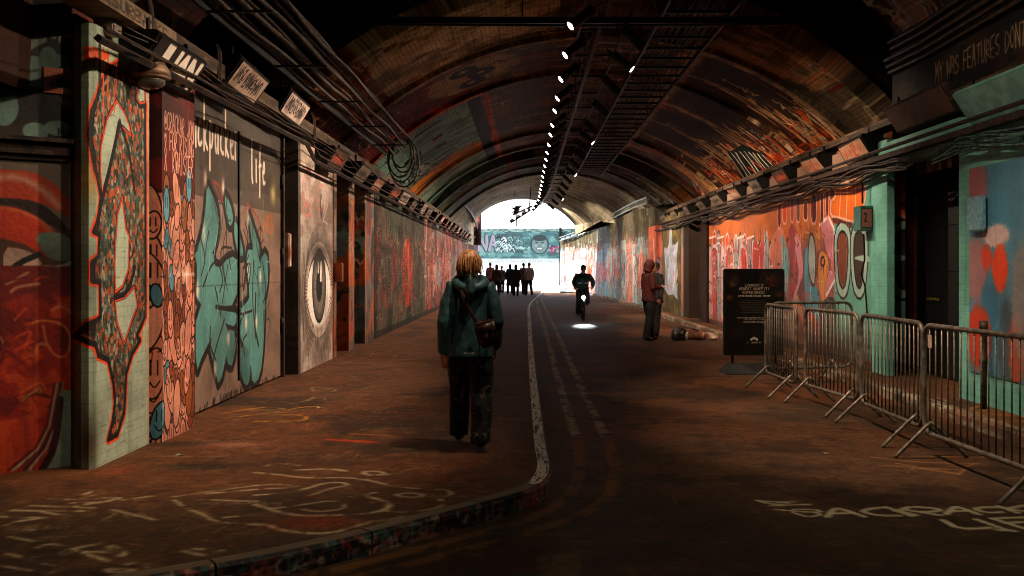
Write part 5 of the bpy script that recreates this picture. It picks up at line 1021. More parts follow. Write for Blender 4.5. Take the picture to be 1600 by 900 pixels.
# --- vaults
def arcpts(PL, PR, A, n=40, dr_=2.9):
    """circle arc through PL, PR with crown height A, dropping straight at both ends"""
    (x0, h0), (x1, h1) = PL, PR
    xm = (x0+x1)/2; hm = (h0+h1)/2; s = A-hm; c = (x1-x0)/2; Rr = (c*c+s*s)/(2*s); out = []
    t = math.asin(min(1, c/Rr)) if s < c else math.pi-math.asin(min(1, c/Rr))
    for i in range(n+1):
        a = -t+2*t*i/n; f = i/n; out.append((xm+Rr*math.sin(a), A-Rr+Rr*math.cos(a)+(h1-h0)*(f-.5)))
    return [(x0, 2.9)]+out+[(x1, dr_)]
def vault(name, stations, cv, mat, off=.35, ends=True, uvx=None):
    """stations: list of (profile points, z or function z(x))"""
    vs, uv, fs = [], [], []; n = len(stations[0][0])
    for prof, zf_ in stations:
        for i, (x, h) in enumerate(prof):
            z = zf_(x) if callable(zf_) else zf_; vs.append((x, z, h))
            th = math.atan2(x-VX, h-VC)*VR; uv.append(cv.uv(th if uvx is None else x, z))
    m = len(stations)
    for k in range(m-1):
        for i in range(n-1): fs.append((k*n+i, k*n+i+1, (k+1)*n+i+1, (k+1)*n+i))
    base = len(vs); cx = sum(p[0] for p in stations[0][0])/n
    for k in range(m):                                # outer skin
        for i in range(n):
            x, z, h = vs[k*n+i]; d = Vector((x-cx, h-1.0)).normalized(); vs.append((x+d.x*off, z, h+max(d.y, 0)*off)); uv.append(uv[k*n+i])
    for k in range(m-1):
        for i in range(n-1): fs.append((base+k*n+i, base+(k+1)*n+i, base+(k+1)*n+i+1, base+k*n+i+1))
    for k in (0, m-1):
        for i in range(n-1): fs.append((k*n+i, base+k*n+i, base+k*n+i+1, k*n+i+1))
    o = mobj(name, vs, fs, mat, None, uv); o.data.polygons.foreach_set('use_smooth', [abs(p.normal.y) < .5 for p in o.data.polygons]); return struct(o)
main = arcpts((-3.85, 3.42), (6.5, 3.47), 5.95)
zs = lambda x: 14.5+(x+3.2)*.235
sk = lambda f: (lambda x: zs(x)*(1-f)+34.5*f)
vault('vault', [(main, sk(f)) for f in np.linspace(0, 1, 12)], cva, M['vault_paint'])
main2 = arcpts((-3.9, 3.45), (6.55, 3.5), 6.0)
e45 = arcpts((-3.85, 3.5), (6.2, 3.7), 5.98); 
st = [(main2, 37.6), (main2, 41), (e45, 45)]
for z, xl, xr, hl, hr, A in ((49, -3.6, 5.2, 3.7, 3.95, 5.8), (52, -3.2, 3.9, 4.0, 4.1, 5.55), (54, -2.85, 2.65, 4.2, 3.95, 5.38)): st.append((arcpts((xl, hl), (xr, hr), A, dr_=min(hr-.02, 2.9+(z-45)*.2) if z < 53 else 3.42), z))
vault('vault', st, cv2, M['vault_paint_far'])
def rib(z0, z1, cv, mat, PL=(-3.85, 3.42), PR=(6.5, 3.47), A=5.95):
    a = arcpts(PL, PR, A); b_ = arcpts((PL[0]+.09, PL[1]), (PR[0]-.09, PR[1]), A-.09); n = len(a); vs, uv, fs = [], [], []
    for prof, z in ((a, z0), (b_, z0), (b_, z1), (a, z1)):
        for x, h in prof: vs.append((x, z, h)); uv.append(cv.uv(math.atan2(x-VX, h-VC)*VR, z))
    for k in range(3):
        for i in range(n-1): fs.append((k*n+i, k*n+i+1, (k+1)*n+i+1, (k+1)*n+i))
    o = mobj('vault_rib', vs, fs, mat, None, uv); struct(o)
for z0, z1 in ((18.22, 18.5), (21.7, 21.95), (30.9, 31.1), (34.1, 34.48)): rib(z0, z1, cva, M['vault_paint'])
for z0, z1 in ((37.62, 38.0), (41.0, 41.25), (44.7, 45.0)): rib(z0, z1, cv2, M['vault_paint_far'], (-3.88, 3.45), (6.35, 3.6), 5.97)
gapp = arcpts((-3.98, 3.5), (7.0, 3.8), 6.35)
vault('vault', [(gapp, 34.2), (gapp, 37.9)], cv2, M['vault_paint_far'], off=.2)
spl = [(-3.65, 2.9), (-3.62, 3.95), (-3.35, 4.3), (-3.0, 4.62), (-2.3, 5.25), (-1.2, 5.9), (0, 6.3), (1.2, 6.45), (2.4, 6.4), (3.4, 6.1), (4.3, 5.62), (4.9, 5.25), (5.4, 4.9), (5.45, 2.9)]
ze = lambda x: 10.4+(x+3.6)*.43
spn = smooth(spl, 2)
vault('vault', [(spn, ze), (spn, 6.0), (spn, -9)], cvn, M['vault_paint_near'], uvx=1)
# dark recess between the near vault and the main vault
bm = bmesh.new(); vs = lambda pts: [bm.verts.new(p) for p in pts]
bm.faces.new(vs([(-4.4, 9, 7.4), (7.2, 9, 7.4), (7.2, 18, 7.4), (-4.4, 18, 7.4)])); bm.faces.new(vs([(-4.4, 9, 2.5), (-4.4, 18, 2.5), (-4.4, 18, 7.4), (-4.4, 9, 7.4)])); bm.faces.new(vs([(7.2, 9, 2.5), (7.2, 18, 2.5), (7.2, 18, 7.4), (7.2, 9, 7.4)]))
bmesh.ops.solidify(bm, geom=bm.faces[:], thickness=.15); struct(bobj('roof_recess', bm, M['soot']))
ar = main; fv = []; ff = []
for i, (x, h) in enumerate(ar): fv += [(x, zs(x)-.004, h+.3), (x, zs(x)-.004, 7.5)]
k = len(fv); fv += [(a, b+.25, c) for a, b, c in fv]
for i in range(len(ar)-1): ff += [(2*i, 2*i+2, 2*i+3, 2*i+1), (k+2*i, k+2*i+1, k+2*i+3, k+2*i+2), (2*i, k+2*i, k+2*i+2, 2*i+2)]
ctx = Cv(-4.5, 3, 7, 7.6, 50, '1f1813'); ctx.patches(['120e0b', '2c221a'], .6, .3); ctx.text('XRANIF', -2.55, 5.15, .2, .26, .04, '6a604c', .8)
for k_ in range(10): ctx.scribble(random.uniform(4, 6), random.uniform(4, 5.2), .5, .25, .03, '3c3024', .7)
for k_ in range(5): ctx.ell(4.2+.35*k_, 5.9-.3*k_, .5, .14, '3a2a1c', .7, rot=-.3)
uvs_ = [ctx.uv(v[0], v[2]) for v in fv]; struct(mobj('arch_face', fv, ff, imat('arch_face_paint', ctx, .85, brick='h', bump=.6), None, uvs_))
# unseen shells added against daylight: side backing, end wall behind the camera, roof
bm = bmesh.new()
box(bm, -7.2, -9.6, -.1, -6.9, 5.5, 8); box(bm, 7.6, -9.6, -.1, 7.9, 54.5, 8); box(bm, -4.9, 7.6, -.1, -4.45, 54.5, 8); box(bm, -6.9, -9.9, -.1, 7.6, -9.6, 8); box(bm, -6.9, 5.2, -.1, -6.6, 9, 8); box(bm, -6.6, 8.5, -.1, -4.9, 9, 8)
struct(bobj('backing_shell', bm, M['soot']))
bm = bmesh.new(); box(bm, -7.5, -10, 8.01, 8.2, 54.4, 8.6); box(bm, -30, 54.41, -.1, -4.25, 55.0, 9); box(bm, 5.2, 54.41, -.1, 30, 55.0, 9); struct(bobj('sun_block_roof', bm, M['soot']))
nsp = arcpts((-2.85, 4.2), (2.65, 3.95), 5.38, dr_=3.42); fv, ff = [], []
for x, h in nsp: fv += [(x, 54.05, h+.1), (x, 54.05, 9), (x, 54.39, h+.1), (x, 54.39, 9)]
for i in range(len(nsp)-1): a = 4*i; ff += [(a, a+4, a+5, a+1), (a+2, a+3, a+7, a+6), (a, a+2, a+6, a+4)]
k = len(fv); fv += [(-4.6, 54.05, 3.36), (-2.86, 54.05, 3.36), (-2.86, 54.05, 9), (-4.6, 54.05, 9), (2.655, 54.05, 3.42), (4.5, 54.05, 3.98), (8, 54.05, 4.0), (8, 54.05, 9), (2.655, 54.05, 9)]; ff += [(k, k+1, k+2, k+3), (k+4, k+5, k+6, k+7, k+8)]
struct(mobj('portal_face', fv, ff, M['soot']))
# shelves between wall tops and vault feet
bm = bmesh.new(); box(bm, -4.4, 7.3, 3.44, -3.3, 14.3, 3.47); box(bm, -4.4, 14.4, 3.455, -3.3, 66, 3.475); box(bm, 5.21, 6, 3.455, 5.29, 14.4, 3.47); box(bm, 5.2, 14.44, 3.48, 7.3, 36, 3.5)
struct(bobj('wall_shelf', bm, M['soot']))
# ================================================================ CEILING SERVICES AND LIGHTS
def spot_head(name_parent_label=None):
    r = empty('spotlight', (0, 0, 0))
    bm = bmesh.new(); stack(bm, [(0, 0, .12, .045, .045), (0, 0, .10, .065, .065), (0, 0, -.24, .072, .072), (0, 0, -.29, .078, .078), (0, 0, -.29, .070, .070), (0, 0, -.255, .066, .066)], 14); o = bobj('barrel', bm, M['black'], r, True)
    bm = bmesh.new(); tube(bm, [(0, 0, -.262), (0, 0, -.287)], [.052, .052], 16); bobj('lens', bm, M['lens'], r)
    bm = bmesh.new(); tube(bm, [(-.09, 0, 0), (-.1, 0, .22), (.1, 0, .22), (.09, 0, 0)], .012, 6); bobj('yoke', bm, M['dark_metal'], r)
    bm = bmesh.new()
    for k in range(5): tube(bm, [(0, 0, .02+.02*k), (0, 0, .028+.02*k)], .075, 14)
    bobj('cooling_fin', bm, M['black'], r)
    return r
proto = spot_head(); used = [False]
def place_spot(x, y, z, target, power, label, tint=(1, .77, .55), size=72, blend=.6):
    o = copy_tree(proto)
    o.location = (x, y, z); d = Vector(target)-Vector((x, y, z)); o.rotation_euler = (-d).to_track_quat('Z', 'Y').to_euler()
    tag(o, label, 'spotlight', 'spotlights on the ceiling track')
    if power > 0:
        ld = bpy.data.lights.new('spot_lamp', 'SPOT'); ld.energy = power; ld.spot_size = R(size); ld.spot_blend = blend; ld.shadow_soft_size = .05; ld.color = tint
        l = bpy.data.objects.new('spot_lamp', ld); col.objects.link(l); l.parent = o; l.location = (0, 0, -.30)
    return o
def drop(o):
    for ch in list(o.children): drop(ch)
    bpy.data.objects.remove(o)
def cardinal(n):
    w1 = ['', 'first', 'second', 'third', 'fourth', 'fifth', 'sixth', 'seventh', 'eighth', 'ninth', 'tenth', 'eleventh', 'twelfth', 'thirteenth', 'fourteenth', 'fifteenth', 'sixteenth', 'seventeenth', 'eighteenth', 'nineteenth', 'twentieth']
    return w1[n] if n <= 20 else ['twenty ', 'thirty '][n//10-2]+w1[n % 10] if n % 10 else ['', '', '', 'thirtieth'][n//10]
def trackx(z): return 1.1-max(0, z-46)*.03
LZ = [3.2, 5.6, 7.3, 9.4, 11.3, 13.2, 15.0, 16.9, 18.8, 20.3, 22.3, 23.9, 25.8, 27.6, 29.3, 31.2, 33, 34.8, 36.6, 38.4, 40.3, 42.2, 44.2, 46.5, 49, 52, 55]
LP_ = {3.2: .4, 5.6: .38, 7.3: .85, 9.4: .45, 11.3: .7, 13.2: .8, 15.0: 1.7, 16.9: .5, 18.8: 1.0, 20.3: .7}
for i, z in enumerate(LZ):
    p = LP_.get(z, 1.5 if z > 30 else 1.1)
    place_spot(trackx(z)-.3, z, 4.98, ((-3.1, z-1.1, 1.8) if z > 9 else (-2.6, z+1.2, 1.3)), LAMP*p*(.8 if z > 20 else 1), 'black ceiling spotlight aimed at the left wall, %s from the camera' % cardinal(i+1))
RZ = [6.2, 8.6, 11.8, 14.3, 16.0, 18.0, 20.6, 23.4, 25.3, 27.0, 29.0, 31.5, 34, 37, 40, 43, 46, 49.5, 53]
RP_ = {6.2: .35, 8.6: 1.3, 11.8: 1.3, 14.3: .9, 16.0: 1.1, 18.0: 1.3}
for i, z in enumerate(RZ):
    place_spot(trackx(z)+.38, z, 4.98, (4.7 if z > 12 else 3.9, z+(2.4 if i % 4 else -.6) if z > 12 else z+1.0, 2.3 if z > 12 else .2), LAMP*(.95 if z > 12 else .78)*RP_.get(z, 1.3), 'black ceiling spotlight aimed at the right wall, %s from the camera' % cardinal(i+1), size=84 if z > 12 else 72)
place_spot(1.5, 7.2, 4.98, (4.9, 10.2, 2.9), LAMP*.55, 'black ceiling spotlight turned towards the teal trough at the right edge')  # extra lamp out of view, added to brighten trough and handwriting
place_spot(1.5, 3.4, 4.98, (2.6, 5.6, 0), LAMP*.22, 'black ceiling spotlight aimed at the road in the right foreground')  # extra fill lamp out of view, added to lift the dark foreground
drop(proto)
tr = empty('lighting_track', (1.1, 30, 5.2), 0, 'long ceiling track carrying the two rows of spotlights', 'lighting track')
bm = bmesh.new(); tube(bm, [(trackx(z)-1.1, z-30, .02) for z in (3, 20, 46, 52, 56.5)], .045, 8); bobj('main_rail', bm, M['conduit'], tr, True)
for s in (-.3, .38):
    bm = bmesh.new(); tube(bm, [(trackx(z)-1.1+s, z-30, .0) for z in (3, 20, 46, 52, 56.5)], .02, 6); bobj('side_rail', bm, M['dark_metal'], tr)
z = 4.2
while z < 56:
    bm = bmesh.new(); x = trackx(z)-1.1; tube(bm, [(x-.32, z-30, .0), (x+.4, z-30, .0)], .018, 6); tube(bm, [(x, z-30, 0), (x, z-30, .9)], .01, 6); shells('hanger', bm, M['dark_metal'], tr); z += 1.8
bm = bmesh.new()
for k in range(3):
    pts = [(trackx(zz)-1.1+.06*(k-1)+.03*math.sin(zz*1.3+k), zz-30, .10+.05*abs(math.sin(zz*.9+k*2))) for zz in np.linspace(3, 56, 70)]; tube(bm, pts, .012, 5)
shells('wiring', bm, M['black'], tr, True)
# ladder-like cable tray right of the crown
lt = empty('ladder_tray', (2.5, 25, 5.35), 0, 'ladder shaped cable tray hanging right of the crown of the vault', 'cable tray')
for s in (-.5, .5):
    bm = bmesh.new(); box(bm, s-.02, -11.5, -.04, s+.02, 15, .04); bobj('tray_rail', bm, M['dark_metal'], lt)
z = -11.3
while z < 15: bm = bmesh.new(); box(bm, -.48, z-.03, -.03, .48, z+.03, .01); bobj('rung', bm, M['dark_metal'], lt); z += .8
bm = bmesh.new()
for k in range(9): tube(bm, [(-.35+.09*k+.03*math.sin(zz+k), zz, .04+.02*(k % 2)) for zz in np.linspace(-11.4, 14.8, 24)], .02, 5)
shells('tray_cable', bm, M['cable'], lt, True); z = -10
bm = bmesh.new()
while z < 15:
    for s in (-.5, .5): tube(bm, [(s, z, 0), (s, z, .55 if s < 0 else .35)], .01, 5)
    z += 2.4
shells('hanger', bm, M['dark_metal'], lt)
# tie beam across
tb = empty('tie_beam', (1, 14.2, 5.14), 0, 'dark horizontal beam crossing the whole tunnel just below the vault', 'beam')
bm = bmesh.new(); box(bm, -4.3, -.05, -.045, 4.1, .05, .045); tube(bm, [(-4.3, -.09, -.07), (0, -.09, -.09), (4.1, -.09, -.06)], .018, 6); bobj('beam_bar', bm, M['dark_metal'], tb)
bm = bmesh.new()
for x in (-2.9, -1.05, 1.9, 3.4): tube(bm, [(x, 0, -.05), (x, 0, 1.6)], .012, 6); pass
shells('hanger_rod', bm, M['dark_metal'], tb)
# cable bundle on the left
cb = empty('cable_bundle', (-2.6, 14, 4.1), 0, 'thick bundle of cables running high along the left side, ending in a coil', 'cables')
for k in range(15):
    bm = bmesh.new(); ox = -.24+.035*k; oz = .06*math.sin(k*1.7)+.02*k-.1; pts = [(ox+.015*math.sin(zz*1.1+k)+(.22 if zz > 4.5 else 0)*0, zz, oz+.02*math.sin(zz*1.7+k*2)) for zz in np.linspace(-8, 6.2+(k % 4)*.2, 22)]
    tube(bm, pts, random.uniform(.018, .03), 6); bobj('cable', bm, M['cable'], cb, True)
bm = bmesh.new()
for k in range(5):
    c0 = 6.35+.03*k; q_ = .24+.035*k; tube(bm, [(.05+q_*.8*math.cos(t)+.04*math.sin(k*2), c0+.05*math.sin(2*t), -.12-.05*k+q_*1.3*math.sin(t)) for t in np.linspace(-.3, 6.0, 24)], .018, 6)
shells('cable_coil', bm, M['cable'], cb, True)
for s in (-.26,):
    bm = bmesh.new(); box(bm, s-.015, -8, -.2, s+.015, 6.3, -.12); bobj('tray_rail', bm, M['dark_metal'], cb)
bm = bmesh.new()
for z in np.arange(-7.5, 6.4, 2.4): box(bm, -.26, z-.02, -.21, .34, z+.02, -.19)
shells('tray_rung', bm, M['dark_metal'], cb)
def wires(name, base, lab, n, z0, z1, spread, rad, sag, mat='cable', cat='cables'):
    r = empty(name, base, 0, lab, cat)
    for k in range(n):
        bm = bmesh.new(); a = random.uniform(-1, 1)*spread; b = random.uniform(-1, 1)*spread; ph = random.uniform(0, 6)
        pts = [(a*.4+.03*math.sin(zz*2+ph), zz-base[1], b-sag*abs(math.sin((zz+ph*.2)*1.1))+.02*math.sin(zz*3+ph)) for zz in np.linspace(z0, z1, 30)]
        tube(bm, pts, random.uniform(rad*.6, rad*1.3), 5); bobj('cable', bm, M[mat], r, True)
M['teal_cable'] = pm('teal_cable', '5a8076', .5, c2='1c2824', scale=10)
wires('cable_bundle', (4.8, 10, 3.02), 'loose teal painted cables sagging under the big teal trough at the right edge', 10, 8.5, 11.7, .09, .011, .14, 'teal_cable')
wires('cable_bundle', (4.85, 16, 3.0), 'tangle of thin cables hanging below the right ledge above the figure mural', 10, 12.6, 27.5, .07, .014, .08)
wires('cable_bundle', (4.82, 31, 3.0), 'dark cables along the top of the right wall beside the dark pier', 6, 27.5, 38, .06, .016, .06)
wires('cable_bundle', (-2.9, 16, 3.35), 'thin loose wires looping around the lamp troughs on the left ledge', 3, 7.2, 30, .1, .005, .06)
# steel posts and bracket near the left cornice
for (z, lab) in ((9.72, 'rusty angled strut rising from the left cornice by the steel doors'), (14.1, 'rusty angled strut rising from the left cornice above the eye mural')):
    bm = bmesh.new(); tube(bm, [(-3.0, z, 3.42), (-3.05, z+.15, 3.75), (-3.3, z+.5, 4.15)], .035, 6); tag(bobj('strut', bm, M['rust']), lab, 'strut')
# bell shaped lamp on swan neck
sl = empty('swan_neck_lamp', (-3.04, 8.05, 3.18), 0, 'bell shaped lamp on a curved arm at the top of the green pier', 'lamp')
bm = bmesh.new(); tube(bm, [(0, 0, .30), (0, 0, .2), (0, 0, .13), (0, 0, .03), (0, 0, -.03)], [.03, .045, .08, .15, .165], 18); tube(bm, [(0, 0, -.03), (0, 0, -.05)], [.165, .12], 18); bobj('lamp_shade', bm, pm('rusty_shade', '8a6a50', .5, .3, c2='4a3424'), sl, True)
bm = bmesh.new(); ball(bm, (0, 0, -.06), (.12, .12, .07)); bobj('glass_bowl', bm, pm('dusty_glass', '5a5448', .25, c2='3a352c'), sl, True)
bm = bmesh.new(); tube(bm, smooth([(0, 0, .28), (0, 0, .55), (-.02, -.1, .62), (-.06, -.3, .5), (-.14, -.44, .36)], 2), .032, 10); bobj('arm', bm, M['rust'], sl, True)
bm = bmesh.new(); box(bm, -.24, -.52, .2, -.08, -.36, .46); bmesh.ops.bevel(bm, geom=bm.edges[:], offset=.012, segments=2, affect='EDGES'); bobj('junction_box', bm, pm('grey_box', '9a8a7c', .5, c2='6a5a4e'), sl)
# mosaic tile and round sticker on the dark wall at the left
def on_oblique(px_, py_, w_, h_, canvas, name, lab, cat, thick=.02, disc=False):
    u, v = RM(px_, py_); c = Vector((-3.42, 7.49, 0))+d_*u; c.z = v; n0 = nn
    if disc:
        ring = [(w_*math.cos(t), w_*math.sin(t)) for t in np.linspace(0, 2*math.pi, 25)[:-1]]
    else: ring = [(-w_/2, -h_/2), (w_/2, -h_/2), (w_/2, h_/2), (-w_/2, h_/2)]
    k = len(ring); vs = [tuple(c+d_*a+Vector((0, 0, b))+n0*thick) for a, b in ring]+[tuple(c+d_*a+Vector((0, 0, b))+n0*.001) for a, b in ring]
    mx_ = max(a for a, b in ring); my_ = max(b for a, b in ring); uv = [((a/mx_+1)/2, (b/my_+1)/2) for a, b in ring]*2
    o = mobj(name, vs, [tuple(range(k)), tuple(range(2*k-1, k-1, -1))]+[(i, (i+1) % k, k+(i+1) % k, k+i) for i in range(k)], canvas, None, uv); tag(o, lab, cat)
ct = Cv(0, 0, .28, .26, 300, 'b8683c')
ct.poly([(.04, .06), (.24, .06), (.24, .10), (.2, .11), (.2, .13), (.14, .13), (.14, .16), (.08, .16), (.08, .12), (.04, .12)], '3c5a58')
for k in range(12): ct.stroke([(k*.0235, 0), (k*.0235, .26)], .003, '6a3a22', .7); ct.stroke([(0, k*.0235), (.28, k*.0235)], .003, '6a3a22', .7)
on_oblique(92, 127, .27, .19, imat('mosaic_paint', ct, .3, bump=.1), 'mosaic_panel', 'small orange tile mosaic with a teal cloud shape on the dark wall at far left', 'mosaic')
cs2 = Cv(-.1, -.1, .1, .1, 400, '1c1614'); cs2.ell(0, 0, .09, .09, '7a2c24'); cs2.ell(0, 0, .065, .065, '1c1614'); cs2.stroke(smooth([(-.05, .0), (0, .03), (.05, .01), (0, -.02), (-.04, -.01)], 2), .012, 'a89888'); cs2.stroke([(-.05, -.03), (.05, -.02)], .01, 'a02c20')
on_oblique(100, 158, .055, .055, imat('sticker_paint', cs2, .4, bump=0), 'round_sticker', 'small round dark sticker with red rim on the dark wall under the mosaic', 'sticker', .006, True)
# clutter hanging near the far opening
tk = empty('lighting_track', (-.05, 50, 4.7), 0, 'short slanting track with small lamps hanging before the bright opening', 'lighting track')
bm = bmesh.new(); tube(bm, [(-.75, 0, -.75), (.25, 0, -.1)], .09, 8); tube(bm, [(-.6, 0, -.4), (.35, 0, .05)], .05, 6); tube(bm, [(.2, 0, -.1), (.3, 0, 1.0)], .03, 6); tube(bm, [(-.7, 0, -.7), (-.5, 0, 1.0)], .012, 6); bobj('bar', bm, M['black'], tk)
for k in range(6):
    bm = bmesh.new(); x = -.68+.15*k; ball(bm, (x, -.1, -.66+.1*k), .05, 8, 6); bobj('lamp_bulb', bm, M['lens'] if k % 2 else M['tray'], tk)
bm = bmesh.new(); ball(bm, (0, 0, 0), (.16, .16, .2), 10, 6)
for k in range(14): v = Vector((random.uniform(-1, 1), random.uniform(-.5, .5), random.uniform(-1, 1))).normalized()*random.uniform(.25, .45); tube(bm, [(0, 0, 0), tuple(v)], [.05, .01], 5)
tube(bm, [(0, 0, 0), (.02, 0, 1.4)], .012, 5); tube(bm, [(0, 0, 0), (-.03, 0, -.9)], .03, 5)
o = bobj('hanging_decoration', bm, M['black']); o.location = (-.48, 52, 4.7); tag(o, 'spiky dark hanging fitting silhouetted against the bright opening', 'fitting')
pp = empty('pipe_cluster', (-2.95, 52, 3.6), 0, 'cluster of curved pipes and a red column by the left edge of the opening', 'pipes')
for k in range(3):
    bm = bmesh.new(); tube(bm, smooth([(0, -8+k, 1.0+.12*k), (.15, -5, .9+.12*k), (.2, 0, .7+.1*k), (.15, 5, .3)], 2), .05, 8); bobj('pipe', bm, M['conduit'], pp, True)
bm = bmesh.new(); cyl(bm, (.05, 6, -.6), (.05, 6, 1.2), .3, 14); bobj('column', bm, pm('red_column', '8a5040', .7, c2='4a2c20'), pp, True)

# ================================================================ OUTSIDE, BEYOND THE OPENING
cvh = Cv(-7, 2.6, 5.2, 5.9, 60, '5c8a8c'); cvh.patches(['7aa6a4', '3c6468', '8ab4b0', '4a7a80'], .9, .6, .5, .06, .8); cvh.rect(-7, 5.55, 5.2, 5.9, '88a8a4'); cvh.patches(['c0d0cc', '34585a'], .3, .1, .55, .04, .8, mask=(np.linspace(2.6, 5.9, cvh.H)[:, None] > 5.5)*np.ones((1, cvh.W)))
for ch, u in (('N', -4.75), ('A', -3.75), ('T', -2.75), ('U', -1.95), ('E', -1.2)): cvh.text(ch, u, 3.45, 1.7, .75, .36, '34565c', 1, jit=0); cvh.text(ch, u+.06, 3.5, 1.65, .75, .24, 'a8a0b0' if u < -3 else '4c6c74', 1, jit=0)
for k in range(26): a, b = random.uniform(-3.1, -1.4), random.uniform(3.3, 4.9); cvh.stroke(smooth([(a, b), (a+.3, b+.3), (a+.5, b-.2)], 1), .09, random.choice(['e4ecec', '1c2c30', 'b8c8cc']), .95)
for k in range(12): cvh.scribble(random.uniform(-1.4, .2), random.uniform(3.2, 4.8), .6, .35, .05, random.choice(['c8d8d4', '284448', '9cbab4']), .8)
fc = (1.35, 4.15); cvh.ell(*fc, .95, 1.05, '2c4a50'); cvh.ell(*fc, .78, .95, '7c9294'); cvh.ell(fc[0], fc[1]+.75, .7, .35, '2a4448')
for s in (-1, 1): cvh.ell(fc[0]+s*.28, fc[1]+.22, .16, .07, '22383c'); cvh.stroke(smooth([(fc[0]+s*.12, fc[1]+.42), (fc[0]+s*.3, fc[1]+.5), (fc[0]+s*.48, fc[1]+.4)], 1), .05, '22383c'); cvh.glow(fc[0]+s*.38, fc[1]-.1, .15, .15, 'a8bab8', .7)
cvh.stroke([(fc[0]-.1, fc[1]-.08), (fc[0], fc[1]-.13), (fc[0]+.1, fc[1]-.08)], .05, '34504f'); cvh.poly(smooth([(fc[0]-.4, fc[1]-.35), (fc[0], fc[1]-.42), (fc[0]+.4, fc[1]-.35), (fc[0]+.2, fc[1]-.62), (fc[0]-.2, fc[1]-.62)], 1, True), '22383c'); cvh.poly([(fc[0]-.3, fc[1]-.4), (fc[0]+.3, fc[1]-.4), (fc[0]+.2, fc[1]-.52), (fc[0]-.2, fc[1]-.52)], 'e8eeee')
for k in range(18): a, b = random.uniform(2.4, 3.4), random.uniform(3.2, 4.0); cvh.ell(a, b, .16, .12, random.choice(['9a3c5c', '5c3c74', 'c06078', 'd0a0a8']), .9)
cvh.a *= .62
bx = empty('bridge', (-1, 100, 3), 0, 'low footbridge outside carrying a teal mural with big letters and a smiling face', 'bridge')
o = mobj('mural_board', [(X, Y, h) for X in (-7, 5.2) for Y in (99.5, 99.8) for h in (2.6, 5.6)], [(0, 1, 3, 2), (4, 6, 7, 5), (0, 4, 5, 1), (2, 3, 7, 6), (0, 2, 6, 4), (1, 5, 7, 3)], imat('bridge_mural_paint', cvh, .6, bump=.1, wear=.1), bx, [cvh.uv(X, 2.6+(h-2.6)*1.1) for X in (-7, 5.2) for Y in (0, 1) for h in (2.6, 5.6)]); o.location = -bx.location
bm = bmesh.new(); box(bm, -8, 99.3, 2.2, 5.3, 103, 2.58); o = bobj('deck', bm, pm('bridge_steel', '8a9494', .5), bx); o.location = -bx.location
bm = bmesh.new(); box(bm, 3.3, 99.2, -.02, 3.55, 99.45, 5.7); o = bobj('bridge_post', bm, M['dark_metal'], bx); o.location = -bx.location
bd_ = empty('building', (0, 130, 0), 0, 'sunlit white building facade standing beyond the footbridge', 'building')
bm = bmesh.new(); box(bm, -45, 130, -.1, 45, 140, 26); o = bobj('facade', bm, M['white'], bd_); o.location = -bd_.location
k = -44.0
while k < 45:
    bm = bmesh.new(); box(bm, k+.03, 129.92, 3.2, k+2.9, 129.995, 25.5); o = bobj('wall_panel', bm, M['white'], bd_); o.location = -bd_.location; k += 2.93
# ================================================================ PEOPLE
def hairmat(name, c, c2):
    m, t, b = newmat(name); N, L = t.nodes, t.links
    tc = N.new('ShaderNodeTexCoord'); mp = N.new('ShaderNodeMapping'); mp.inputs['Scale'].default_value = (60, 60, 5); nz = N.new('ShaderNodeTexNoise'); nz.inputs['Scale'].default_value = 1.5
    L.new(tc.outputs['Object'], mp.inputs[0]); L.new(mp.outputs[0], nz.inputs['Vector']); cr = N.new('ShaderNodeValToRGB'); cr.color_ramp.elements[0].position = .35; cr.color_ramp.elements[1].position = .65
    cr.color_ramp.elements[0].color = (*lin(c2), 1); cr.color_ramp.elements[1].color = (*lin(c), 1); L.new(nz.outputs['Fac'], cr.inputs[0]); L.new(cr.outputs[0], b.inputs['Base Color']); b.inputs['Roughness'].default_value = .45
    bp = N.new('ShaderNodeBump'); bp.inputs['Strength'].default_value = .5; bp.inputs['Distance'].default_value = .01; L.new(nz.outputs['Fac'], bp.inputs['Height']); L.new(bp.outputs[0], b.inputs['Normal']); return m
def printed(name, base, a, b_, thr=.6, scale=9):
    m = pm(name, base, .8, scale=8, bump=.35, bscale=14); t = m.node_tree; N, L = t.nodes, t.links; b = N['Principled BSDF']; src = b.inputs['Base Color'].links[0].from_socket
    tc = N.new('ShaderNodeTexCoord'); v = N.new('ShaderNodeTexNoise'); v.inputs['Scale'].default_value = scale; v.inputs['Detail'].default_value = 3; v.inputs['Distortion'].default_value = 1.5; L.new(tc.outputs['Object'], v.inputs['Vector'])
    g = N.new('ShaderNodeMapRange'); g.inputs[1].default_value = thr; g.inputs[2].default_value = thr+.05; L.new(v.outputs['Fac'], g.inputs[0])
    v2 = N.new('ShaderNodeTexNoise'); v2.inputs['Scale'].default_value = scale*2; L.new(tc.outputs['Object'], v2.inputs['Vector']); mx = N.new('ShaderNodeMix'); mx.data_type = 'RGBA'; mx.inputs[6].default_value = (*lin(a), 1); mx.inputs[7].default_value = (*lin(b_), 1); L.new(v2.outputs['Fac'], mx.inputs[0])
    m2 = N.new('ShaderNodeMix'); m2.data_type = 'RGBA'; L.new(g.outputs[0], m2.inputs[0]); L.new(src, m2.inputs[6]); L.new(mx.outputs[2], m2.inputs[7]); L.new(m2.outputs[2], b.inputs['Base Color']); return m
tex_f = bpy.data.textures.new('cloth_folds', 'CLOUDS'); tex_f.noise_scale = .16; tex_f.noise_depth = 2
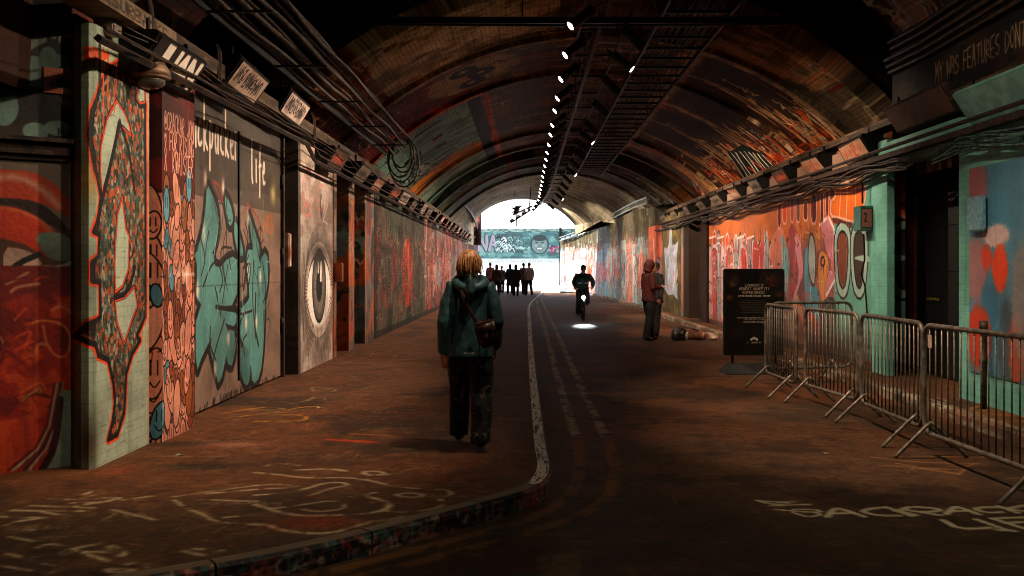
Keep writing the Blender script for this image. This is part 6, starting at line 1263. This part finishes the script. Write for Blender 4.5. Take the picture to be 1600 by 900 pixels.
def fuse(o, vox, it=4, disp=0):
    r = o.modifiers.new('fuse', 'REMESH'); r.mode = 'VOXEL'; r.voxel_size = vox; r.use_smooth_shade = True
    s = o.modifiers.new('soften', 'SMOOTH'); s.iterations = it; s.factor = .5
    if disp: d = o.modifiers.new('folds', 'DISPLACE'); d.texture = tex_f; d.strength = disp; d.mid_level = .5; d.texture_coords = 'LOCAL'
V3 = Vector
def hand(bm, wr, dirn, side, curl=.5, s=1.0, palmn=None):
    """palm, four unequal bent fingers and a thumb from the wrist along dirn; palmn is where the palm faces"""
    d = V3(dirn).normalized(); pn = V3(palmn or (-side, 0, 0)); pn = (pn-d*pn.dot(d)).normalized(); ac = d.cross(pn)*side
    tube(bm, [V3(wr)-d*.01, V3(wr)+d*.03*s, V3(wr)+d*.085*s], [(.017*s, .024*s), (.015*s, .036*s), (.012*s, .038*s)], 10) if False else None
    for k in range(4):
        off = ac*(.0285-.019*k)*s; base = V3(wr)+d*.075*s+off; L = (.072, .08, .074, .058)[k]*s
        p = [V3(wr)+d*.005+off*.5, base]; dd = d
        for j in range(3): dd = (dd+pn*curl*(.35+.3*j)).normalized(); p.append(p[-1]+dd*L*(.45, .32, .23)[j])
        tube(bm, p, [.016*s, .0115*s, .0105*s, .0095*s, .007*s], 8)
    b = V3(wr)+d*.02*s+ac*.022*s; t1 = b+(ac*.75+d*.6+pn*.25).normalized()*.04*s; t2 = t1+(d+pn*.45+ac*.2).normalized()*.032*s; t3 = t2+(d+pn*.7).normalized()*.022*s
    tube(bm, [b-ac*.01, b, t1, t2, t3], [.014*s, .015*s, .0125*s, .011*s, .008*s], 8)
def person(loc, rz, s, label, J={}, top='333333', bot='222222', shoe='1a1614', hair=('3a2a20', '1c1410'), hood=None, vox=.01, group=None, fit=1.0, legfit=1.0, longhair=False, topmat=None, botmat=None, skin='c08a6c', curl=.45, cap=None, coat=.78):
    r = empty('person', loc, rz, label, 'person', group); r.scale = (s, s, s)
    K = dict(pel=(0, 0, .92), che=(0, .01, 1.25), nek=(0, .0, 1.46), hed=(0, .02, 1.60), shL=(-.165, 0, 1.385), shR=(.165, 0, 1.385), elL=(-.215, -.03, 1.12), elR=(.215, -.03, 1.12), wrL=(-.22, .05, .88), wrR=(.22, .05, .88),
             knL=(-.095, .03, .49), knR=(.095, .03, .49), anL=(-.10, 0, .085), anR=(.10, 0, .085), toL=(0, .15, -.06), toR=(0, .15, -.06), haL=None, haR=None, pnL=None, pnR=None, look=(0, 1, 0))
    K.update(J); g = {k: (V3(v) if v is not None else None) for k, v in K.items()}
    bm = bmesh.new()
    tube(bm, [g['pel']-V3((0, 0, .08)), g['pel'], g['pel'].lerp(g['che'], .5), g['che'], g['che'].lerp(g['nek'], .65), g['nek'], g['hed']-V3((0, 0, .05))], [(.09, .13), (.10, .15), (.085, .125), (.10, .15), (.08, .13), (.055, .058), (.052, .052)], 14)
    H = g['hed']; lk = g['look'].normalized(); sd = lk.cross(V3((0, 0, 1))).normalized(); up = sd.cross(lk)
    def hp(a, b, c): return H+sd*a+lk*b+up*c
    def ringtube(rows):
        rs = []
        for (b, c, rx, ry) in rows: rs.append([bm.verts.new(hp(rx*math.cos(2*math.pi*j/16), b+ry*math.sin(2*math.pi*j/16), c)) for j in range(16)])
        for i in range(len(rs)-1):
            for j in range(16): bm.faces.new((rs[i][j], rs[i][(j+1) % 16], rs[i+1][(j+1) % 16], rs[i+1][j]))
        bm.faces.new(rs[0]); bm.faces.new(rs[-1])
    ringtube([(.045, -.118, .022, .025), (.035, -.10, .042, .05), (.015, -.06, .06, .078), (.005, -.01, .07, .09), (-.005, .04, .073, .093), (-.01, .08, .062, .08), (-.01, .108, .035, .045), (-.01, .118, .01, .012)])
    tube(bm, [hp(0, .085, .02), hp(0, .108, -.022), hp(0, .09, -.035)], [.008, .014, .012], 8); tube(bm, [hp(-.022, .078, -.062), hp(0, .088, -.06), hp(.022, .078, -.062)], [.004, .008, .004], 6)
    for q in (-1, 1): tube(bm, [hp(q*.068, -.01, -.03), hp(q*.08, -.018, 0), hp(q*.076, -.012, .025)], [.008, .014, .008], 6)
    for q, a, b, c, hd, pn in ((-1, 'shL', 'elL', 'wrL', 'haL', 'pnL'), (1, 'shR', 'elR', 'wrR', 'haR', 'pnR')):
        tube(bm, [g['che'].lerp(g['nek'], .7), g[a], g[a].lerp(g[b], .5), g[b], g[b].lerp(g[c], .4), g[c]], [.05, .05, .043, .036, .036, .024], 10)
        hand(bm, g[c], g[hd] or (g[c]-g[b]), q, curl, 1.0, tuple(g[pn]) if g[pn] else None)
    for q, kn, an, to in ((-1, 'knL', 'anL', 'toL'), (1, 'knR', 'anR', 'toR')):
        hj = g['pel']+V3((q*.085, 0, -.05)); tube(bm, [hj, hj.lerp(g[kn], .5), g[kn], g[kn].lerp(g[an], .4), g[an]], [.085, .07, .052, .05, .035], 10); tube(bm, [g[an], g[an]+g[to]*.9], [.035, .025], 8)
    o = bobj('body', bm, pm('skin_'+skin, skin, .55, c2=skin, bump=.05), r, True); fuse(o, min(vox, .007) if vox <= .01 else vox, 3)
    for q in (-1, 1):
        bm = bmesh.new(); ball(bm, tuple(hp(q*.03, .083, .012)), (.012, .008, .007), 8, 6); bobj('eye', bm, M['black'], o, True)
    # coat or top
    bm = bmesh.new(); f = fit; low = g['pel']-V3((0, 0, .92-coat))
    tube(bm, [low, g['pel']+V3((0, 0, .03)), g['pel'].lerp(g['che'], .5), g['che'], g['che'].lerp(g['nek'], .5), g['che'].lerp(g['nek'], .8), g['nek']+V3((0, 0, .02))], [(.155*f, .20*f), (.14*f, .185*f), (.13*f, .17*f), (.135*f, .175*f), (.125*f, .165*f), (.10, .11), (.075, .078)], 20)
    for a, b, c in (('shL', 'elL', 'wrL'), ('shR', 'elR', 'wrR')):
        tube(bm, [g['che'].lerp(g['nek'], .6), g[a], g[a].lerp(g[b], .5), g[b], g[b].lerp(g[c], .5), g[c], g[c]+(g[c]-g[b]).normalized()*.012], [.07, .075*f, .068*f, .06*f, .058*f, .046*f, .04], 14)
    o = bobj('jacket', bm, topmat or pm('top_'+top, top, .75, bump=.3, bscale=18), r, True); fuse(o, vox, 5, .028 if vox < .015 else .02); jk = o
    bm = bmesh.new(); lf = legfit; tube(bm, [g['pel']+V3((0, 0, .10)), g['pel'], g['pel']-V3((0, 0, .12))], [(.105, .14), (.13, .175), (.10, .15)], 16)
    for q, kn, an in ((-1, 'knL', 'anL'), (1, 'knR', 'anR')):
        hj = g['pel']+V3((q*.088, 0, -.03)); tube(bm, [hj, hj.lerp(g[kn], .5), g[kn], g[kn].lerp(g[an], .5), g[an]+V3((0, 0, .0)), g[an]-V3((0, 0, .03))], [.10, .092*lf, .075*lf, .074*lf, .072*lf, .07*lf], 14)
    o = bobj('trousers', bm, botmat or pm('bot_'+bot, bot, .8, bump=.3, bscale=16), r, True); fuse(o, vox, 4, .02)
    for an, to in (('anL', 'toL'), ('anR', 'toR')):
        bm = bmesh.new(); a = g[an]; t = g[to]; tube(bm, [a-t*.45+V3((0, 0, -.035)), a+V3((0, 0, -.03)), a+t*.6+V3((0, 0, -.01)), a+t*1.05], [(.035, .036), (.05, .046), (.034, .046), (.018, .034)], 12); o = bobj('shoe', bm, pm('shoe_'+shoe, shoe, .5), r, True); fuse(o, .008, 2)
    if hood:
        bm = bmesh.new(); rs = []
        tube(bm, [hp(0, -.02, -.16), hp(0, -.025, -.08), hp(0, -.03, 0), hp(0, -.03, .07), hp(0, -.035, .12), hp(0, -.035, .14)], [(.10, .10), (.105, .092), (.125, .10), (.112, .09), (.06, .055), (.015, .015)], 16)
        o = bobj('hood', bm, pm('hood_'+hood, hood, .8, bump=.3), r, True); fuse(o, vox, 3, .015)
    else:
        bm = bmesh.new()
        low_ = -.085 if longhair == 1 else -.17 if longhair else -.06
        tube(bm, [hp(0, -.035, low_), hp(0, -.032, low_+.05), hp(0, -.03, -.01), hp(0, -.024, .045), hp(0, -.02, .09), hp(0, -.018, .12), hp(0, -.018, .135)], [(.05, .06), (.078, .09 if longhair else .078), (.088, .09), (.10, .088), (.085, .074), (.048, .044), (.01, .01)], 18)
        n = 170 if vox < .01 else 0
        for _ in range(n):
            t = random.uniform(0, 2*math.pi); 
            if math.sin(t) > .55: continue
            e = random.uniform(-.02, .02); c0 = (random.uniform(-.01, .01), -.018, .128)
            pts = [hp(*c0), hp(.06*math.cos(t), -.02+.07*math.sin(t), .108), hp((.088+e)*math.cos(t), -.022+(.10+e)*math.sin(t), .04), hp((.094+e)*math.cos(t+.05), -.028+(.10+e)*math.sin(t), -.03), hp((.088+e*2)*math.cos(t+.1), -.03+(.085+e)*math.sin(t), low_+random.uniform(-.02, .05))]
            tube(bm, smooth(pts, 1), [.004]*len(smooth(pts, 1)), 4)
        o = bobj('hair', bm, hairmat('hair_'+hair[0], *hair), r, True)
        if not n: fuse(o, vox, 2)
    if cap:
        bm = bmesh.new(); tube(bm, [hp(0, -.01, .04), hp(0, -.01, .10), hp(0, -.01, .15)], [(.105, .09), (.09, .08), (.03, .03)], 14); bobj('cap', bm, pm('cap_'+cap, cap, .8), r, True)
    return r, jk
# --- woman walking away
wj = dict(che=(0, .02, 1.24), knL=(-.10, .20, .50), anL=(-.11, .34, .105), anR=(.09, -.10, .11), knR=(.095, .02, .48), toL=(0, .15, -.04), toR=(0, .14, -.05), elL=(-.225, -.05, 1.10), wrL=(-.225, .0, .84), elR=(.225, -.05, 1.10), wrR=(.215, .10, .88), haL=(0, .02, -1), pnL=(.6, .6, 0), hed=(-.01, .02, 1.59))
wm, jk = person((-.455, 8.16, .116), R(2), .955, 'woman with short ginger hair in a dark teal hooded jacket walking away on the pavement', wj, hair=('d09660', '7c4824'), vox=.0095, fit=1.02, legfit=1.22, longhair=1, skin='b87a5c', coat=.80,
             topmat=pm('teal_jacket', '2b4c50', .5, c2='1e383b', scale=4, bump=.35, bscale=12), botmat=printed('printed_trousers', '141312', '8a6238', '55605a', .60, 11))
bm = bmesh.new(); tube(bm, smooth([(0, .10, 1.455), (.10, .05, 1.47), (.13, -.04, 1.44), (.08, -.13, 1.40), (0, -.155, 1.375), (-.08, -.13, 1.40), (-.13, -.04, 1.44), (-.10, .05, 1.47), (0, .10, 1.455)], 2), .042, 12)
tube(bm, [(0, -.10, 1.44), (0, -.15, 1.40), (0, -.175, 1.34), (0, -.17, 1.29)], [(.02, .10), (.035, .13), (.035, .10), (.012, .04)], 14)
o = bobj('hood', bm, M_ if False else bpy.data.materials['teal_jacket'], wm, True); fuse(o, .009, 3, .02)
bm = bmesh.new(); box(bm, -.05, -.196, .842, .045, -.189, .851); bobj('reflective_strip', bm, pm('reflective', 'd8e0e0', .3), jk)
bm = bmesh.new()
for k, (a, b) in enumerate((((-.10, -.168, 1.30), (-.115, -.188, .86)), ((.12, -.165, 1.30), (.13, -.185, .86)))): tube(bm, [a, ((a[0]+b[0])/2, a[1]-.012, (a[2]+b[2])/2), b], .004, 6)
shells('seam', bm, bpy.data.materials['teal_jacket'], jk)
bag = empty('shoulder_bag', (-.455, 8.16, .116), R(2), 'brown leather crossbody bag worn on the back by the woman in the teal jacket', 'bag'); bag.scale = (.955,)*3
lea = pm('brown_leather', '4a2820', .35, c2='24130e', scale=12, bump=.3)
Mb = Matrix.Translation((.135, -.235, 1.02)) @ Matrix.Rotation(R(-14), 4, 'Y')
bm = bmesh.new(); box(bm, -.085, -.045, -.12, .085, .035, .09, Mb); bmesh.ops.bevel(bm, geom=bm.edges[:], offset=.025, segments=3, affect='EDGES'); bobj('bag_body', bm, lea, bag, True)
bm = bmesh.new(); box(bm, -.088, -.056, -.02, .088, .03, .10, Mb); bmesh.ops.bevel(bm, geom=bm.edges[:], offset=.02, segments=3, affect='EDGES'); bobj('flap', bm, lea, bag, True)
bm = bmesh.new(); box(bm, -.012, -.064, -.035, .012, -.054, -.005, Mb); box(bm, -.06, -.058, .088, .07, -.02, .104, Mb); bobj('buckle', bm, pm('brass_trim', '9a5a4a', .3, .4), bag)
bm = bmesh.new(); tube(bm, smooth([(.06, -.215, 1.10), (.0, -.21, 1.20), (-.05, -.195, 1.30), (-.09, -.15, 1.40), (-.11, -.05, 1.475), (-.10, .06, 1.44), (-.02, .17, 1.25), (.10, .18, 1.10), (.2, .08, 1.05), (.215, -.08, 1.08), (.19, -.2, 1.12)], 2), [(.004, .016)]*len(smooth([(0, 0, 0)]*11, 2)), 8); bobj('strap', bm, lea, bag, True)
# --- hooded man with phone and companion
hx_ = 2.73
man, _ = person((hx_, 22.2, 0), R(-68), 1.04, 'man in a rust red hoodie, hood up, looking down at his phone', dict(elL=(-.21, -.02, 1.14), wrL=(-.08, .24, 1.15), elR=(.21, -.02, 1.14), wrR=(.09, .26, 1.14), haL=(.5, .8, .1), haR=(-.5, .8, .1), pnL=(0, 0, 1), pnR=(0, 0, 1), look=(0, .9, -.42), hed=(0, .05, 1.60), anL=(-.13, .13, .085), anR=(.12, -.12, .085), knL=(-.12, .1, .49), knR=(.11, -.04, .49)), hood='561e16', bot='17191a', vox=.011, fit=1.0, legfit=1.1, curl=.6, coat=.84, topmat=pm('rust_hoodie', '5a2018', .85, c2='3c150f', scale=5, bump=.3))
ph = empty('phone', (hx_+.33, 22.33, 1.22), R(-68), 'small dark phone held by the hooded man', 'phone'); bm = bmesh.new(); box(bm, -.038, -.07, -.005, .038, .07, .005, Matrix.Rotation(R(25), 4, 'X')); bmesh.ops.bevel(bm, geom=bm.edges[:], offset=.004, segments=2, affect='EDGES'); bobj('phone_case', bm, M['black'], ph)
person((3.08, 23.6, 0), R(120), 1.02, 'dark haired companion half hidden behind the man in the rust red hoodie', dict(elR=(.21, -.02, 1.14), wrR=(.10, .22, 1.08), elL=(-.21, 0, 1.13), anL=(-.14, .1, .085)), top='2a2826', bot='1c1d1f', vox=.011, hair=('241a16', '0e0a08'), fit=1.05, skin='9a6a50')
# --- things on the road beside them
bp_ = empty('backpack', (3.42, 22.25, 0), R(20), 'black backpack slumped on the road beside the hooded man', 'backpack')
bm = bmesh.new(); tube(bm, [(0, 0, .0), (0, 0, .05), (0, 0, .2), (.02, 0, .29), (.02, 0, .31)], [(.10, .15), (.12, .19), (.11, .18), (.07, .12), (.02, .04)], 16); o = bobj('bag_body', bm, pm('black_nylon', '17161a', .6, bump=.4, bscale=10), bp_, True)
bm = bmesh.new(); tube(bm, smooth([(-.08, -.1, .08), (-.1, -.19, .16), (-.04, -.14, .26), (0, -.06, .29)], 1), .014, 6); tube(bm, smooth([(.08, -.1, .08), (.14, -.18, .14), (.08, -.14, .25), (.04, -.05, .29)], 1), .014, 6); bobj('strap', bm, M['black'], bp_, True)
bm = bmesh.new(); box(bm, -.05, -.135, .16, .03, -.12, .22); bobj('patch', bm, pm('tan_patch', 'a08a70', .7), bp_)
bb_ = empty('bag', (3.80, 22.3, 0), R(-15), 'brown cloth holdall lying open between the backpack and the white cloth', 'bag')
bm = bmesh.new(); tube(bm, [(-.25, 0, .09), (-.18, 0, .11), (0, .02, .13), (.15, 0, .10), (.24, 0, .07)], [(.05, .05), (.12, .10), (.14, .12), (.11, .1), (.04, .04)], 14); o = bobj('bag_body', bm, pm('brown_cloth', '7a4428', .85, c2='3a2014', bump=.5, bscale=12), bb_, True); fuse(o, .012, 2, .04)
bm = bmesh.new(); tube(bm, smooth([(-.15, -.06, .2), (-.05, -.12, .27), (.08, -.08, .22)], 1), .012, 6); bobj('handle', bm, M['dark_metal'], bb_, True)
bm = bmesh.new()
for k in range(9): tube(bm, smooth([(-.18+.03*k, -.12+.02*k, .03+.11*math.sin(k*.7+1)**2), (0, 0, .10+.05*math.sin(k)), (.2-.01*k, .06-.02*k, .04+.03*math.cos(k))], 1), [(.02, .05)]*6, 8)
o = bobj('cloth', bm, pm('pale_cloth', 'c8a894', .9, c2='8a6a5a', bump=.5, bscale=10), None, True); fuse(o, .012, 3, .03); o.location = (4.1, 22.3, 0); tag(o, 'crumpled pale cloth on the road by the right kerb', 'cloth')
for x, y, c, lab in ((3.30, 22.0, '3a3a3c', 'dark spray can standing left of the black backpack'), (3.56, 22.02, 'b0a89a', 'pale spray can standing right in front of the black backpack')):
    sc_ = empty('spray_can', (x, y, 0), 0, lab, 'spray can'); bm = bmesh.new(); tube(bm, [(0, 0, 0), (0, 0, .15), (0, 0, .17), (0, 0, .175)], [.033, .033, .022, .012], 14); bobj('can_body', bm, pm('can_'+c, c, .3, .4), sc_, True); bm = bmesh.new(); cyl(bm, (0, 0, .172), (0, 0, .2), .014, 10); bobj('nozzle', bm, M['white'], sc_, True)
# --- cyclist riding towards the camera
cxp, cyp = 1.76, 31.0
bk = empty('bicycle', (cxp, cyp, 0), R(0), 'bicycle with a bright white headlight ridden towards the camera', 'bicycle')
def wheel(yc):
    o = None; bm = bmesh.new(); tube(bm, [(0, yc+.325*math.cos(t), .34+.325*math.sin(t)) for t in np.linspace(0, 2*math.pi, 37)], .022, 8, cap=False); o = bobj('wheel', bm, M['black'], bk, True)
    bm = bmesh.new()
    for k in range(14): t = k*math.pi/7; tube(bm, [(0, yc, .34), (0, yc+.31*math.cos(t), .34+.31*math.sin(t))], .002, 4)
    cyl(bm, (-.05, yc, .34), (.05, yc, .34), .022, 10); bobj('spokes', bm, M['galv'], o)
wheel(-.52); wheel(.52)
bm = bmesh.new()
for a, b in (((0, -.42, .86), (0, .1, .88)), ((0, -.44, .78), (0, .05, .32)), ((0, .05, .32), (0, .15, .9)), ((.03, .05, .32), (.03, .52, .34)), ((-.03, .05, .32), (-.03, .52, .34)), ((.03, .14, .82), (.03, .52, .34)), ((-.03, .14, .82), (-.03, .52, .34)), ((0, -.42, .90), (0, -.46, .70))): tube(bm, [a, b], .018, 8)
for s in (-1, 1): tube(bm, [(s*.03, -.45, .72), (s*.045, -.48, .62), (s*.045, -.52, .34)], .014, 8)
bobj('frame', bm, pm('bike_paint', '2a2f30', .4, .3), bk, True)
bm = bmesh.new(); tube(bm, smooth([(-.3, -.36, 1.0), (-.2, -.42, 1.02), (0, -.44, .98), (.2, -.42, 1.02), (.3, -.36, 1.0)], 1), .014, 8); bobj('handlebar', bm, M['dark_metal'], bk, True)
bm = bmesh.new(); tube(bm, [(0, .02, .93), (0, .12, .95), (0, .26, .95)], [(.02, .02), (.02, .05), (.03, .08)], 10); bobj('saddle', bm, M['black'], bk, True)
for s in (-1, 1): bm = bmesh.new(); z_ = .32+.16*s; tube(bm, [(s*.06, .05, .32), (s*.08, .05, z_)], .012, 6); box(bm, s*.08 if s > 0 else -.18, .0, z_-.012, .18 if s > 0 else -.08, .1, z_+.012); bobj('pedal', bm, M['dark_metal'], bk)
bm = bmesh.new(); tube(bm, [(0, -.46, .72), (0, -.56, .72), (0, -.60, .72)], [.02, .045, .05], 12); hl = bobj('headlight', bm, M['black'], bk, True)
bm = bmesh.new(); tube(bm, [(0, -.602, .72), (0, -.615, .72)], .055, 16); bobj('lens', bm, emat('headlight_lens', 'eafcff', 60), hl)
ld = bpy.data.lights.new('headlight_beam', 'SPOT'); ld.energy = 260; ld.spot_size = R(17); ld.spot_blend = .75; ld.color = (.85, .97, 1); ld.shadow_soft_size = .02
l = bpy.data.objects.new('headlight_beam', ld); col.objects.link(l); l.parent = hl; l.location = (0, -.66, .72); l.rotation_euler = (V3((.12, 2.2, .72))).to_track_quat('Z', 'Y').to_euler()
person((cxp, cyp, 0), R(184), 1.0, 'cyclist in a dark green jacket and cap riding towards the camera', dict(pel=(0, -.20, 1.0), che=(0, .0, 1.26), nek=(0, .13, 1.46), hed=(0, .2, 1.58), shL=(-.19, .10, 1.38), shR=(.19, .10, 1.38), elL=(-.30, .18, 1.18), elR=(.30, .18, 1.18), wrL=(-.27, .34, 1.05), wrR=(.27, .34, 1.05),
      knL=(-.13, .12, .80), knR=(.13, .10, .62), anL=(-.14, .02, .55), anR=(.14, -.02, .23), haL=(.2, .5, -.5), haR=(-.2, .5, -.5)), top='1f3a30', bot='171a1a', vox=.011, fit=1.2, legfit=1.1, cap='1c1614', hair=('2a1c14', '120c08'), curl=.9, coat=.86, skin='8a5c48')
bm = bmesh.new()
for s in (-1, 1): box(bm, s*.10-.06, -.03, -.012, s*.10+.06, -.02, .012)
o = bobj('reflective_band', bm, pm('reflective_grey', 'b8c0c0', .4)); o.location = (0, 0, 0)
cy = [q for q in bpy.data.objects if q.get('label', '').startswith('cyclist')][0]; o.parent = cy; o.location = (0, .215, 1.16)
# --- group near the opening
grp = 'people walking near the tunnel mouth'
for px_, Z, rz, s, c, b, h, lab in ((766, 59.5, 20, 1.08, 'b06a50', '6a4a40', ('6a4a38', '3a2418'), 'tall person in a pinkish top, leftmost of the distant group'), (776, 54.0, 10, 1.0, '4a3022', '1c1614', ('3a2418', '1c100c'), 'person in a brown coat with bushy hair in the distant group'), (784, 60.0, -10, .97, '5c5248', '2a2620', ('8a7060', '4a3828'), 'smaller person in a grey brown coat in the middle of the distant group'),
      (797, 57.5, 15, 1.02, '23201f', '1a1818', ('2a1c16', '120c0a'), 'person in a dark jacket left of the long coated walker'), (806, 53.5, 0, 1.0, '17161a', '141316', ('17110f', '0c0908'), 'long haired person in a black coat in the distant group'), (818, 57.5, -30, 1.06, '5a2c24', '1c1a1c', ('4a2418', '24100c'), 'person in dark red next to the pale shirted man'), (827, 55.5, 25, 1.06, 'b0a496', '232428', ('2c2018', '140e0a'), 'man in a pale shirt, rightmost of the distant group')):
    st_ = random.uniform(.05, .16); person(((px_-CX)*Z/F, Z, .116), R(rz), s, lab, dict(anL=(-.10, st_, .085), anR=(.10, -st_, .095), knL=(-.095, st_*.7+.03, .49)), top=c, bot=b, hair=h, vox=.016, group=grp, longhair=2*('long' in lab or 'bushy' in lab), coat=.5 if 'coated' in lab or 'black coat' in lab else .80, fit=1.1)

# ================================================================ CROWD BARRIERS, SIGN
def barrier(A, B, lab, z=0, tagp=None, inset=.13):
    A, B = V3((*A, 0)), V3((*B, 0)); L = (B-A).length; ang = math.atan2(B.y-A.y, B.x-A.x)
    r = empty('crowd_barrier', (A.x, A.y, z), ang, lab, 'barrier', 'crowd barriers linked along the right side')
    rc = .12; pts = []
    for cx_, cz_, t0 in ((rc, 1.12-rc, math.pi), (L-rc, 1.12-rc, math.pi/2), (L-rc, .2+rc, 0), (rc, .2+rc, -math.pi/2)):
        for k in range(6): t = t0-k*math.pi/10; pts.append((cx_+rc*math.cos(t), 0, cz_+rc*math.sin(t)))
    pts.append(pts[0]); bm = bmesh.new(); tube(bm, pts, .021, 10, cap=False); bobj('frame', bm, M['galv'], r, True)
    n = max(5, round(L/.105)); me = None
    for k in range(1, n):
        x = L*k/n; hi = 1.12-(rc-math.sqrt(max(0, rc*rc-(rc-min(x, L-x))**2)) if min(x, L-x) < rc else 0); lo = .2+(1.12-hi)
        if me is None: bm = bmesh.new(); cyl(bm, (0, 0, 0), (0, 0, 1), .0075, 6); o = bobj('bar', bm, M['galv'], r, True); me = o.data
        else: o = link('bar', me, r)
        o.location = (x, 0, lo); o.scale = (1, 1, hi-lo)
    for x in (inset, L-inset):
        for s in (-1, 1):
            bm = bmesh.new(); tube(bm, [(x, 0, .30), (x, s*.05, .26), (x, s*.30, .02), (x, s*.315, .005)], [.017, .017, .018, .018], 8); bobj('leg', bm, M['galv'], r, True)
    if tagp: bm = bmesh.new(); box(bm, tagp-.035, -.012, .93, tagp+.035, -.009, 1.04); bobj('label_plate', bm, pm('label_plate', 'd8b8a4', .5), r)
    bm = bmesh.new(); tube(bm, [(L+.0, 0, .9), (L+.03, 0, .9), (L+.03, 0, .8)], .01, 6); bobj('coupling_hook', bm, M['galv'], r); return r
barrier((3.42, 8.55), (3.52, 6.62), 'galvanised crowd barrier nearest the camera, cut off by the right edge', tagp=.13)
barrier((3.52, 10.45), (3.50, 8.78), 'galvanised crowd barrier in front of the dark doorway')
barrier((3.38, 12.05), (3.54, 10.6), 'galvanised crowd barrier before the teal wall with the outlined letters')
barrier((3.25, 13.5), (3.30, 12.15), 'galvanised crowd barrier overlapping the right edge of the sign board')
barrier((3.42, 13.95), (4.68, 14.3), 'galvanised crowd barrier set crosswise behind the row, towards the wall', inset=.32)
sg = empty('sign_board', (3.5, 15.3, 0), R(0), 'free standing black poster board advertising a graffiti experience on a dark rubber base', 'sign')
bm = bmesh.new(); box(bm, -.47, -.03, .27, .47, .03, 1.60); bmesh.ops.bevel(bm, geom=bm.edges[:], offset=.015, segments=2, affect='EDGES'); bobj('board_frame', bm, M['black'], sg)
cg = Cv(0, 0, .86, 1.25, 420, '211d1b'); cg.patches(['2a2522', '1c1816'], .3, .3, .5, .1, .6)
for a, b, r1, c in ((.12, 1.13, .1, '4a382c'), (.7, 1.12, .12, '5a3028'), (.62, 1.18, .08, '3a2a26'), (.05, .85, .06, '6a4828'), (.82, .9, .06, '5a3428'), (.12, .3, .1, '3a2422'), (.76, .25, .09, '3a241e'), (.1, 1.05, .05, '6a5a3a')): cg.glow(a, b, r1, r1*.8, c, .9); 
for k in range(40): a, b = random.choice([(random.uniform(.02, .2), random.uniform(1.0, 1.22)), (random.uniform(.5, .84), random.uniform(1.02, 1.22))]); cg.stroke([(a, b), (a+random.uniform(-.04, .04), b+random.uniform(-.04, .04))], .007, random.choice(['6a5040', '7a3a2c', '8a7a60', '1c1614']), .6)
def ctext(t, y, hh, ww, wd, c): n = len(t); cg.text(t, .43-(n*ww*1.3-ww*.3)/2, y, hh, ww, wd, c, 1, jit=0)
ctext("LONDON'S", 1.02, .036, .027, .007, 'b09c88'); ctext('NEWEST GRAFFITI', .965, .036, .024, .007, 'b09c88'); ctext('EXPERIENCE!', .91, .036, .025, .007, 'b09c88')
ctext('LIMITED SESSIONS AVAILABLE  BOOK NOW', .865, .018, .0105, .0045, 'd0c4b4')
for k, wd in enumerate((.36, .44, .40, .46, .44, .38, .34, .42)): y = .80-k*.026; cg.stroke([(.43-wd/2, y), (.43+wd/2, y)], .006, '6a6058', .8)
ctext('PAINT CLASSES WORKSHOPS AND TEAM EVENTS', .53, .015, .0105, .004, 'b8aa98'); ctext('AVAILABLE FOR ALL AGES', .505, .015, .0105, .004, '9a8c7c'); ctext('PRIVATE EVENTS AVAILABLE', .465, .017, .0105, .004, 'c0b2a0')
for k in range(5): a = .385+.0225*k; cg.ell(a, .205+.012*(2-abs(2-k)), .015, .02, 'b8aa98')
ctext('26 LEAKE ST', .15, .018, .016, .005, 'b8aa98')
mobj('poster', [(-.43, -.0325, .31), (.43, -.0325, .31), (.43, -.0325, 1.56), (-.43, -.0325, 1.56), (-.43, -.0305, .31), (.43, -.0305, .31), (.43, -.0305, 1.56), (-.43, -.0305, 1.56)], [(0, 1, 2, 3), (7, 6, 5, 4), (0, 4, 5, 1), (1, 5, 6, 2), (2, 6, 7, 3), (3, 7, 4, 0)], imat('poster_paint', cg, .35, bump=0, wear=.05), sg, [(0, 0), (1, 0), (1, 1), (0, 1)]*2)
for x in (-.33, .33): bm = bmesh.new(); box(bm, x-.02, -.015, .10, x+.02, .015, .275); bobj('post', bm, M['dark_metal'], sg)
bm = bmesh.new(); vsb = [(-.50, -.30, 0), (.50, -.30, 0), (.50, .30, 0), (-.50, .30, 0), (-.38, -.14, .15), (.38, -.14, .15), (.38, .14, .15), (-.38, .14, .15)]
vv_ = [bm.verts.new(p) for p in vsb]
for f in ((3, 2, 1, 0), (4, 5, 6, 7), (0, 1, 5, 4), (1, 2, 6, 5), (2, 3, 7, 6), (3, 0, 4, 7)): bm.faces.new([vv_[i] for i in f])
bmesh.ops.bevel(bm, geom=bm.edges[:], offset=.012, segments=2, affect='EDGES'); bobj('base', bm, pm('rubber', '1c1917', .7, c2='100e0c', bump=.3), sg)
# litter
for x, y, c, lab in ((-2.2, 10.6, 'c8b8a0', 'scrap of pale paper on the pavement before the steel doors'), (-2.75, 7.9, 'b8a890', 'pale scrap lying near the foot of the green pier'), (2.6, 8.6, 'a89880', 'tiny pale scrap on the road left of the barriers')):
    bm = bmesh.new(); vs4 = [bm.verts.new((x+a, y+b, (.117 if x < 0 else .002)+c_)) for a, b, c_ in ((-.03, -.02, 0), (.03, -.025, .012), (.035, .02, .0), (-.025, .025, .015))]; bm.faces.new(vs4); bmesh.ops.solidify(bm, geom=bm.faces[:], thickness=.002); tag(bobj('paper_scrap', bm, pm('scrap_'+c, c, .8)), lab, 'litter')
